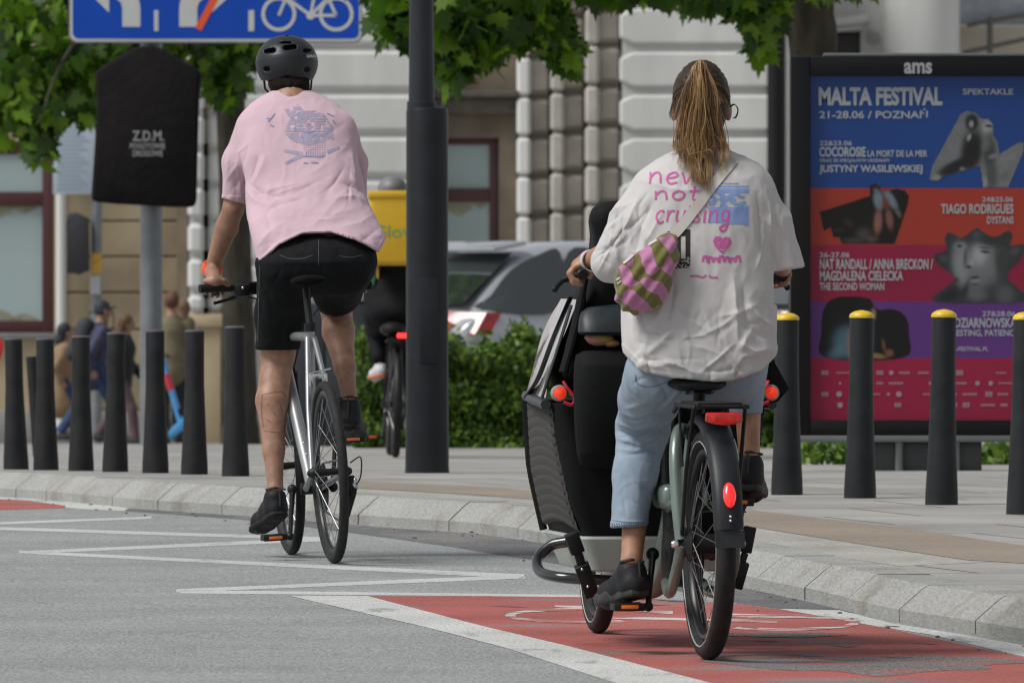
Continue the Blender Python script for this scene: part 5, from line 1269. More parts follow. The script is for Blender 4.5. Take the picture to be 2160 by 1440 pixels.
for (px, py, off, sg_) in ((1180, 829, UB - .035, -1), (1626, 828, UB - .03, 1)):
    c = L_(px, py, off)
    lp_ = cg.b(MB().rev([(.024, .02), (.025, -.006), (.021, -.012)], c, Matrix.Rotation(R(90), 3, 'X').inverted(), 20), 'box_lamp', mat('lamp_rim', (.25, .25, .25), .4), box)
    cg.b(MB().rev([(.019, -.008), (.0188, -.015), (.012, -.020), (.001, -.022)], c, Matrix.Rotation(R(90), 3, 'X').inverted(), 20), 'lamp_lens', mat('lens_red', (.85, .045, .012), .25, coat=.5, emit=((1, .05, .01), .35)), lp_)
    k = .012 * 1.0
    cg.b(MB().tube(catmull([c + Vector((-.01 * sg_ - .0, -.012, .035)), c + Vector((.020 * -sg_, -.02, .018)), c + Vector((.042 * -sg_, -.022, -.012)), c + Vector((.034 * -sg_, -.024, -.034)), c + Vector((.010 * -sg_, -.024, -.026))], 6), .006, 8, flat=.7), 'pull_strap', mat('red_webbing', (.55, .015, .04), .6), box)
# pointed flap at the right corner
c = L_(1640, 815, UB)
cg.b(MB().loft([[c + Vector((-.06, 0, .12)), c + Vector((-.03, .0, .11)), c + Vector((-.03, .03, .11)), c + Vector((-.06, .03, .12))], [c + Vector((-.06, 0, -.03)), c + Vector((.034, -.01, -.006)), c + Vector((.034, .012, -.006)), c + Vector((-.06, .03, -.03))], [c + Vector((-.06, 0, -.055)), c + Vector((.0, -.005, -.045)), c + Vector((.0, .012, -.045)), c + Vector((-.06, .03, -.055))]]), 'corner_flap', m_boxb, hood, angle=60)
# bumper tube, flipped up stand legs
a = [L_(1196, 1142, 1.20), L_(1162, 1150, 1.22), L_(1134, 1178, 1.2), L_(1140, 1205, 1.12), L_(1175, 1216, 1.02), L_(1240, 1221, .98)]
cg.b(MB().tube(catmull(a + [Vector((0, .96, a[-1].z - .01))], 7), .0165, 14), 'bumper_tube', mat('gloss_black_tube', (.018, .018, .019), .2, coat=.4))
a = L_(1204, 1124, .80); b = L_(1219, 1165, .81); c = L_(1231, 1205, .82); d = L_(1250, 1255, .84)
def bar(mb, p, q, w, t): 
    z = (q - p); L0 = z.length; z.normalize(); x = Vector((1, 0, 0)); x = (x - z * x.dot(z)).normalized(); y = z.cross(x); M = Matrix((x, y, z)).transposed()
    mb.box((p + q) / 2, (w, t, L0), M, .004)
k = MB(); bar(k, a, b, .042, .035); bar(k, b, c, .026, .025); bar(k, L_(1226, 1190, .805), d, .045, .03)
sl = cg.b(k, 'stand_leg', m_matb)
for p_ in ((1228, 1200), (1240, 1236)): cg.b(MB().ball(L_(*p_, .785), .0045), 'bolt', m_chrome, sl)
a = L_(1583, 1110, .36); b = L_(1572, 1165, .36); c = L_(1560, 1200, .36); d = L_(1552, 1240, .36)
k = MB(); bar(k, a, b, .034, .03); bar(k, b, c, .02, .02); bar(k, L_(1568, 1184, .35), d, .036, .028)
k.tube([L_(1572, 1152, .37), Vector((.07, .36, .31))], .008, 8)
cg.b(k, 'stand_leg', m_matb)

# ------------------------------------------------------------------ the man's silver bicycle
pr2 = ground(706, 1188); pf2 = ground(592, 1172); dv = pf2 - pr2; thM = math.atan2(-dv.x, dv.y); thM = R(10.2)
mk = Bike('bicycle', pr2, thM, R(-3.3), math.atan2(G(pr2.y + 1) - G(pr2.y), 1.0))
tag(mk.e, 'slim silver bicycle with thin black tyres ridden by the man in the pink shirt', 'bicycle')
WBm = 1.03; Rm = .342
wheel(mk, 0, Rm, .0185, .065, 28, False, .026, .014)
wheel(mk, WBm, Rm, .0185, .045, 28, False, .026, .014)
bbM = Vector((0, .425, mk.loc(645, 1030, .425).z))
stop = mk.loc(664, 692, .27); stop.x = 0
ht = Vector((0, .925, .86)); hbm = Vector((0, .955, .73))
f = MB()
f.tube([bbM, stop], .0165, 14); f.tube([stop + Vector((0, .0, -.03)), ht + Vector((0, 0, -.02))], .0165, 14); f.tube([bbM, hbm + Vector((0, 0, .02))], .024, 14); f.tube([hbm + Vector((0, .008, -.02)), ht], .021, 14)
for x in (-1, 1):
    f.tube([stop + Vector((x * .012, 0, -.035)), Vector((x * .045, .14, .58)), Vector((x * .066, .005, Rm))], [.011, .0095, .009], 10)
    f.tube([bbM + Vector((x * .03, -.03, 0)), Vector((x * .066, .0, Rm))], [.012, .010], 10)
mfr = mk.b(f, 'frame', m_alu)
mk.b(MB().rev([(.021, -.045), (.023, -.03), (.023, .03), (.021, .045)], bbM, Matrix.Rotation(R(90), 3, 'Y'), 16), 'bottom_bracket', m_matb, mfr)
mk.b(MB().rev([(.021, -.012), (.023, -.010), (.023, .018), (.017, .022)], stop, None, 16), 'seat_clamp', m_matb, mfr)
mk.b(MB().box(Vector((0, .15, .70)), (.05, .012, .02), None, .004).box(Vector((-.028, .15, .685)), (.014, .016, .05), None, .004).box(Vector((.028, .15, .685)), (.014, .016, .05), None, .004).tube([(-.03, .15, .71), (.05, .145, .725)], .004, 8), 'brake_caliper', m_chrome, mfr)
for t in (.25, .34): mk.b(MB().ball(bbM.lerp(hbm, t) + Vector((.0, -.024, .012)), .005), 'bottle_bolt', m_chrome, mfr)
sdl = mk.loc(668, 596, .31); sdl.x = 0
mk.b(MB().tube([stop, Vector((0, sdl.y + .01, sdl.z - .02))], .0145, 14), 'seat_post', m_matb)
rings = []
for y, w, h in ((-.12, .03, .025), (-.105, .066, .04), (-.05, .075, .045), (.03, .05, .04), (.09, .026, .035), (.15, .018, .03), (.165, .010, .02)):
    rings.append([Vector((w * math.cos(t), sdl.y + y, sdl.z + .01 + h / 2 * math.sin(t))) for t in [2 * math.pi * j / 16 for j in range(16)]])
mk.b(MB().loft(rings), 'saddle', mat('saddle_cover', (.004, .004, .0045), .9, spec=.1), subsurf=1)
fk = MB()
for x in (-1, 1): fk.tube(catmull([(x * .05, WBm, Rm), (x * .052, WBm - .02, .55), (x * .04, WBm - .06, .70)], 4), [.009] * 4 + [.012] * 4 + [.014], 10)
fk.tube([(-.042, WBm - .062, .702), (.042, WBm - .062, .702)], .016, 10)
mk.b(fk, 'fork', m_matb)
gL = mk.loc(421, 609, .84); gR = mk.loc(785, 603, .84)
hbM = MB(); mid = Vector((0, .90, (gL.z + gR.z) / 2 + .005))
hbM.tube(catmull([gL, mk.loc(500, 606, .87), mid, mk.loc(715, 600, .87), gR], 6), .0125, 12).tube([mid, ht + Vector((0, -.0, .01))], [.017, .018], 12).tube([ht, ht + Vector((0, 0, .05))], .018, 12)
hbo = mk.b(hbM, 'handlebar', m_matb)
for g_, w_, sg_ in ((gL, (500, 606), -1), (gR, (715, 600), 1)):
    d = (mk.loc(*w_, .87) - g_).normalized(); mk.b(MB().tube([g_, g_ + d * .125], .0165, 14), 'grip', m_matb, hbo)
    c = g_ + d * .17; mk.b(MB().box(c + Vector((0, -.01, -.012)), (.06, .05, .05), None, .012).box(c + d * .045 + Vector((0, .01, -.015)), (.045, .03, .03), None, .008).tube([c + Vector((0, 0, .012)), c + d * .1 + Vector((0, -.01, .012))], .008, 8), 'shifter', m_matb, hbo)
    mk.b(MB().tube(catmull([c + Vector((0, -.01, -.03)), c - d * .05 + Vector((0, .03, -.045)), c - d * .11 + Vector((0, .03, -.058))], 5), [.008] * 5 + [.006] * 5 + [.007], 8), 'brake_lever', m_matb, hbo)
    mk.b(MB().ball(c + Vector((-.0, -.036, -.002)), .006), 'clamp_bolt', m_chrome, hbo)
mk.b(MB().tube(catmull([mk.loc(520, 625, .9), mk.loc(560, 640, .96), mk.loc(600, 700, .98), mk.loc(612, 790, .99)], 6), .0035, 8).tube(catmull([mk.loc(720, 620, .9), mk.loc(680, 640, .98), mk.loc(640, 700, .98), mk.loc(616, 790, .99)], 6), .0035, 8), 'brake_cable', m_matb, hbo)
crank(mk, bbM, (0, .40, mk.loc(575, 1133, .40).z), (0, .45, bbM.z * 2 - mk.loc(575, 1133, .40).z), qx=.078)
cs = MB(); cs.rev([(.02, .03), (.092, .030), (.092, .034), (.02, .034)], bbM + Vector((.012, 0, 0)), Matrix.Rotation(R(90), 3, 'Y'), 40)
mk.b(cs, 'chainring', m_matb)
cs = MB()
for i in range(8): cs.rev([(.012, .038 + i * .0035), (.028 + .0045 * (7 - i), .038 + i * .0035), (.028 + .0045 * (7 - i), .0395 + i * .0035), (.012, .0395 + i * .0035)], (0, 0, Rm), Matrix.Rotation(R(90), 3, 'Y'), 24)
mk.b(cs, 'cassette', m_steel)
mk.b(MB().tube([(.046, bbM.y, bbM.z + .092), (.05, 0, Rm + .045)], .004, 6).tube([(.046, bbM.y, bbM.z - .092), (.05, .03, Rm - .20)], .004, 6), 'chain', m_steel)
mk.b(MB().tube([(.078, -.005, Rm - .02), (.085, .01, Rm - .08), (.062, .03, Rm - .17)], [.014, .016, .010], 10).ball((.06, .01, Rm - .085), (.006, .025, .025)).ball((.056, .035, Rm - .20), (.006, .022, .022)).box((.09, .0, Rm - .05), (.02, .03, .05), None, .006), 'derailleur', m_matb)
mk.b(MB().tube(catmull([(.09, -.01, Rm - .06), (.105, -.07, Rm - .02), (.112, -.05, Rm + .05), (.085, .03, Rm + .03)], 6), .0028, 6), 'shift_cable', m_matb)
mk.b(MB().ball((.092, -.015, Rm - .045), (.012, .014, .022)), 'adjuster', m_chrome)

# ------------------------------------------------------------------ the courier's bicycle
dc = pav(834, 68.0); dc.z = bZ(965, 68.0)
dk = Bike('bicycle', dc, R(2.5), R(1), 0)
tag(dk.e, 'dark bicycle with a glowing red rear lamp ridden by the courier with the yellow box', 'bicycle')
wheel(dk, 0, .345, .026, .06, 28, False, .02, .02); wheel(dk, 1.06, .345, .026, .05, 28, False, .02, .02)
f = MB(); b0 = Vector((0, .44, .28)); s0 = Vector((0, .26, .74)); h0 = Vector((0, .92, .86)); h1 = Vector((0, .96, .68))
f.tube([b0, s0], .018, 12).tube([s0, h0], .018, 12).tube([b0, h1], .024, 12).tube([h1, h0], .022, 12).tube([s0, (0, .20, .92)], .014, 12)
for x in (-1, 1): f.tube([s0, (x * .065, 0, .345)], .010, 8).tube([b0, (x * .065, 0, .345)], .011, 8).tube([h1, (x * .05, 1.06, .345)], .013, 8)
f.tube([h0, (0, .90, 1.0)], .016, 8)
dk.b(f, 'frame', m_matb)
dk.b(MB().tube(catmull([(-.3, .80, 1.02), (-.1, .90, 1.0), (.1, .90, 1.0), (.3, .80, 1.02)], 5), .013, 8), 'handlebar', m_matb)
rings = []
for y, w, h in ((-.12, .04, .03), (-.09, .075, .05), (-.02, .075, .05), (.07, .035, .04), (.15, .018, .03)): rings.append([Vector((w * math.cos(t), .20 + y, .94 + h / 2 * math.sin(t))) for t in [2 * math.pi * j / 14 for j in range(14)]])
dk.b(MB().loft(rings), 'saddle', m_matb, subsurf=1)
dk.b(MB().tube([(-.07, -.2, .76), (-.07, .2, .76)], .007, 8).tube([(.07, -.2, .76), (.07, .2, .76)], .007, 8).tube([(-.07, -.2, .76), (.07, -.2, .76)], .007, 8).tube([(-.07, -.15, .76), (-.08, 0, .345)], .006, 8).tube([(.07, -.15, .76), (.08, 0, .345)], .006, 8).box((0, -.02, .775), (.13, .34, .01), None, .003), 'rack', m_matb)
dk.b(MB().box((.025, -.215, .80), (.07, .03, .032), None, .01), 'rear_lamp', mat('lit_lamp', (.9, .02, .02), .3, emit=((1, .03, .03), 2.2)))
fender(dk, 0, .345, .375, .03, 70, 200)
dk.b(MB().ball((-.03, -.05, .84), (.09, .1, .05)), 'rack_bag', m_matb)
crank(dk, b0, (0, .38, .13), (0, .50, .43))

# ================================================================== people
def a3(p): return np.array([p[0], p[1], p[2]], float)
def sdf_cut(s, lo, hi, fn):
    """keep only where fn(x, y, z) < 0 inside the box"""
    sl = s._sub(lo, hi); x, y, z = s._grid(sl); s.D[sl] = np.maximum(s.D[sl], fn(x, y, z).astype(np.float32))
def prows(rows):
    """(py, x left, x right, Y, depth) pixel rows -> stack rows"""
    o = []
    for py, xl, xr, Y, ay in rows:
        a, b = P(xl, py, Y), P(xr, py, Y); o.append((a.z, (a.x + b.x) / 2, Y, (b.x - a.x) / 2, ay))
    return o
def pix(V):
    """world points -> photo pixels"""
    return np.stack([1080 + V[:, 0] * F / V[:, 1], YH - (V[:, 2] - ZC) * F / V[:, 1]], 1)
def folds(V, Fa, lines, amp=1.0, back=True):
    """push cloth in and out along lines given in pixels: (points, width px, height m)"""
    n = vnormals(V, Fa); q = pix(V); d = np.zeros(len(V))
    for pts, w, h in lines:
        best = np.full(len(V), 1e9); tt = np.zeros(len(V)); K = len(pts) - 1
        for i in range(K):
            a, b = np.array(pts[i], float), np.array(pts[i + 1], float); ba = b - a
            t = np.clip(((q - a) @ ba) / (ba @ ba), 0, 1); dd = np.linalg.norm(q - a - t[:, None] * ba, axis=1)
            m = dd < best; best[m] = dd[m]; tt[m] = (i + t[m]) / K
        d += h * (.55 * np.exp(-(best / w) ** 2) + .6 * np.exp(-best / (w * .42))) * np.sin(np.pi * np.clip(tt * .9 + .05, 0, 1)) ** .6
    if back: d *= np.clip(.25 - n[:, 1], 0, 1)
    return V + n * d[:, None] * amp
def creases(V, Fa, n, box, ang, w, h, ln, seed):
    """n short sharp creases scattered over a pixel box, roughly along an angle"""
    rr = random.Random(seed); L_ = []
    for i in range(n):
        x, y = rr.uniform(box[0], box[2]), rr.uniform(box[1], box[3]); a = R(rr.gauss(*ang)); l = ln * rr.uniform(.5, 1.3); b = a + rr.gauss(0, .35)
        p0 = (x, y); p1 = (x + math.cos(a) * l * .5, y + math.sin(a) * l * .5); p2 = (p1[0] + math.cos(b) * l * .5, p1[1] + math.sin(b) * l * .5)
        L_.append(([p0, p1, p2], w * rr.uniform(.6, 1.4), h * rr.choice((1, -1)) * rr.uniform(.4, 1.2)))
    return folds(V, Fa, L_)
def ripple(V, Fa, sc, amp, seed=0, ridge=False):
    n = vnormals(V, Fa); o = np.empty(len(V)); off = Vector((seed * 7.3, seed * 3.1, seed * 5.7))
    for i, p in enumerate(V):
        v = noise.noise(Vector((p[0] * sc[0], p[1] * sc[1], p[2] * sc[2])) + off)
        o[i] = (1 - 2.2 * abs(v)) if ridge else v
    return V + n * (o * amp)[:, None]
def finger_set(s, knuckles, curl, r0=.0092, k=.004):
    """four fingers: each a list of joint offsets from its knuckle"""
    for kn, rr_, ln in zip(knuckles, (1.0, 1.04, 1.0, .86), (.96, 1.05, 1.0, .8)):
        pts = [a3(kn)] + [a3(kn) + a3(c) * ln for c in curl]
        s.chain(pts, [r0 * rr_, r0 * rr_ * .96, r0 * rr_ * .88, r0 * rr_ * .78][:len(pts)], k)
m_skin = mat('skin', (.31, .165, .108), .52, var=.22, vscale=26, bump=.25, bscale=140)
m_skin2 = mat('tanned_skin', (.36, .185, .11), .52, var=.20, vscale=26, bump=.25, bscale=140)

# ------------------------------------------------------------------ the woman
wo = empty('person', P(1478, 1290, 30.4)); tag(wo, 'woman with a ponytail, white printed shirt and pale jeans riding the cargo bicycle', 'person')
gLw, gRw = cg.world(gl_), cg.world(gr_)
YW = 30.40
S = SDF(P(1170, 1330, 30.0) - Vector((0, 0, 0)), P(1730, 110, 31.05), .0048)
hc = P(1479, 212, YW + .03)
S.ell(hc, (.0765, .095, .106)); S.ell(P(1479, 255, YW + .065), (.052, .055, .055), k=.03); S.ell(P(1479, 236, YW + .145), (.012, .016, .02), k=.01)
for sx in (-1, 1):
    S.ell(hc + Vector((sx * .080, .012, -.030)), (.011, .018, .032), k=.006); S.ell(hc + Vector((sx * .03, .098, .004)), (.014, .01, .01), k=.006, mode='c')
S.ell(P(1479, 262, YW + .128), (.024, .012, .008), k=.008)
S.cone(P(1481, 262, YW + .0), P(1483, 345, YW - .03), .051, .060, .02)
S.stack(prows([(330, 1440, 1530, YW - .02, .06), (370, 1372, 1590, YW - .02, .09), (450, 1350, 1610, YW - .02, .11), (600, 1365, 1590, YW - .03, .11), (740, 1365, 1595, YW - .05, .11), (790, 1385, 1575, YW - .04, .09)]), .02)
def arm(S, sh, el, wr, r=(.052, .042, .040, .026), k=.012):
    sh, el, wr = a3(sh), a3(el), a3(wr)
    S.chain([sh, sh * .5 + el * .5, el], [r[0], r[0] * .9, r[1]], k); S.chain([el, el * .7 + wr * .3, wr], [r[1] * .96, r[2], r[3]], k)
arm(S, P(1385, 405, YW - .0), P(1298, 532, YW - .015), P(1240, 550, YW + .17), (.046, .036, .038, .026)); arm(S, P(1578, 405, YW - .0), P(1650, 535, YW - .015), P(1650, 563, YW + .17), (.046, .036, .038, .026))
for g_, sx in ((gLw, -1), (gRw, 1)):
    wr = P(1240, 550, YW + .17) if sx < 0 else P(1650, 563, YW + .17)
    ax = (cg.W.to_3x3() @ Vector((-.02 * sx, .13, .005))).normalized(); c = g_ + ax * .055
    S.cone(wr, c + Vector((sx * .004, .0, .027)), .027, .023, .012); S.ell(c + Vector((sx * .006, .012, .026)), (.026, .046, .016), k=.010)
    kn = [c + ax * (.045 - .0225 * i) + Vector((sx * .020, 0, .022)) for i in range(4)]
    finger_set(S, kn, [(sx * .016, 0, -.020), (sx * .006, .002, -.046), (-sx * .016, .0, -.052)], .0095)
    S.chain([a3(c + ax * -.012 + Vector((-sx * .016, 0, .026))), a3(c + ax * .022 + Vector((-sx * .030, 0, .010))), a3(c + ax * .046 + Vector((-sx * .024, 0, -.012)))], [.0125, .0105, .0085], .006)
kneeL, ankL = P(1356, 900, 30.60), P(1332, 1182, 30.43); kneeR, ankR = P(1573, 715, 30.68), P(1580, 955, 30.60)
for hip, kn, an in ((P(1395, 775, 30.36), kneeL, ankL), (P(1540, 775, 30.36), kneeR, ankR)):
    S.chain([a3(hip), a3(kn)], [.060, .050], .015); S.chain([a3(kn), a3(kn) * .68 + a3(an) * .32 + np.array([0, -.004, 0]), a3(an)], [.046, .045, .031], .015)
    S.cone(an, an + Vector((-.02 if an is ankL else .004, .05, -.055)), .028, .018, .012)
V, Fa = S.mesh(1); np_mesh('body', V, Fa, m_skin2, wo)
# shirt
m_shirt = mat('white_cotton', (.50, .485, .475), .85, var=.04, vscale=5, bump=.25, bscale=420, sheen=.15)
S = SDF(P(1225, 830, 30.0), P(1720, 295, 30.75), .0038)
S.stack(prows([(314, 1440, 1532, YW + .0, .048), (324, 1412, 1558, YW - .0, .068), (338, 1382, 1588, YW - .01, .088), (362, 1352, 1616, YW - .02, .112), (400, 1332, 1632, YW - .03, .132), (450, 1322, 1636, YW - .035, .142), (520, 1318, 1636, YW - .045, .15), (600, 1314, 1638, YW - .06, .155), (680, 1311, 1638, YW - .075, .165), (730, 1313, 1637, YW - .085, .172), (770, 1322, 1628, YW - .09, .172), (815, 1336, 1612, YW - .09, .165)]), .02, e=2.35)
S.chain([a3(P(1392, 402, YW - .02)), a3(P(1342, 474, YW - .03)), a3(P(1291, 553, YW - .035))], [.073, .077, .060], .022)
S.chain([a3(P(1572, 402, YW - .02)), a3(P(1616, 480, YW - .03)), a3(P(1662, 590, YW - .035))], [.074, .076, .058], .022)
xs_h = [1300, 1316, 1350, 1420, 1500, 1545, 1600, 1622, 1640, 1660]; ys_h = [735, 742, 776, 796, 803, 800, 781, 762, 742, 735]
zz_ = np.array([P(x, y, 30.2).z for x, y in zip(xs_h, ys_h)]); xx_ = np.array([P(x, 0, 30.2).x for x in xs_h])
sdf_cut(S, P(1290, 840, 30.0), P(1690, 690, 30.75), lambda x, y, z: np.interp(x, xx_, zz_) - z + 0 * y)
cutn = np.array([-.12, 0, -1.0]); cutn /= np.linalg.norm(cutn); cp = a3(P(1672, 566, 30.36))
sdf_cut(S, P(1640, 640, 30.0), P(1730, 520, 30.75), lambda x, y, z: (x - cp[0]) * .16 + (cp[2] - z) + 0 * y)
V, Fa = S.mesh(2)
V = folds(V, Fa, [([(1332, 560), (1345, 640), (1352, 700)], 11, .010), ([(1310, 600), (1335, 660)], 9, -.008), ([(1405, 600), (1395, 660), (1375, 700)], 9, .010), ([(1422, 600), (1412, 680)], 8, -.008), ([(1370, 745), (1400, 720), (1425, 690)], 10, .011),
    ([(1340, 760), (1385, 772), (1430, 765)], 9, .007), ([(1548, 585), (1552, 660), (1556, 720)], 10, .009), ([(1568, 600), (1574, 690)], 9, -.008), ([(1632, 690), (1600, 672), (1570, 640)], 10, .011), ([(1636, 712), (1600, 705), (1575, 680)], 9, -.009), ([(1630, 735), (1590, 742), (1560, 725)], 11, .010),
    ([(1612, 400), (1622, 450), (1626, 520)], 8, .009), ([(1596, 410), (1604, 470), (1608, 540)], 8, -.009), ([(1638, 420), (1650, 480), (1668, 540)], 9, .006), ([(1350, 420), (1325, 470), (1300, 500)], 9, .008), ([(1372, 430), (1345, 490), (1335, 545)], 9, -.010), ([(1340, 440), (1360, 500), (1366, 560)], 8, .008),
    ([(1400, 440), (1360, 520)], 8, .006), ([(1275, 480), (1300, 520), (1305, 570)], 9, .006), ([(1262, 540), (1290, 560)], 7, -.005), ([(1480, 640), (1500, 700), (1540, 750)], 14, .007), ([(1440, 640), (1460, 720), (1500, 770)], 14, -.006), ([(1350, 380), (1420, 400), (1480, 405)], 8, .004)])
V = creases(V, Fa, 26, (1320, 600, 1635, 770), (75, 30), 7, .0045, 80, 1); V = creases(V, Fa, 18, (1590, 390, 1680, 540), (75, 14), 5, .0045, 90, 2); V = creases(V, Fa, 18, (1265, 400, 1370, 560), (118, 22), 5, .0045, 90, 3); V = creases(V, Fa, 16, (1320, 690, 1480, 790), (15, 25), 6, .005, 70, 4); V = creases(V, Fa, 10, (1540, 640, 1640, 780), (150, 25), 6, .005, 70, 5)
V = ripple(V, Fa, (8, 8, 5), .005, 1); V = ripple(V, Fa, (24, 24, 12), .0020, 2, True); V = ripple(V, Fa, (60, 60, 40), .0007, 5)
n_ = vnormals(V, Fa); q_ = pix(V); hem = np.interp(q_[:, 0], xs_h, ys_h) - q_[:, 1]
V = V + n_ * (.0022 * np.clip((19 - hem) / 4, 0, 1))[:, None]
sh_o = np_mesh('shirt', V, Fa, m_shirt, wo)
bv = BVHTree.FromPolygons([tuple(v) for v in V], [tuple(f) for f in Fa])
CAMP = Vector((0, 0, ZC))
def onto(bvh, px, py, off):
    """point of the cloth seen at a pixel, lifted by off"""
    d = Vector(((px - 1080) / F, 1, (YH - py) / F)).normalized(); h = bvh.ray_cast(CAMP, d)
    return None if h[0] is None else h[0] + h[1] * (off if h[1].y < 0 else -off)
class Decal:
    def __init__(s, bvh, off): s.b, s.o, s.mb = bvh, off, MB()
    def ribbon(s, pts, w, smooth=True, step=3.0):
        p = catmull([(a, b, 0) for a, b in pts], 8) if smooth and len(pts) > 2 else [Vector((a, b, 0)) for a, b in pts]
        p = resample(p, step) + [p[-1]]; L_ = []
        for i, c in enumerate(p):
            t = p[min(i + 1, len(p) - 1)] - p[max(i - 1, 0)]
            if t.length < 1e-6: continue
            t.normalize(); nx, ny = -t.y * w / 2, t.x * w / 2
            a, b = onto(s.b, c.x + nx, c.y + ny, s.o), onto(s.b, c.x - nx, c.y - ny, s.o)
            L_.append((a, b) if a and b else None)
        for u, v in zip(L_, L_[1:]):
            if u and v and (u[0] - v[0]).length < .05: s.mb.add([u[0], v[0], v[1], u[1]], [(0, 1, 2, 3)])
        return s
    def fill(s, poly, step=4.0, keep=None):
        xs, ys = [p[0] for p in poly], [p[1] for p in poly]
        def inside(x, y):
            c = False
            for (x1, y1), (x2, y2) in zip(poly, poly[1:] + poly[:1]):
                if (y1 > y) != (y2 > y) and x < (x2 - x1) * (y - y1) / (y2 - y1) + x1: c = not c
            return c
        y = min(ys)
        while y < max(ys):
            x = min(xs)
            while x < max(xs):
                if inside(x + step / 2, y + step / 2) and (keep is None or keep(x, y)):
                    q = [onto(s.b, *c, s.o) for c in ((x, y), (x + step, y), (x + step, y + step), (x, y + step))]
                    if all(q): s.mb.add(q, [(0, 1, 2, 3)])
                x += step
            y += step
        return s
    def build(s, name, m, parent): return s.mb.build(name, m, parent, smooth=True, angle=180, normals=False)
GL = {'n': (.62, [[(0, 1), (.05, .5), (.06, 0)], [(.06, .55), (.22, .95), (.42, .9), (.5, .5), (.55, 0)]]), 'e': (.6, [[(.06, .5), (.3, .55), (.5, .72), (.36, 1), (.1, .8), (.06, .35), (.25, .02), (.55, .15)]]),
      'v': (.55, [[(0, 1), (.12, .5), (.22, 0), (.36, .5), (.5, 1)]]), 'r': (.42, [[(.02, 1), (.06, .5), (.06, 0)], [(.06, .55), (.2, .92), (.42, .95)]]), 'o': (.62, [[(.3, 1), (.08, .75), (.08, .25), (.3, 0), (.52, .25), (.52, .75), (.3, 1)]]),
      't': (.45, [[(.2, 1.5), (.2, .7), (.22, .1), (.4, .05)], [(0, 1.0), (.42, 1.02)]]), 'c': (.55, [[(.5, .85), (.3, 1), (.08, .7), (.08, .3), (.28, 0), (.52, .15)]]), 'u': (.6, [[(.04, 1), (.06, .3), (.24, 0), (.46, .3), (.5, 1)], [(.5, 1), (.52, .3), (.58, 0)]]),
      'i': (.25, [[(.1, 1), (.1, .5), (.14, 0)], [(.1, 1.3), (.12, 1.38)]]), 's': (.5, [[(.44, .88), (.2, 1), (.08, .76), (.38, .42), (.36, .08), (.04, .06)]]), 'g': (.6, [[(.48, .85), (.22, 1), (.06, .6), (.2, .15), (.46, .3), (.5, .95)], [(.5, .95), (.52, .1), (.46, -.6), (.2, -.7), (.12, -.4), (.5, -.1)]])}
def script(dec, word, x, y, xh, w, tot):
    W_ = sum(GL[c][0] + .12 for c in word); k = tot / W_
    for c in word:
        jy, js = noise.noise(Vector((x * .37, 1, 2))) * 4, .16 + noise.noise(Vector((x * .2, 5, 1))) * .25
        for st_ in GL[c][1]: dec.ribbon([(x + a * k + b * xh * js, y + jy - b * xh * (1 + jy * .03)) for a, b in st_], w, step=2.0)
        x += (GL[c][0] + .12) * k
m_pink = mat('pink_print', (.50, .10, .30), .8); d = Decal(bv, .0012)
script(d, 'never', 1368, 388, 24, 4.3, 158); script(d, 'not', 1380, 422, 19, 4.3, 98); script(d, 'cruising', 1382, 470, 26, 4.3, 160)
hp = [(1524, 535), (1508, 521), (1504, 508), (1509, 500), (1518, 499), (1524, 503), (1531, 499), (1540, 502), (1542, 511), (1536, 524)]
d.fill(hp, 2.0, keep=lambda x, y: not ((1513 < x < 1517 and 508 < y < 513) or (1529 < x < 1533 and 506 < y < 511) or abs(y - (526 - (x - 1524) ** 2 * .05)) < 1.6 and 1514 < x < 1534))
x = 1482
for i in range(7): d.ribbon([(x, 552 + (i % 2) * 3), (x + 2, 541 + (i % 3) * 2), (x + 9, 541 + (i % 3) * 2), (x + 10, 553)], 5.0, False, 2.0); x += 11.5
d.ribbon([(1456, 583), (1470, 582), (1482, 585), (1490, 580)], 4, step=2); d.ribbon([(1496, 580), (1500, 585), (1514, 585)], 4, step=2)
d.build('print', m_pink, sh_o)
d = Decal(bv, .0008); d.fill([(1492, 386), (1580, 388), (1578, 475), (1496, 470)], 3.0, keep=lambda x, y: not (405 < y < 436 and noise.noise(Vector((x * .06, y * .09, 2))) > -.02) and not (y < 400 and math.sin(y * 1.1) > .2))
d.build('print', mat('blue_shirt_print', (.20, .30, .55), .8), sh_o)
d = Decal(bv, .0010); d.fill([(1408, 488), (1455, 484), (1456, 565), (1410, 566)], 2.0, keep=lambda x, y: not (abs(x - 1422 - (y - 520) * .05) < 4 and 505 < y < 540 or abs(x - 1440) < 5 and 497 < y < 545 or y > 540 and noise.noise(Vector((x * .25, y * .25, 0))) > .05))
d.build('print', mat('black_shirt_print', (.015, .015, .016), .8), sh_o)
# jeans
m_jean = mat('pale_denim', (.215, .275, .345), .85, col2=(.285, .345, .41), vscale=9, bump=.3, bscale=500, detail=6)
S = SDF(P(1265, 1135, 30.0), P(1640, 640, 30.85), .0045)
S.ell(P(1465, 780, 30.335), (.185, .135, .105), k=.02)
S.chain([a3(P(1388, 790, 30.305)), a3(P(1368, 840, 30.45)), a3(kneeL), a3(P(1340, 1000, 30.53)), a3(P(1325, 1118, 30.46))], [.098, .086, .076, .063, .052], .025)
S.chain([a3(P(1545, 785, 30.32)), a3(kneeR), a3(P(1574, 876, 30.62))], [.095, .074, .047], .03)
cz = P(0, 1110, 30.46).z; cz2 = P(0, 872, 30.62).z
sdf_cut(S, P(1265, 1140, 30.0), P(1420, 1060, 30.85), lambda x, y, z: cz - z + 0 * x + 0 * y + (x - P(1325, 0, 30.4).x) * .05)
sdf_cut(S, P(1535, 930, 30.5), P(1640, 840, 30.85), lambda x, y, z: cz2 - z + 0 * x + 0 * y)
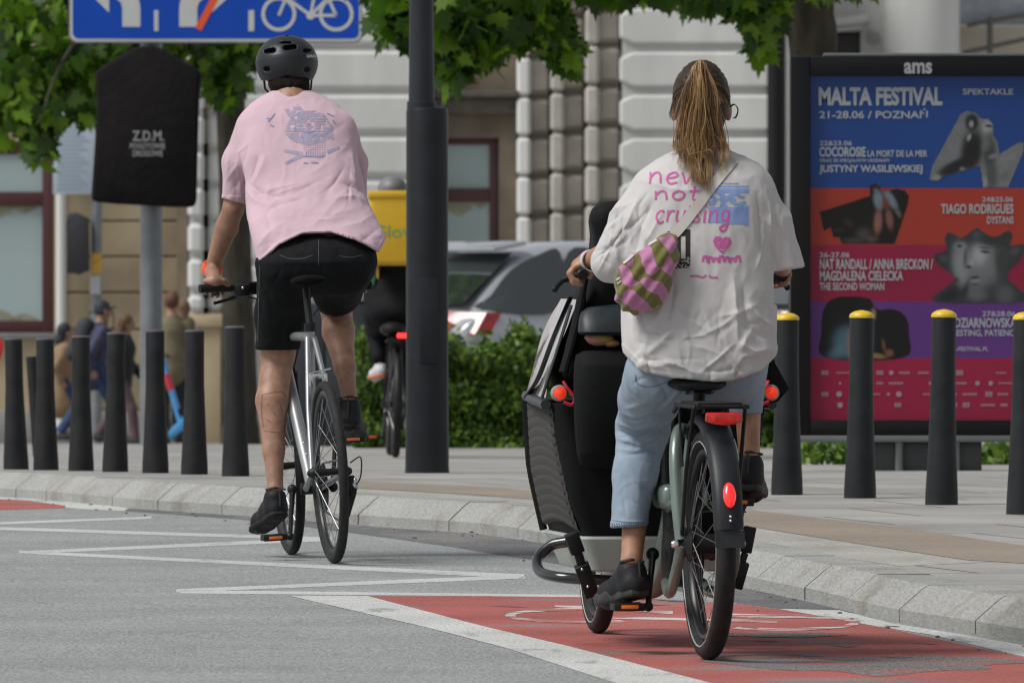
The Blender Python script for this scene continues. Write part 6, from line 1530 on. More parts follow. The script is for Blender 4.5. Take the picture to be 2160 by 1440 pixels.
V, Fa = S.mesh(2)
V = folds(V, Fa, [([(1296, 888), (1340, 905), (1395, 890)], 6, .008), ([(1292, 905), (1345, 922), (1400, 902)], 5, -.006), ([(1296, 922), (1350, 938), (1395, 915)], 6, .007), ([(1300, 870), (1350, 880), (1420, 850)], 7, .006), ([(1290, 945), (1340, 952), (1385, 935)], 5, .004), ([(1310, 960), (1360, 955)], 5, -.004),
    ([(1420, 830), (1380, 870), (1330, 890)], 6, -.006), ([(1440, 815), (1400, 860)], 7, .005), ([(1330, 1000), (1350, 1040)], 8, .003), ([(1385, 960), (1375, 1010)], 6, -.003)])
V = creases(V, Fa, 22, (1290, 860, 1420, 960), (8, 16), 4, .0045, 60, 21); V = creases(V, Fa, 12, (1300, 960, 1380, 1090), (60, 40), 5, .0025, 50, 22); V = creases(V, Fa, 10, (1310, 770, 1440, 860), (-40, 25), 6, .004, 70, 23)
V = ripple(V, Fa, (14, 14, 9), .003, 3); V = ripple(V, Fa, (30, 30, 16), .0012, 4, True)
n_ = vnormals(V, Fa); q_ = pix(V); V = V + n_ * (.0022 * ((q_[:, 1] > 1098) & (q_[:, 0] < 1420)))[:, None]
jn = np_mesh('jeans', V, Fa, m_jean, wo); bj = BVHTree.FromPolygons([tuple(v) for v in V], [tuple(f) for f in Fa])
d = Decal(bj, .0012); d.ribbon([(1341, 790), (1343, 806), (1362, 815), (1390, 812), (1412, 802)], 1.8, step=2); d.ribbon([(1289, 1097), (1325, 1101), (1360, 1100)], 1.6, step=2)
for i in range(14): d.ribbon([(1291 + i * 5, 1102), (1292 + i * 5, 1111)], 1.6, False, 2)
d.build('stitching', mat('dark_denim', (.10, .15, .22), .9), jn)
# shoes
m_shoe = mat('black_shoe', (.0095, .010, .0115), .6, spec=.3, var=.25, vscale=25, bump=.3, bscale=160)
m_sole = mat('dark_sole', (.013, .0125, .012), .7, spec=.3, var=.3, vscale=30, bump=.3, bscale=120)
m_mid = mat('grey_sole', (.030, .030, .030), .7, var=.5, vscale=30, bump=.4, bscale=90)
def shoe(an, toe, name, par, tilt=0.0, s=1.0, k=.012, ms=None, mm=None, heel=.075, sole_h=.022, knit=True):
    """an: ankle joint, toe: tip of the toe (both world)"""
    an, toe = Vector(an), Vector(toe); f = toe - an; up = Vector((0, 0, 1)); h = Vector((f.x, f.y, 0)).normalized()
    heelp = an - h * .052 * s + Vector((0, 0, -heel)); fw = (toe - heelp); L0 = fw.length; fw.normalize(); rt = fw.cross(up).normalized(); nu = rt.cross(fw).normalized()
    c = lambda a, b, z: a3(heelp + fw * (a * L0) + rt * b + nu * z)
    lo = Vector((min(heelp.x, toe.x) - .12, min(heelp.y, toe.y) - .12, min(heelp.z, toe.z) - .08)); hi = Vector((max(heelp.x, toe.x) + .12, max(heelp.y, toe.y) + .12, an.z + .10))
    S = SDF(lo, hi, .004)
    S.chain([c(.14, 0, .034), c(.42, 0, .034), c(.72, 0, .026), c(.90, 0, .022)], [.035 * s, .034 * s, .036 * s, .026 * s], .02)
    S.chain([c(.16, 0, .045), a3(an + Vector((0, -.004, -.034)))], [.037 * s, .036 * s], .02); S.chain([c(.20, 0, .075), c(.48, 0, .055)], [.032 * s, .026 * s], .02)
    S.ell(an + Vector((0, .004, .006)), (.030 * s, .038 * s, .024), k=.006, mode='c')
    V, Fa = S.mesh(1); o = np_mesh(name, ripple(V, Fa, (40, 40, 40), .0012, 8), Fa, mm or m_shoe, par)
    tb_ = MB().tube(catmull([an + Vector((rt.x * sx_ * .034 * s, rt.y * sx_ * .034 * s - .004 - .030 * (1 - abs(sx_)) , -.004 + .008 * (1 - abs(sx_)))) for sx_ in (-1, -.6, 0, .6, 1)], 4), .0045, 6).tube([an - h * .042 * s + Vector((0, 0, .004)), heelp + nu * .035 - h * .002], .0035, 6)
    tb_.build('collar', mm or mat('shoe_trim', (.022, .023, .025), .6), o)
    B = Matrix((rt, fw, nu)).transposed(); ring = lambda q, z: [heelp + fw * (a * L0) + rt * (b * q * s) + nu * z for a, b in [(-.01, 0), (.0, .026), (.12, .038), (.35, .034), (.55, .039), (.75, .046), (.9, .036), (.985, .018), (1.0, 0), (.985, -.018), (.9, -.036), (.75, -.044), (.55, -.036), (.35, -.032), (.12, -.038), (.0, -.026)]]
    MB().loft([ring(.92, -.004), ring(1.02, .002), ring(1.0, sole_h * .6), ring(.97, sole_h)]).build('sole', ms or m_sole, o, angle=60, subsurf=1)
    return o
shoe(ankL + Vector((.0, -.0, .0)), P(1270, 1278, 30.60), 'shoe', wo, heel=.102, sole_h=.040, s=1.16, ms=m_mid); shoe(ankR, P(1588, 1052, 30.80), 'shoe', wo, heel=.11, sole_h=.036, s=1.14, ms=m_mid)
# watch on the left wrist, ring of pink below
wrL = P(1240, 550, YW + .16); ax_ = (P(1286, 548, YW - .06) - wrL).normalized()
def band_at(c, ax, r, w, t=.0025, flat=1.0):
    z = ax.normalized(); x = z.orthogonal().normalized(); y = z.cross(x); M = Matrix((x, y, z)).transposed()
    return MB().rev([(r - t, -w / 2), (r + t * .5, -w / 2), (r + t, 0), (r + t * .5, w / 2), (r - t, w / 2)], c, M, 24, caps=False)
band_at(wrL + ax_ * .035, ax_, .031, .020).build('wrist_band', mat('white_strap', (.55, .55, .55), .5), wo); band_at(wrL + ax_ * .012, ax_, .0295, .012).build('bracelet', mat('pink_bracelet', (.5, .12, .25), .5), wo)
# hair
m_hairb = mat('brown_hair', (.020, .0135, .009), .5, col2=(.050, .031, .018), vscale=16, stretch=(6, 6, .8), spec=.2)
m_hairg = mat('blond_hair', (.47, .30, .135), .45, col2=(.33, .19, .075), vscale=10, stretch=(3, 3, .8), spec=.5)
m_hairm = mat('honey_hair', (.205, .110, .045), .45, col2=(.125, .062, .025), vscale=10, stretch=(3, 3, .8), spec=.5)
S = SDF(P(1395, 340, 30.15), P(1565, 105, 30.75), .004)
S.ell(hc + Vector((0, -.010, .008)), (.0835, .0985, .110), k=.01); S.ell(P(1479, 245, YW - .02), (.068, .055, .06), k=.03)
S.ell(hc + Vector((0, .135, -.055)), (.075, .09, .105), k=.01, mode='c')
for sx in (-1, 1): S.ell(hc + Vector((sx * .088, .016, -.035)), (.018, .03, .036), k=.005, mode='c')
V, Fa = S.mesh(1); V = ripple(V, Fa, (60, 14, 60), .0022, 9, True); hr = np_mesh('hair', V, Fa, m_hairb, wo)
rr = random.Random(12); tie = P(1479, 150, YW - .075)
sc_ = {0: MB(), 1: MB(), 2: MB()}
for i in range(230):      # strands swept over the head to the tie
    a = rr.uniform(-1.25, 1.25); e = rr.uniform(-.75, .1); c0 = hc + Vector((0, -.010, .008))
    def onh(az, el): return c0 + Vector((.0845 * math.sin(az) * math.cos(el), -.0995 * math.cos(az) * math.cos(el), .111 * math.sin(el)))
    az0 = a * 1.25; pts = [onh(az0 * (1 - t) + .0 * t + .1 * math.sin(3 * t) * rr.uniform(-1, 1) * .4, e * (1 - t) + .62 * t) for t in [k / 6 for k in range(7)]]
    pts = [p + Vector((0, 0, 0)) + (p - c0).normalized() * rr.uniform(-.0005, .0015) for p in pts]
    sc_[rr.choice((0, 0, 0, 2, 2, 1)) if abs(a) < .8 else rr.choice((0, 0, 0, 2))].tube(catmull(pts, 2), [.0012 + .0012 * rr.random()] * 13, 4)
pt = {0: MB(), 1: MB(), 2: MB()}
for cl_ in range(60):      # the ponytail: locks of strands
    u = max(-1, min(1, rr.gauss(0, .46))); dv_ = rr.uniform(-1, 1); ln = rr.random(); w = rr.choice((1, 1, 1, 2)) if dv_ > 0 and u < .35 else rr.choice((0, 2, 2, 2, 1, 1))
    endx = 1484 + u * 44 + rr.gauss(0, 7); endy = 398 - abs(u) * 42 - ln * ln * 66
    if rr.random() < .15: endx = 1436 + rr.gauss(0, 9); endy = 340 + rr.uniform(-26, 12)
    ph = rr.uniform(0, 6.28); am = rr.uniform(2, 11)
    for i in range(rr.randint(14, 22)):
        us = u + rr.gauss(0, .10); ut = u + (us - u) * .35; ds = dv_ + rr.gauss(0, .12); ex, ey = endx + rr.gauss(0, 2.2), endy + rr.gauss(0, 9); p2 = ph + rr.gauss(0, .12)
        k = [(1478 + us * 4, 158, .0), (1478 + us * 8, 128 + abs(us) * 7, .014), (1476 + us * 15, 142 + abs(us) * 8, .036), (1476 + us * 25 + am * math.sin(p2) * .7, 196, .046), (1477 + us * 36 + am * math.sin(p2 + 1.4), 252, .042), (1481 + us * 46 + am * math.sin(p2 + 2.5), 308, .043), (ex * .6 + (1481 + ut * 47) * .4 + am * math.sin(p2 + 3.6), 312 + (ey - 312) * .55, .060), (ex + am * .5 * math.sin(p2 + 4.5), ey, .060 + .045 * max(0, min(1, (ey - 345) / 45)))]
        pts = [P(x, y, YW - .075 - dy - ds * .019 * min(1, j / 3) * (1 - .5 * (j > 5))) for j, (x, y, dy) in enumerate(k)]
        pts = [q_p + Vector((rr.gauss(0, .0035), rr.gauss(0, .003), rr.gauss(0, .002))) * (min(1, j / 3) if j < 7 else .8) for j, q_p in enumerate(pts)]
        c = catmull(pts, 5); r0 = rr.uniform(.0006, .0013)
        pt[w if rr.random() < .8 else rr.choice((0, 1, 2))].tube(c, [r0 * (1 if q < len(c) * .55 else max(.2, 1 - (q / len(c) - .55) * 2.0)) for q in range(len(c))], 4)
for w, m in ((0, m_hairb), (1, m_hairg), (2, m_hairm)):
    sc_[w].build('hair_strands', m, hr, angle=180); pt[w].build('ponytail', m, hr, angle=180)
cu = MB()
for j in range(0):
    a = rr.uniform(-1.2, 1.2); b = c0 + Vector((.084 * math.sin(a), -.03, .111 * math.cos(a))); cu.tube(catmull([b, b + Vector((.012 * math.sin(a) + rr.gauss(0, .006), -.012, .004 * math.cos(a))), b + Vector((.008 * math.sin(a) + rr.gauss(0, .003), -.028, .004 * math.cos(a) + rr.gauss(0, .002)))], 4), .0005, 3)
for j in range(7): o_ = rr.uniform(-2, 2); cu.tube(catmull([P(1538 + o_ * .8, 226 + o_, YW + .03), P(1549 + o_, 220 + o_, YW + .02), P(1556 + o_, 232, YW + .02), P(1552 + o_, 246 + o_, YW + .02), P(1545 + o_, 250, YW + .02)], 6), .0007, 4)
cu.tube(catmull([P(1522, 270, YW - .02), P(1528, 292, YW - .04), P(1534, 318, YW - .06)], 6), .0022, 5)
for j in range(5): cu.tube(catmull([P(1422 + j, 205 + j * 8, YW + .02), P(1416 - j, 226 + j * 3, YW + .03), P(1418 - j, 236 + j * 4, YW + .03)], 5), .0009, 4)
cu.build('loose_curls', m_hairb, hr, angle=180)

# sling bag
bg = empty('sling_bag', P(1360, 580, 30.17)); tag(bg, 'quilted sling bag striped in pink and olive worn across the woman\'s back', 'bag')
def stripes():
    m = bpy.data.materials.new('striped_quilt'); m.use_nodes = True
    N, L = m.node_tree.nodes, m.node_tree.links; b = N['Principled BSDF']; b.inputs['Roughness'].default_value = .9; setin(b, 'Sheen Weight', .3)
    tc = N.new('ShaderNodeTexCoord'); mp = N.new('ShaderNodeMapping'); mp.inputs['Rotation'].default_value = (0, R(42), 0); L.new(tc.outputs['Object'], mp.inputs['Vector'])
    sx = N.new('ShaderNodeSeparateXYZ'); L.new(mp.outputs[0], sx.inputs[0])
    def sq(out, f, ph, dist):
        nz = N.new('ShaderNodeTexNoise'); nz.inputs['Scale'].default_value = 9; L.new(tc.outputs['Object'], nz.inputs['Vector'])
        a = N.new('ShaderNodeMath'); a.operation = 'MULTIPLY_ADD'; a.inputs[1].default_value = dist; L.new(nz.outputs['Fac'], a.inputs[0]); L.new(out, a.inputs[2])
        q = N.new('ShaderNodeMath'); q.operation = 'MULTIPLY_ADD'; q.inputs[1].default_value = f; q.inputs[2].default_value = ph; L.new(a.outputs[0], q.inputs[0])
        s = N.new('ShaderNodeMath'); s.operation = 'SINE'; L.new(q.outputs[0], s.inputs[0]); return s.outputs[0]
    s1 = sq(sx.outputs['X'], 80, 0.6, .10); s2 = sq(sx.outputs['Z'], 40, 1.2, .12)
    add = N.new('ShaderNodeMath'); add.operation = 'MULTIPLY'; L.new(s1, add.inputs[0]); L.new(s2, add.inputs[1])
    ad2 = N.new('ShaderNodeMath'); ad2.operation = 'MULTIPLY_ADD'; ad2.inputs[1].default_value = .55; L.new(s1, ad2.inputs[0]); L.new(add.outputs[0], ad2.inputs[2])
    gt = N.new('ShaderNodeMath'); gt.operation = 'GREATER_THAN'; gt.inputs[1].default_value = 0.0; L.new(ad2.outputs[0], gt.inputs[0])
    mx = N.new('ShaderNodeMix'); mx.data_type = 'RGBA'; mx.inputs['A'].default_value = (.42, .16, .30, 1); mx.inputs['B'].default_value = (.135, .125, .028, 1); L.new(gt.outputs[0], mx.inputs['Factor'])
    L.new(mx.outputs['Result'], b.inputs['Base Color'])
    n2 = N.new('ShaderNodeTexNoise'); n2.inputs['Scale'].default_value = 260; L.new(tc.outputs['Object'], n2.inputs['Vector']); bp = N.new('ShaderNodeBump'); bp.inputs['Strength'].default_value = .6; bp.inputs['Distance'].default_value = .003
    L.new(n2.outputs['Fac'], bp.inputs['Height']); L.new(bp.outputs[0], b.inputs['Normal']); return m
yb = 30.155; S = SDF(P(1280, 690, yb - .08), P(1445, 465, yb + .12), .0035)
S.chain([a3(P(1416, 500, yb + .02)), a3(P(1398, 530, yb + .012)), a3(P(1368, 575, yb)), a3(P(1345, 612, yb)), a3(P(1342, 625, yb + .004))], [.014, .040, .058, .056, .050], .03, flat=(1, .75, 1)); S.cone(P(1325, 570, yb + .002), P(1338, 612, yb), .034, .05, .03)
S.cone(P(1398, 545, yb), P(1375, 610, yb), .036, .046, .03)
V, Fa = S.mesh(2); q_ = pix(V); tq = (q_[:, 0] - 1300) * .80 - (q_[:, 1] - 500) * -.60
V = V + vnormals(V, Fa) * (.0035 * np.cos(tq / 26 * 2 * np.pi))[:, None]; V = ripple(V, Fa, (45, 45, 45), .0025, 6)
bb_ = np_mesh('pouch', V, Fa, stripes(), bg); bbv = BVHTree.FromPolygons([tuple(v) for v in V], [tuple(f) for f in Fa])
d = Decal(bbv, .0025); d.ribbon([(1316, 556), (1345, 532), (1386, 507)], 4.5, step=3); d.ribbon([(1301, 590), (1309, 585)], 5, False, 2); d.ribbon([(1303, 598), (1311, 592)], 4, False, 2); d.build('zip', mat('pale_zip', (.5, .48, .44), .6), bb_)
d = Decal(bv, .004)
d.ribbon([(1420, 498), (1440, 475), (1470, 436), (1500, 396), (1528, 362), (1548, 338)], 21, step=4); d.build('strap', mat('cream_strap', (.50, .47, .43), .8, bump=.3, bscale=300), bg)

# cloth peeping from the pouch on the box
ct = empty('cloth', cg.world((cx_ - .0, UB - .08, zt_))); tag(ct, 'yellow and pink cloth peeping out of the black pouch on the cargo box', 'cloth')
mb = MB(); mb.ball(Vector(P(1266, 716, cg.world((0, UB - .075, 0)).y)), (.042, .03, .020)); mb.ball(Vector(P(1290, 724, cg.world((0, UB - .08, 0)).y)), (.024, .02, .012)); mb.ball(Vector(P(1247, 712, cg.world((0, UB - .07, 0)).y)), (.020, .02, .012))
mb.build('fold', mat('yellow_pink_cloth', (.50, .34, .04), .8, col2=(.55, .16, .25), vscale=28, bump=.6, bscale=60), ct)

# ------------------------------------------------------------------ the man
ma = empty('person', P(640, 1140, 39.5)); tag(ma, 'man in a pink t-shirt, black shorts and dark helmet riding the silver bicycle', 'person')
gLm, gRm = mk.world(gL), mk.world(gR)
S = SDF(P(395, 1160, 39.1), P(830, 60, 40.2), .005)
hm = P(607, 138, 39.93)
S.ell(hm, (.078, .098, .112)); S.ell(P(607, 172, 39.98), (.055, .06, .055), k=.03); S.ell(P(607, 160, 40.045), (.013, .018, .022), k=.01); S.ell(P(607, 176, 40.035), (.025, .012, .008), k=.008)
for sx in (-1, 1): S.ell(hm + Vector((sx * .082, .012, -.028)), (.011, .018, .032), k=.006); S.ell(hm + Vector((sx * .03, .10, .006)), (.014, .01, .01), k=.006, mode='c')
S.cone(P(610, 165, 39.89), P(614, 222, 39.81), .062, .070, .02)
S.stack(prows([(210, 570, 660, 39.82, .07), (240, 535, 700, 39.79, .10), (300, 525, 735, 39.74, .11), (400, 535, 750, 39.64, .12), (480, 575, 755, 39.50, .10), (560, 590, 750, 39.44, .10)]), .02)
shL, elL, wrLm = P(525, 280, 39.77), P(492, 440, 39.80), P(446, 572, 39.91)
shR, elR, wrRm = P(716, 290, 39.77), P(752, 430, 39.95), P(762, 576, 39.97)
arm(S, shL, elL, wrLm, (.054, .041, .043, .028)); arm(S, shR, elR, wrRm, (.054, .041, .043, .028))
for g_, sx, wr in ((gLm, -1, wrLm), (gRm, 1, wrRm)):
    d_ = (mk.W.to_3x3() @ Vector((-sx * 1.0, .3, .02))).normalized(); c = g_ + d_ * .062
    S.cone(wr, c + Vector((0, -.006, .026)), .029, .026, .012); S.ell(c + Vector((0, .004, .024)), (.046, .034, .019), k=.010)
    kn = [c + d_ * (.036 - .0235 * i) + Vector((0, .026, .020)) for i in range(4)]
    finger_set(S, kn, [(0, .020, -.022), (0, .006, -.048), (0, -.020, -.052)], .0098)
    S.chain([a3(c + d_ * .040 + Vector((0, -.022, .020))), a3(c + d_ * .064 + Vector((0, -.016, -.004))), a3(c + d_ * .070 + Vector((0, .010, -.026)))], [.013, .011, .009], .006)
kL, aL = P(586, 748, 39.63), P(581, 1030, 39.45); kR, aR = P(708, 640, 39.86), P(737, 838, 39.62)
S.chain([a3(P(602, 548, 39.40)), a3(kL)], [.092, .064], .02); S.chain([a3(P(735, 548, 39.40)), a3(kR)], [.092, .064], .02)
S.chain([a3(kL), a3(P(574, 845, 39.56)), a3(P(577, 950, 39.50)), a3(aL)], [.060, .0605, .040, .029], .02)
S.chain([a3(kR), a3(P(714, 700, 39.79)), a3(P(727, 775, 39.70)), a3(aR)], [.060, .0600, .040, .029], .02)
for an, tp in ((aL, P(548, 1112, 39.62)), (aR, P(752, 900, 39.80))): S.cone(an, an.lerp(tp, .5), .027, .016, .012)
V, Fa = S.mesh(1); bo = np_mesh('body', V, Fa, m_skin, ma); bb2 = BVHTree.FromPolygons([tuple(v) for v in V], [tuple(f) for f in Fa])
d = Decal(bb2, .0008)
for pts in ([(553, 832), (590, 826), (604, 836)], [(553, 832), (552, 870), (556, 900)], [(556, 908), (590, 912), (604, 905)], [(564, 850), (566, 856)], [(576, 868), (582, 876)], [(590, 850), (596, 870)], [(562, 884), (572, 890)], [(584, 892), (598, 886)]): d.ribbon(pts, 1.3, step=2)
d.build('tattoo', mat('tattoo_ink', (.13, .085, .075), .6), bo)
# t-shirt
m_pinkc = mat('pink_cotton', (.55, .385, .44), .85, var=.05, vscale=6, bump=.25, bscale=380, sheen=.15)
S = SDF(P(440, 600, 39.1), P(835, 175, 40.1), .0042)
S.stack(prows([(192, 574, 656, 39.845, .060), (200, 556, 676, 39.84, .078), (214, 534, 702, 39.825, .098), (236, 516, 724, 39.80, .118), (270, 506, 742, 39.77, .132), (320, 506, 754, 39.725, .142), (370, 516, 764, 39.67, .146), (420, 520, 774, 39.60, .152), (460, 522, 794, 39.53, .160), (500, 530, 812, 39.46, .165), (540, 540, 812, 39.42, .165), (575, 548, 808, 39.40, .16)]), .02, e=2.4)
S.chain([a3(P(540, 272, 39.77)), a3(P(507, 345, 39.77)), a3(P(492, 440, 39.79))], [.074, .068, .046], .025)
S.chain([a3(P(712, 278, 39.77)), a3(P(742, 345, 39.82)), a3(P(752, 412, 39.88))], [.072, .056, .040], .025)
xs_h2 = [525, 545, 562, 590, 640, 700, 750, 780, 797, 812]; ys_h2 = [560, 554, 540, 516, 493, 490, 505, 520, 530, 500]
zz2 = np.array([P(x, y, 39.4).z for x, y in zip(xs_h2, ys_h2)]); xx2 = np.array([P(x, 0, 39.4).x for x in xs_h2])
sdf_cut(S, P(505, 610, 39.1), P(835, 450, 40.1), lambda x, y, z: np.interp(x, xx2, zz2) - z + 0 * y)
cp2 = a3(P(494, 424, 39.79)); sdf_cut(S, P(440, 500, 39.1), P(524, 380, 40.1), lambda x, y, z: (cp2[2] - z) + (x - cp2[0]) * -.22 + 0 * y)
V, Fa = S.mesh(2)
V = folds(V, Fa, [([(522, 385), (545, 405), (600, 415)], 9, -.016), ([(520, 400), (540, 425), (580, 440)], 9, .010), ([(545, 330), (530, 365), (522, 385)], 10, -.014), ([(560, 330), (545, 370), (540, 385)], 10, .008), ([(530, 425), (570, 400), (640, 385)], 11, .007), ([(535, 460), (590, 430), (650, 415)], 10, -.006),
    ([(770, 410), (750, 395), (720, 385)], 9, -.010), ([(772, 425), (745, 415), (700, 420)], 9, .008), ([(757, 300), (758, 350), (766, 400)], 8, -.014), ([(740, 320), (748, 380)], 9, .008), ([(790, 450), (760, 470), (720, 480)], 10, .006), ([(800, 480), (775, 500), (760, 510)], 10, -.007),
    ([(545, 520), (570, 490), (600, 470)], 10, .007), ([(550, 545), (575, 510)], 9, -.006), ([(560, 440), (575, 500)], 9, -.005), ([(480, 380), (500, 350), (510, 310)], 8, .006), ([(490, 400), (512, 370)], 7, -.005), ([(640, 440), (700, 455), (750, 440)], 14, .006), ([(640, 205), (600, 215), (570, 212)], 6, .003)])
V = creases(V, Fa, 20, (530, 380, 790, 530), (-28, 28), 7, .0032, 90, 11); V = creases(V, Fa, 12, (475, 300, 530, 420), (105, 20), 5, .004, 60, 12); V = creases(V, Fa, 14, (540, 300, 760, 420), (-40, 40), 6, .0016, 60, 13); V = creases(V, Fa, 8, (735, 290, 775, 400), (80, 14), 4, .005, 60, 14)
V = ripple(V, Fa, (7, 7, 5), .0045, 11); V = ripple(V, Fa, (20, 20, 10), .0013, 12, True); V = ripple(V, Fa, (60, 60, 40), .0004, 15)
n_ = vnormals(V, Fa); q_ = pix(V); hem = np.interp(q_[:, 0], xs_h2, ys_h2) - q_[:, 1]; V = V + n_ * (.0025 * np.clip((10 - hem) / 5, 0, 1))[:, None] + n_ * (.002 * ((q_[:, 1] > 412) & (q_[:, 0] < 523)))[:, None]
ts = np_mesh('t_shirt', V, Fa, m_pinkc, ma); bt = BVHTree.FromPolygons([tuple(v) for v in V], [tuple(f) for f in Fa])
d = Decal(bt, .0010); nz_ = lambda x, y: noise.noise(Vector((x * .11, y * .16, 4)))
oval = [(652 + 50 * math.cos(a) * (1 + .08 * math.sin(3 * a)), 270 + 36 * math.sin(a)) for a in [2 * math.pi * i / 30 for i in range(30)]]
d.fill(oval, 2.6, keep=lambda x, y: nz_(x, y) > -.28 and not (math.sin(y * 1.25) > .55 and nz_(y, x) > -.1)); d.fill([(600, 232), (628, 220), (650, 246), (620, 262)], 2.6, keep=lambda x, y: nz_(x, y) > -.1)
d.fill([(640, 298), (688, 296), (684, 334), (642, 332)], 2.4, keep=lambda x, y: math.sin(x * 1.3) > -.35 and math.sin(y * 1.2) > -.5)
d.fill([(690, 268), (700, 284), (704, 294), (688, 290)], 2.4)
for pts in ([(600, 318), (620, 322), (638, 324)], [(602, 346), (620, 336), (640, 327)], [(690, 322), (704, 316), (716, 311)]): d.ribbon(pts, 7, step=3)
d.build('print', mat('faded_blue_print', (.335, .295, .40), .85), ts)
d = Decal(bt, .0014)
for pts in ([(622, 268), (624, 278)], [(636, 276), (650, 282), (664, 276)], [(648, 262), (654, 264)], [(634, 286), (640, 292)], [(660, 288), (668, 284)], [(640, 330), (660, 331), (684, 330)], [(606, 344), (618, 337)], [(562, 250), (572, 252)], [(566, 258), (580, 240)], [(570, 264), (578, 268)], [(690, 240), (704, 246)], [(702, 254), (706, 262)], [(640, 344), (650, 345)], [(656, 343), (672, 344)]): d.ribbon(pts, 2.6, False, 2)
d.build('print', mat('blue_line_print', (.24, .23, .36), .85), ts)
# shorts
m_short = mat('black_denim', (.0065, .007, .008), .85, spec=.2, var=.35, vscale=8, bump=.3, bscale=300)
S = SDF(P(525, 770, 39.1), P(815, 455, 40.1), .005)
S.ell(P(668, 560, 39.41), (.208, .155, .115), k=.02); S.stack(prows([(506, 575, 765, 39.44, .10), (526, 556, 785, 39.43, .13), (550, 548, 790, 39.42, .155)]), .03)
S.chain([a3(P(604, 565, 39.40)), a3(P(592, 665, 39.53)), a3(P(584, 748, 39.61))], [.112, .094, .080], .03); S.chain([a3(P(732, 560, 39.40)), a3(P(712, 612, 39.72)), a3(P(706, 632, 39.84))], [.108, .088, .076], .03)
czs = P(0, 736, 39.6).z; sdf_cut(S, P(525, 800, 39.1), P(662, 700, 40.1), lambda x, y, z: czs - z + 0 * x + 0 * y)
V, Fa = S.mesh(2); V = creases(V, Fa, 20, (545, 540, 780, 730), (100, 40), 6, .004, 70, 31); V = ripple(V, Fa, (10, 10, 7), .005, 13); V = ripple(V, Fa, (24, 24, 14), .002, 14, True); so = np_mesh('shorts', V, Fa, m_short, ma)
bs = BVHTree.FromPolygons([tuple(v) for v in V], [tuple(f) for f in Fa]); d = Decal(bs, .001)
for pts in ([(590, 538), (610, 545), (640, 545), (660, 538)], [(715, 540), (740, 543), (765, 538)], [(672, 505), (672, 560)], [(548, 560), (546, 640), (544, 720)]): d.ribbon(pts, 1.5, step=3)
d.build('stitching', mat('grey_seam', (.05, .05, .054), .8), so)
shoe(aL, P(540, 1126, 39.66), 'shoe', ma, heel=.10, s=1.15); shoe(aR, P(752, 926, 39.86), 'shoe', ma, heel=.115, s=1.18)
wb_ax = (elL - wrLm).normalized(); band_at(wrLm + wb_ax * .008, wb_ax, .037, .040, .005).build('wrist_band', mat('orange_band', (.80, .085, .015), .45), ma)
# hair and helmet
S = SDF(P(530, 205, 39.7), P(690, 60, 40.15), .0045)
S.ell(hm + Vector((0, -.012, .004)), (.082, .098, .112)); S.ell(P(609, 174, 39.87), (.080, .062, .050), k=.02); S.ell(P(611, 184, 39.838), (.076, .062, .042), k=.02); S.ell(hm + Vector((0, .14, -.05)), (.08, .09, .1), k=.01, mode='c')
V, Fa = S.mesh(1); np_mesh('hair', ripple(V, Fa, (80, 40, 40), .003, 15), Fa, mat('dark_hair', (.008, .0055, .0045), .8, spec=.1, var=.4, vscale=60, stretch=(3, 3, .6)), ma)
m_helm = mat('helmet_shell', (.019, .021, .0245), .42, spec=.35, var=.1, vscale=10, bump=.1, bscale=200)
S = SDF(P(525, 190, 39.68), P(690, 60, 40.2), .0038); hq = P(605, 128, 39.935); Rz = Matrix.Rotation(R(2), 3, 'Y')
S.ell(hq + Vector((0, .0, .000)), (.117, .142, .098)); S.stack([(P(0, 171, 39.93).z, hq.x, hq.y - .01, .098, .118), (P(0, 150, 39.93).z, hq.x, hq.y - .005, .115, .138), (P(0, 128, 39.93).z, hq.x, hq.y, .118, .142), (P(0, 118, 39.93).z, hq.x, hq.y, .112, .136)], .01, e=2.1)
S.ell(hq + Vector((0, .01, -.055)), (.094, .118, .10), k=.006, mode='c'); S.ell(hm + Vector((0, .15, -.06)), (.09, .10, .09), k=.01, mode='c')
for px, py, w in ((567, 106, 22), (611, 99, 24), (648, 105, 20)):
    a = P(px - w / 2 + 4, py + 1, 39.72); b = P(px + w / 2 - 4, py - 1, 39.72); S.cone(a, b, .0150, .0150, .003, mode='c', flat=(1, 11, .8))
for px, py in ((562, 146), (648, 147), (605, 168)): S.ell(P(px, py, 39.80), (.017, .05, .012), k=.004, mode='c')
S.ell(P(605, 92, 39.95), (.03, .2, .004), k=.006, mode='c')
V, Fa = S.mesh(1); hl = np_mesh('helmet', V, Fa, m_helm, ma); bh = BVHTree.FromPolygons([tuple(v) for v in V], [tuple(f) for f in Fa])
vs, fs = text_geo('GIRO', .03); ax0, ax1 = min(v[0] for v in vs), max(v[0] for v in vs); ay0, ay1 = min(v[1] for v in vs), max(v[1] for v in vs)
t = MB(); pts = [onto(bh, 646 + (v[0] - ax0) / (ax1 - ax0) * 20, 122 - (v[1] - ay0) / (ay1 - ay0) * 6, .0012) for v in vs]
if all(pts): t.add(pts, fs); t.build('lettering', mat('white_print', (.6, .6, .6), .6), hl, smooth=False, normals=False)
d = Decal(bh, .001)
d.ribbon([(541, 132), (570, 124), (605, 121), (640, 123), (668, 131)], 1.8, step=3); d.build('shell_seam', mat('seam_dark', (.012, .012, .013), .6), hl)
st_ = MB()
for sx in (-1, 1): st_.tube([hm + Vector((sx * .095, -.02, -.03)), hm + Vector((sx * .088, .02, -.09)), hm + Vector((sx * .05, .06, -.13))], .004, 6); st_.tube([hm + Vector((sx * .094, .05, -.02)), hm + Vector((sx * .088, .02, -.09))], .004, 6)
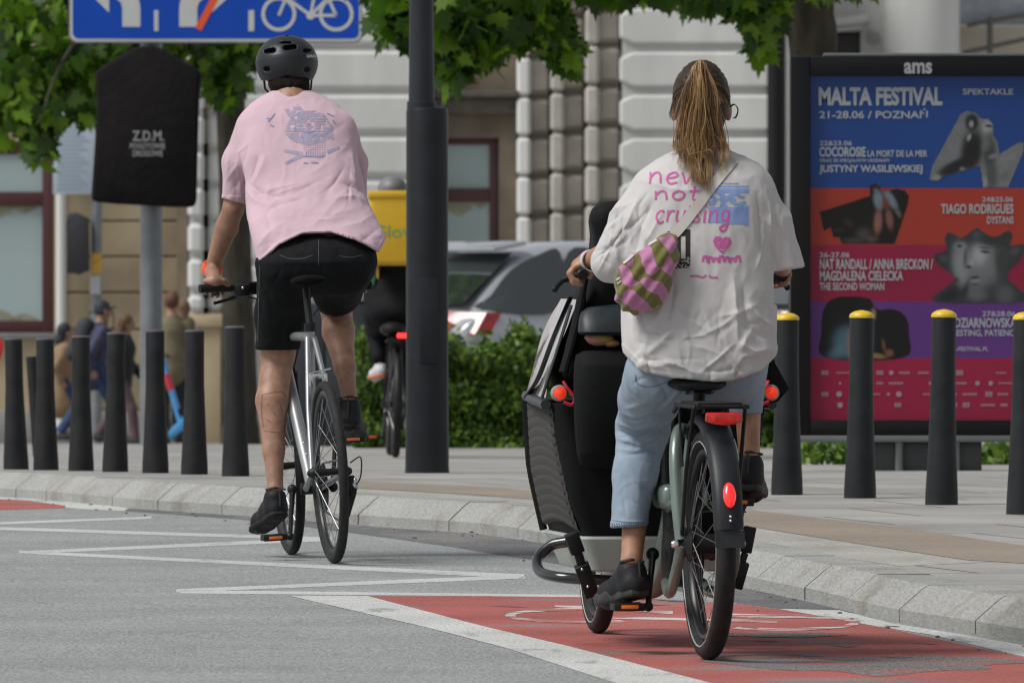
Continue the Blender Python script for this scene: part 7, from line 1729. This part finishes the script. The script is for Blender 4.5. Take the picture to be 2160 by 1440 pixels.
st_.build('chin_strap', m_matb, hl); MB().ball(P(565, 166, 39.93), (.008, .006, .012)).build('earbud', mat('yellow_bit', (.75, .6, .05), .4), ma)

# ------------------------------------------------------------------ the courier, mostly behind the lamp post
co = empty('person', pav(836, 68.3)); tag(co, 'courier in black with a grey helmet and a white shoe cycling behind the lamp post', 'person')
YK = 68.3
S = SDF(P(740, 960, 67.9), P(950, 365, 69.6), .011)
S.ell(P(828, 418, YK + .12), (.075, .09, .10)); S.cone(P(828, 425, YK + .08), P(832, 460, YK + .05), .06, .065, .02)
S.stack(prows([(450, 800, 870, YK + .05, .10), (480, 775, 895, YK + .04, .12), (580, 785, 885, YK - .05, .13), (660, 775, 895, YK - .12, .15)]), .02)
for sx in (-1, 1):
    sh, el, wr = P(835 + sx * 58, 480, YK + .05), P(835 + sx * 88, 560, YK + .25), P(835 + sx * 92, 622, YK + .52)
    arm(S, sh, el, wr, (.055, .042, .04, .028)); c = wr + Vector((0, .05, -.03)); S.ell(c, (.04, .045, .02), k=.01)
    finger_set(S, [c + Vector((.03 - .02 * i, .03, 0)) for i in range(4)], [(0, .022, -.014), (0, .015, -.04), (0, -.008, -.046)], .011); S.chain([a3(c + Vector((-sx * .03, 0, 0))), a3(c + Vector((-sx * .045, .02, -.02)))], [.013, .011], .006)
V, Fa = S.mesh(1); np_mesh('body', V, Fa, m_skin, co)
m_blk = mat('black_clothes', (.007, .0075, .009), .8, spec=.2, var=.3, vscale=8, bump=.3, bscale=30, bdist=.01)
S = SDF(P(735, 975, 67.6), P(945, 440, 69.6), .011)
S.stack(prows([(448, 808, 862, YK + .05, .09), (470, 778, 892, YK + .04, .13), (560, 768, 896, YK - .03, .15), (640, 766, 900, YK - .10, .17)]), .02); S.ell(P(834, 655, YK - .14), (.20, .18, .12), k=.03)
for sx in (-1, 1): S.chain([a3(P(835 + sx * 55, 480, YK + .05)), a3(P(835 + sx * 88, 560, YK + .25)), a3(P(835 + sx * 92, 612, YK + .48))], [.085, .062, .045], .03)
S.chain([a3(P(800, 665, YK - .1)), a3(P(796, 690, YK + .28)), a3(P(801, 752, YK + .14))], [.10, .085, .058], .03); S.chain([a3(P(868, 665, YK - .1)), a3(P(868, 735, YK + .22)), a3(P(866, 850, YK + .08))], [.10, .085, .058], .03)
V, Fa = S.mesh(2); np_mesh('clothes', ripple(V, Fa, (9, 9, 7), .008, 21), Fa, m_blk, co)
shoe(P(803, 768, YK + .12), P(786, 800, YK + .34), 'shoe', co, heel=.08, s=1.15, mm=mat('white_shoe', (.55, .54, .55), .6), ms=mat('orange_sole', (.60, .16, .05), .6)); shoe(P(866, 880, YK + .05), P(872, 920, YK + .30), 'shoe', co, heel=.08, s=1.1, mm=mat('white_shoe', 0), ms=mat('orange_sole', 0))
S = SDF(P(780, 430, YK - .1), P(880, 365, YK + .4), .008); S.ell(P(828, 398, YK + .11), (.098, .125, .085)); S.ell(P(828, 425, YK + .13), (.085, .11, .07), k=.006, mode='c'); V, Fa = S.mesh(1)
np_mesh('helmet', V, Fa, mat('grey_helmet', (.17, .17, .185), .5, var=.1), co)
bk_ = empty('delivery_box', P(836, 560, YK - .2)); tag(bk_, 'square yellow delivery backpack with a green word behind the lamp post', 'delivery box')
m_yb = mat('yellow_fabric', (.62, .37, .012), .6, var=.08, vscale=3, bump=.2, bscale=20, bdist=.01); yk = YK - .50
MB().bx(bX(778, yk), bX(898, yk), yk, yk + .36, bZ(560, yk), bZ(408, yk), .035, 3).build('box', m_yb, bk_)
MB().bx(bX(775, yk), bX(901, yk), yk - .01, yk + .37, bZ(420, yk), bZ(402, yk), .02, 2).build('lid', m_yb, bk_)
t = MB(); text_px(t, 'Glovo', 787, 475, 888, 502, yk - .002, .012); t.build('lettering', mat('green_print', (.16, .32, .10), .6), bk_, smooth=False)
MB().tube(catmull([P(797, 560, yk + .3), P(798, 600, yk + .35), P(800, 640, yk + .38)], 4), .03, 8, flat=.3).build('strap', m_yb, bk_); MB().box(P(783, 592, yk + .3), (.05, .03, .06), None, .008).build('side_patch', mat('green_patch', (.02, .20, .10), .6), bk_)

# ------------------------------------------------------------------ people walking past the building
def walker(label, px, top, foot, Y, face, c, hair, lean=0.0, swing=.22, width=1.0, hood=False, long_coat=None, arms=True, cap=None, grp='people walking past the building'):
    """a whole figure; face = heading in degrees (0 = away, -90 = to the right)"""
    h = (foot - top) * Y / F; k = h / 1.75; e = empty('person', P(px, foot, Y)); tag(e, label, 'person', grp)
    M = Matrix.Rotation(R(face), 3, 'Z'); o = P(px, foot, Y)
    def q(x, y, z): return o + M @ Vector((x * width, y + lean * max(0, z / k - .9), z)) * 1.0
    K = lambda *a: a3(q(*[v * k for v in a]))
    lo = o + Vector((-.65, -.65, -.06)); hi = o + Vector((.65, .65, h + .12)); st = .0125
    S = SDF(lo, hi, st)
    S.ell(K(0, .02, 1.635), (.078 * k, .092 * k, .112 * k), M.to_4x4()); S.ell(K(0, .06, 1.575), (.05 * k, .05 * k, .05 * k), k=.02); S.ell(K(0, .115, 1.615), (.014, .018, .02), k=.008)
    for sx in (-1, 1): S.ell(K(sx * .08, .02, 1.61), (.014, .016, .03), k=.006)
    S.cone(K(0, .0, 1.56), K(0, 0, 1.42), .055 * k, .06 * k, .02); S.cone(K(0, 0, 1.35), K(0, 0, .95), .13 * k, .14 * k, .05)
    legs, armz = [], []
    for sx in (-1, 1):
        s_ = sx * swing; hp_, kn_, an_ = (sx * .09, 0, .92), (sx * .09, s_ * .7 + .05, .50), (sx * .085, s_ * 1.25 - (.06 if s_ < 0 else 0), .09 + (.05 if s_ < 0 else 0)); legs.append((hp_, kn_, an_))
        S.chain([K(*hp_), K(*kn_), K(*an_)], [.085 * k, .058 * k, .036 * k], .02); S.cone(K(*an_), K(an_[0], an_[1] + .13, an_[2] - .05), .036 * k, .03 * k, .02)
        sh_, el_, wr_ = (sx * .18, 0, 1.38), (sx * .23, -s_ * .5 - .02, 1.12), (sx * .21, -s_ * .8 + .12, .93); armz.append((sh_, el_, wr_))
        S.chain([K(*sh_), K(*el_), K(*wr_)], [.055 * k, .042 * k, .03 * k], .02); hd_ = (wr_[0], wr_[1] + .04, wr_[2] - .06); S.cone(K(*wr_), K(*hd_), .028 * k, .03 * k, .01)
        for i in range(4): S.chain([K(hd_[0], hd_[1] - .024 + .016 * i, hd_[2] - .02), K(hd_[0] - sx * .012, hd_[1] - .02 + .016 * i, hd_[2] - .085 + abs(i - 1.5) * .008)], [.0105, .009], .003)
        S.chain([K(hd_[0] - sx * .01, hd_[1] + .03, hd_[2]), K(hd_[0] - sx * .02, hd_[1] + .05, hd_[2] - .04)], [.012, .010], .005)
    V, Fa = S.mesh(1); np_mesh('body', V, Fa, m_skin, e)
    S = SDF(lo, hi, st); bot = long_coat or .82
    S.chain([K(0, 0, 1.42), K(0, 0, 1.30), K(0, 0, 1.05), K(0, .0, bot)], [.095 * k, .165 * k, .165 * k, (.20 if long_coat else .17) * k], .04)
    for sh_, el_, wr_ in armz: S.chain([K(*sh_), K(*el_), K(*wr_)], [.085 * k, .066 * k, .050 * k], .03)
    if hood: S.ell(K(0, -.02, 1.62), (.115 * k, .12 * k, .14 * k), M.to_4x4(), k=.03); S.ell(K(0, .13, 1.62), (.08 * k, .09 * k, .1 * k), M.to_4x4(), k=.01, mode='c')
    V, Fa = S.mesh(2); np_mesh('coat' if long_coat else 'jacket', ripple(V, Fa, (8, 8, 6), .012, int(px)), Fa, mat(c[0][0], c[0][1], .8, var=.2, vscale=6, bump=.4, bscale=20, bdist=.01), e)
    S = SDF(lo, hi, st); S.ell(K(0, 0, .92), (.165 * k, .14 * k, .11 * k), M.to_4x4(), k=.03)
    for hp_, kn_, an_ in legs: S.chain([K(*hp_), K(*kn_), K(an_[0], an_[1], an_[2] + .02)], [.105 * k, .078 * k, .060 * k], .02)
    V, Fa = S.mesh(2); np_mesh('trousers', ripple(V, Fa, (8, 8, 6), .008, int(px) + 1), Fa, mat(c[1][0], c[1][1], .85, var=.2, vscale=6), e)
    for hp_, kn_, an_ in legs:
        an = q(*[v * k for v in an_]); shoe(an, q(an_[0] * k, (an_[1] + .17) * k, max(.02, an_[2] - .07) * k), 'shoe', e, s=1.05, mm=mat(c[2][0], c[2][1], .7), heel=.07)
    if hair:
        S = SDF(lo, hi, st); S.ell(K(0, -.005, 1.655), (.092 * k, .105 * k, .108 * k), M.to_4x4()); 
        if hair[2]: S.chain([K(0, -.03, 1.66), K(0, -.06, 1.50), K(0, -.06, 1.42)], [.09 * k, .075 * k, .05 * k], .03)
        S.ell(K(0, .13, 1.60), (.085 * k, .09 * k, .11 * k), M.to_4x4(), k=.01, mode='c'); V, Fa = S.mesh(1); np_mesh('cap' if cap else 'hair', V, Fa, mat(hair[0], hair[1], .7, var=.3, vscale=20), e)
        if cap: MB().ball(q(0, .10 * k, 1.665 * k), (.07, .07, .014), M.to_4x4()).build('peak', mat(hair[0], 0), e)
    return e, q, k
dkt = ('dark_trousers', (.016, .018, .024)); jb = ('blue_jeans', (.022, .045, .115)); bs_ = ('dark_shoes', (.03, .03, .032))
e, q, k = walker('man in a dark cap and blue padded jacket walking right past the building', 196, 634, 936, 110, -72, (('navy_jacket', (.040, .042, .085)), jb, ('grey_shoes', (.12, .12, .12))), ('cap_cloth', (.022, .024, .03), False), lean=.14, swing=.26, width=1.1, cap=True)
bp = empty('backpack', q(0, -.22 * k, 1.2 * k)); tag(bp, 'dark backpack on the man in the cap and blue jacket', 'backpack')
S = SDF(bp.location - Vector((.4, .4, .4)), bp.location + Vector((.4, .4, .4)), .012); S.cone(q(0, -.19, .98), q(0, -.15, 1.24), .115, .10, .02); S.cone(q(0, -.26, .94), q(0, -.24, 1.04), .06, .06, .03); V, Fa = S.mesh(2)
np_mesh('pack', V, Fa, mat('pack_cloth', (.022, .025, .032), .75, bump=.3, bscale=20), bp); MB().tube(catmull([q(-.1, -.12, 1.38), q(-.12, .06, 1.42), q(-.13, .10, 1.2), q(-.12, -.08, 1.02)], 5), .02, 8, flat=.4).tube(catmull([q(.1, -.12, 1.38), q(.12, .06, 1.42), q(.13, .10, 1.2), q(.12, -.08, 1.02)], 5), .02, 8, flat=.4).build('strap', mat('pack_cloth', 0), bp)
walker('brown haired woman in a short black jacket walking beside the man in the cap', 252, 664, 938, 109, -95, (('black_jacket', (.016, .017, .02)), ('dusky_leggings', (.10, .065, .07)), bs_), ('auburn_hair', (.10, .05, .022), True), lean=.10, swing=.18, width=.95)
walker('person in a long tan coat and dark hood half hidden by bollards', 130, 682, 934, 112, -80, (('tan_coat', (.23, .15, .085)), jb, bs_), ('dark_hood', (.014, .016, .022), True), lean=.05, swing=.2, long_coat=.55)
walker('man with short brown hair in an olive jacket standing beside the blue scooter', 362, 616, 934, 108, 8, (('olive_jacket', (.135, .115, .065)), dkt, bs_), ('short_brown_hair', (.10, .042, .022), False), swing=.06, width=1.05)
walker('person in pink glimpsed behind the man in the olive jacket', 386, 632, 936, 114, -20, (('pink_top', (.30, .18, .18)), dkt, bs_), ('light_brown_hair', (.16, .09, .05), True), swing=.05, width=.8)
# scooter
sc = empty('scooter', P(368, 930, 106)); tag(sc, 'light blue electric scooter with a red band on its slanted stem', 'scooter')
m_sb = mat('scooter_blue', (.06, .30, .62), .35, coat=.3); Yq = 106
stem = MB().tube([P(341, 752, Yq), P(386, 905, Yq)], [.030, .036], 14).build('stem', m_sb, sc); MB().tube([P(351, 788, Yq - .0), P(361, 822, Yq)], [.036, .037], 14).build('band', mat('scooter_red', (.55, .03, .06), .4), stem)
MB().tube([P(378, 862, Yq), P(382, 876, Yq)], [.04, .04], 14).build('collar', m_matb, stem)
MB().tube(catmull([P(322, 752, Yq - .25), P(341, 748, Yq), P(358, 752, Yq + .25)], 5), .014, 8).build('handlebar', m_matb, sc)
MB().prism(px2([(388, 880), (392, 905), (372, 918), (350, 932), (346, 922), (368, 896)], Yq - .09), Yq - .09, Yq + .09, .02).build('deck', m_sb, sc)
for x, y in ((390, 922), (352, 925)): MB().torus(P(x, y - 4, Yq), .07, .03, n=24).build('wheel', m_rub, sc)
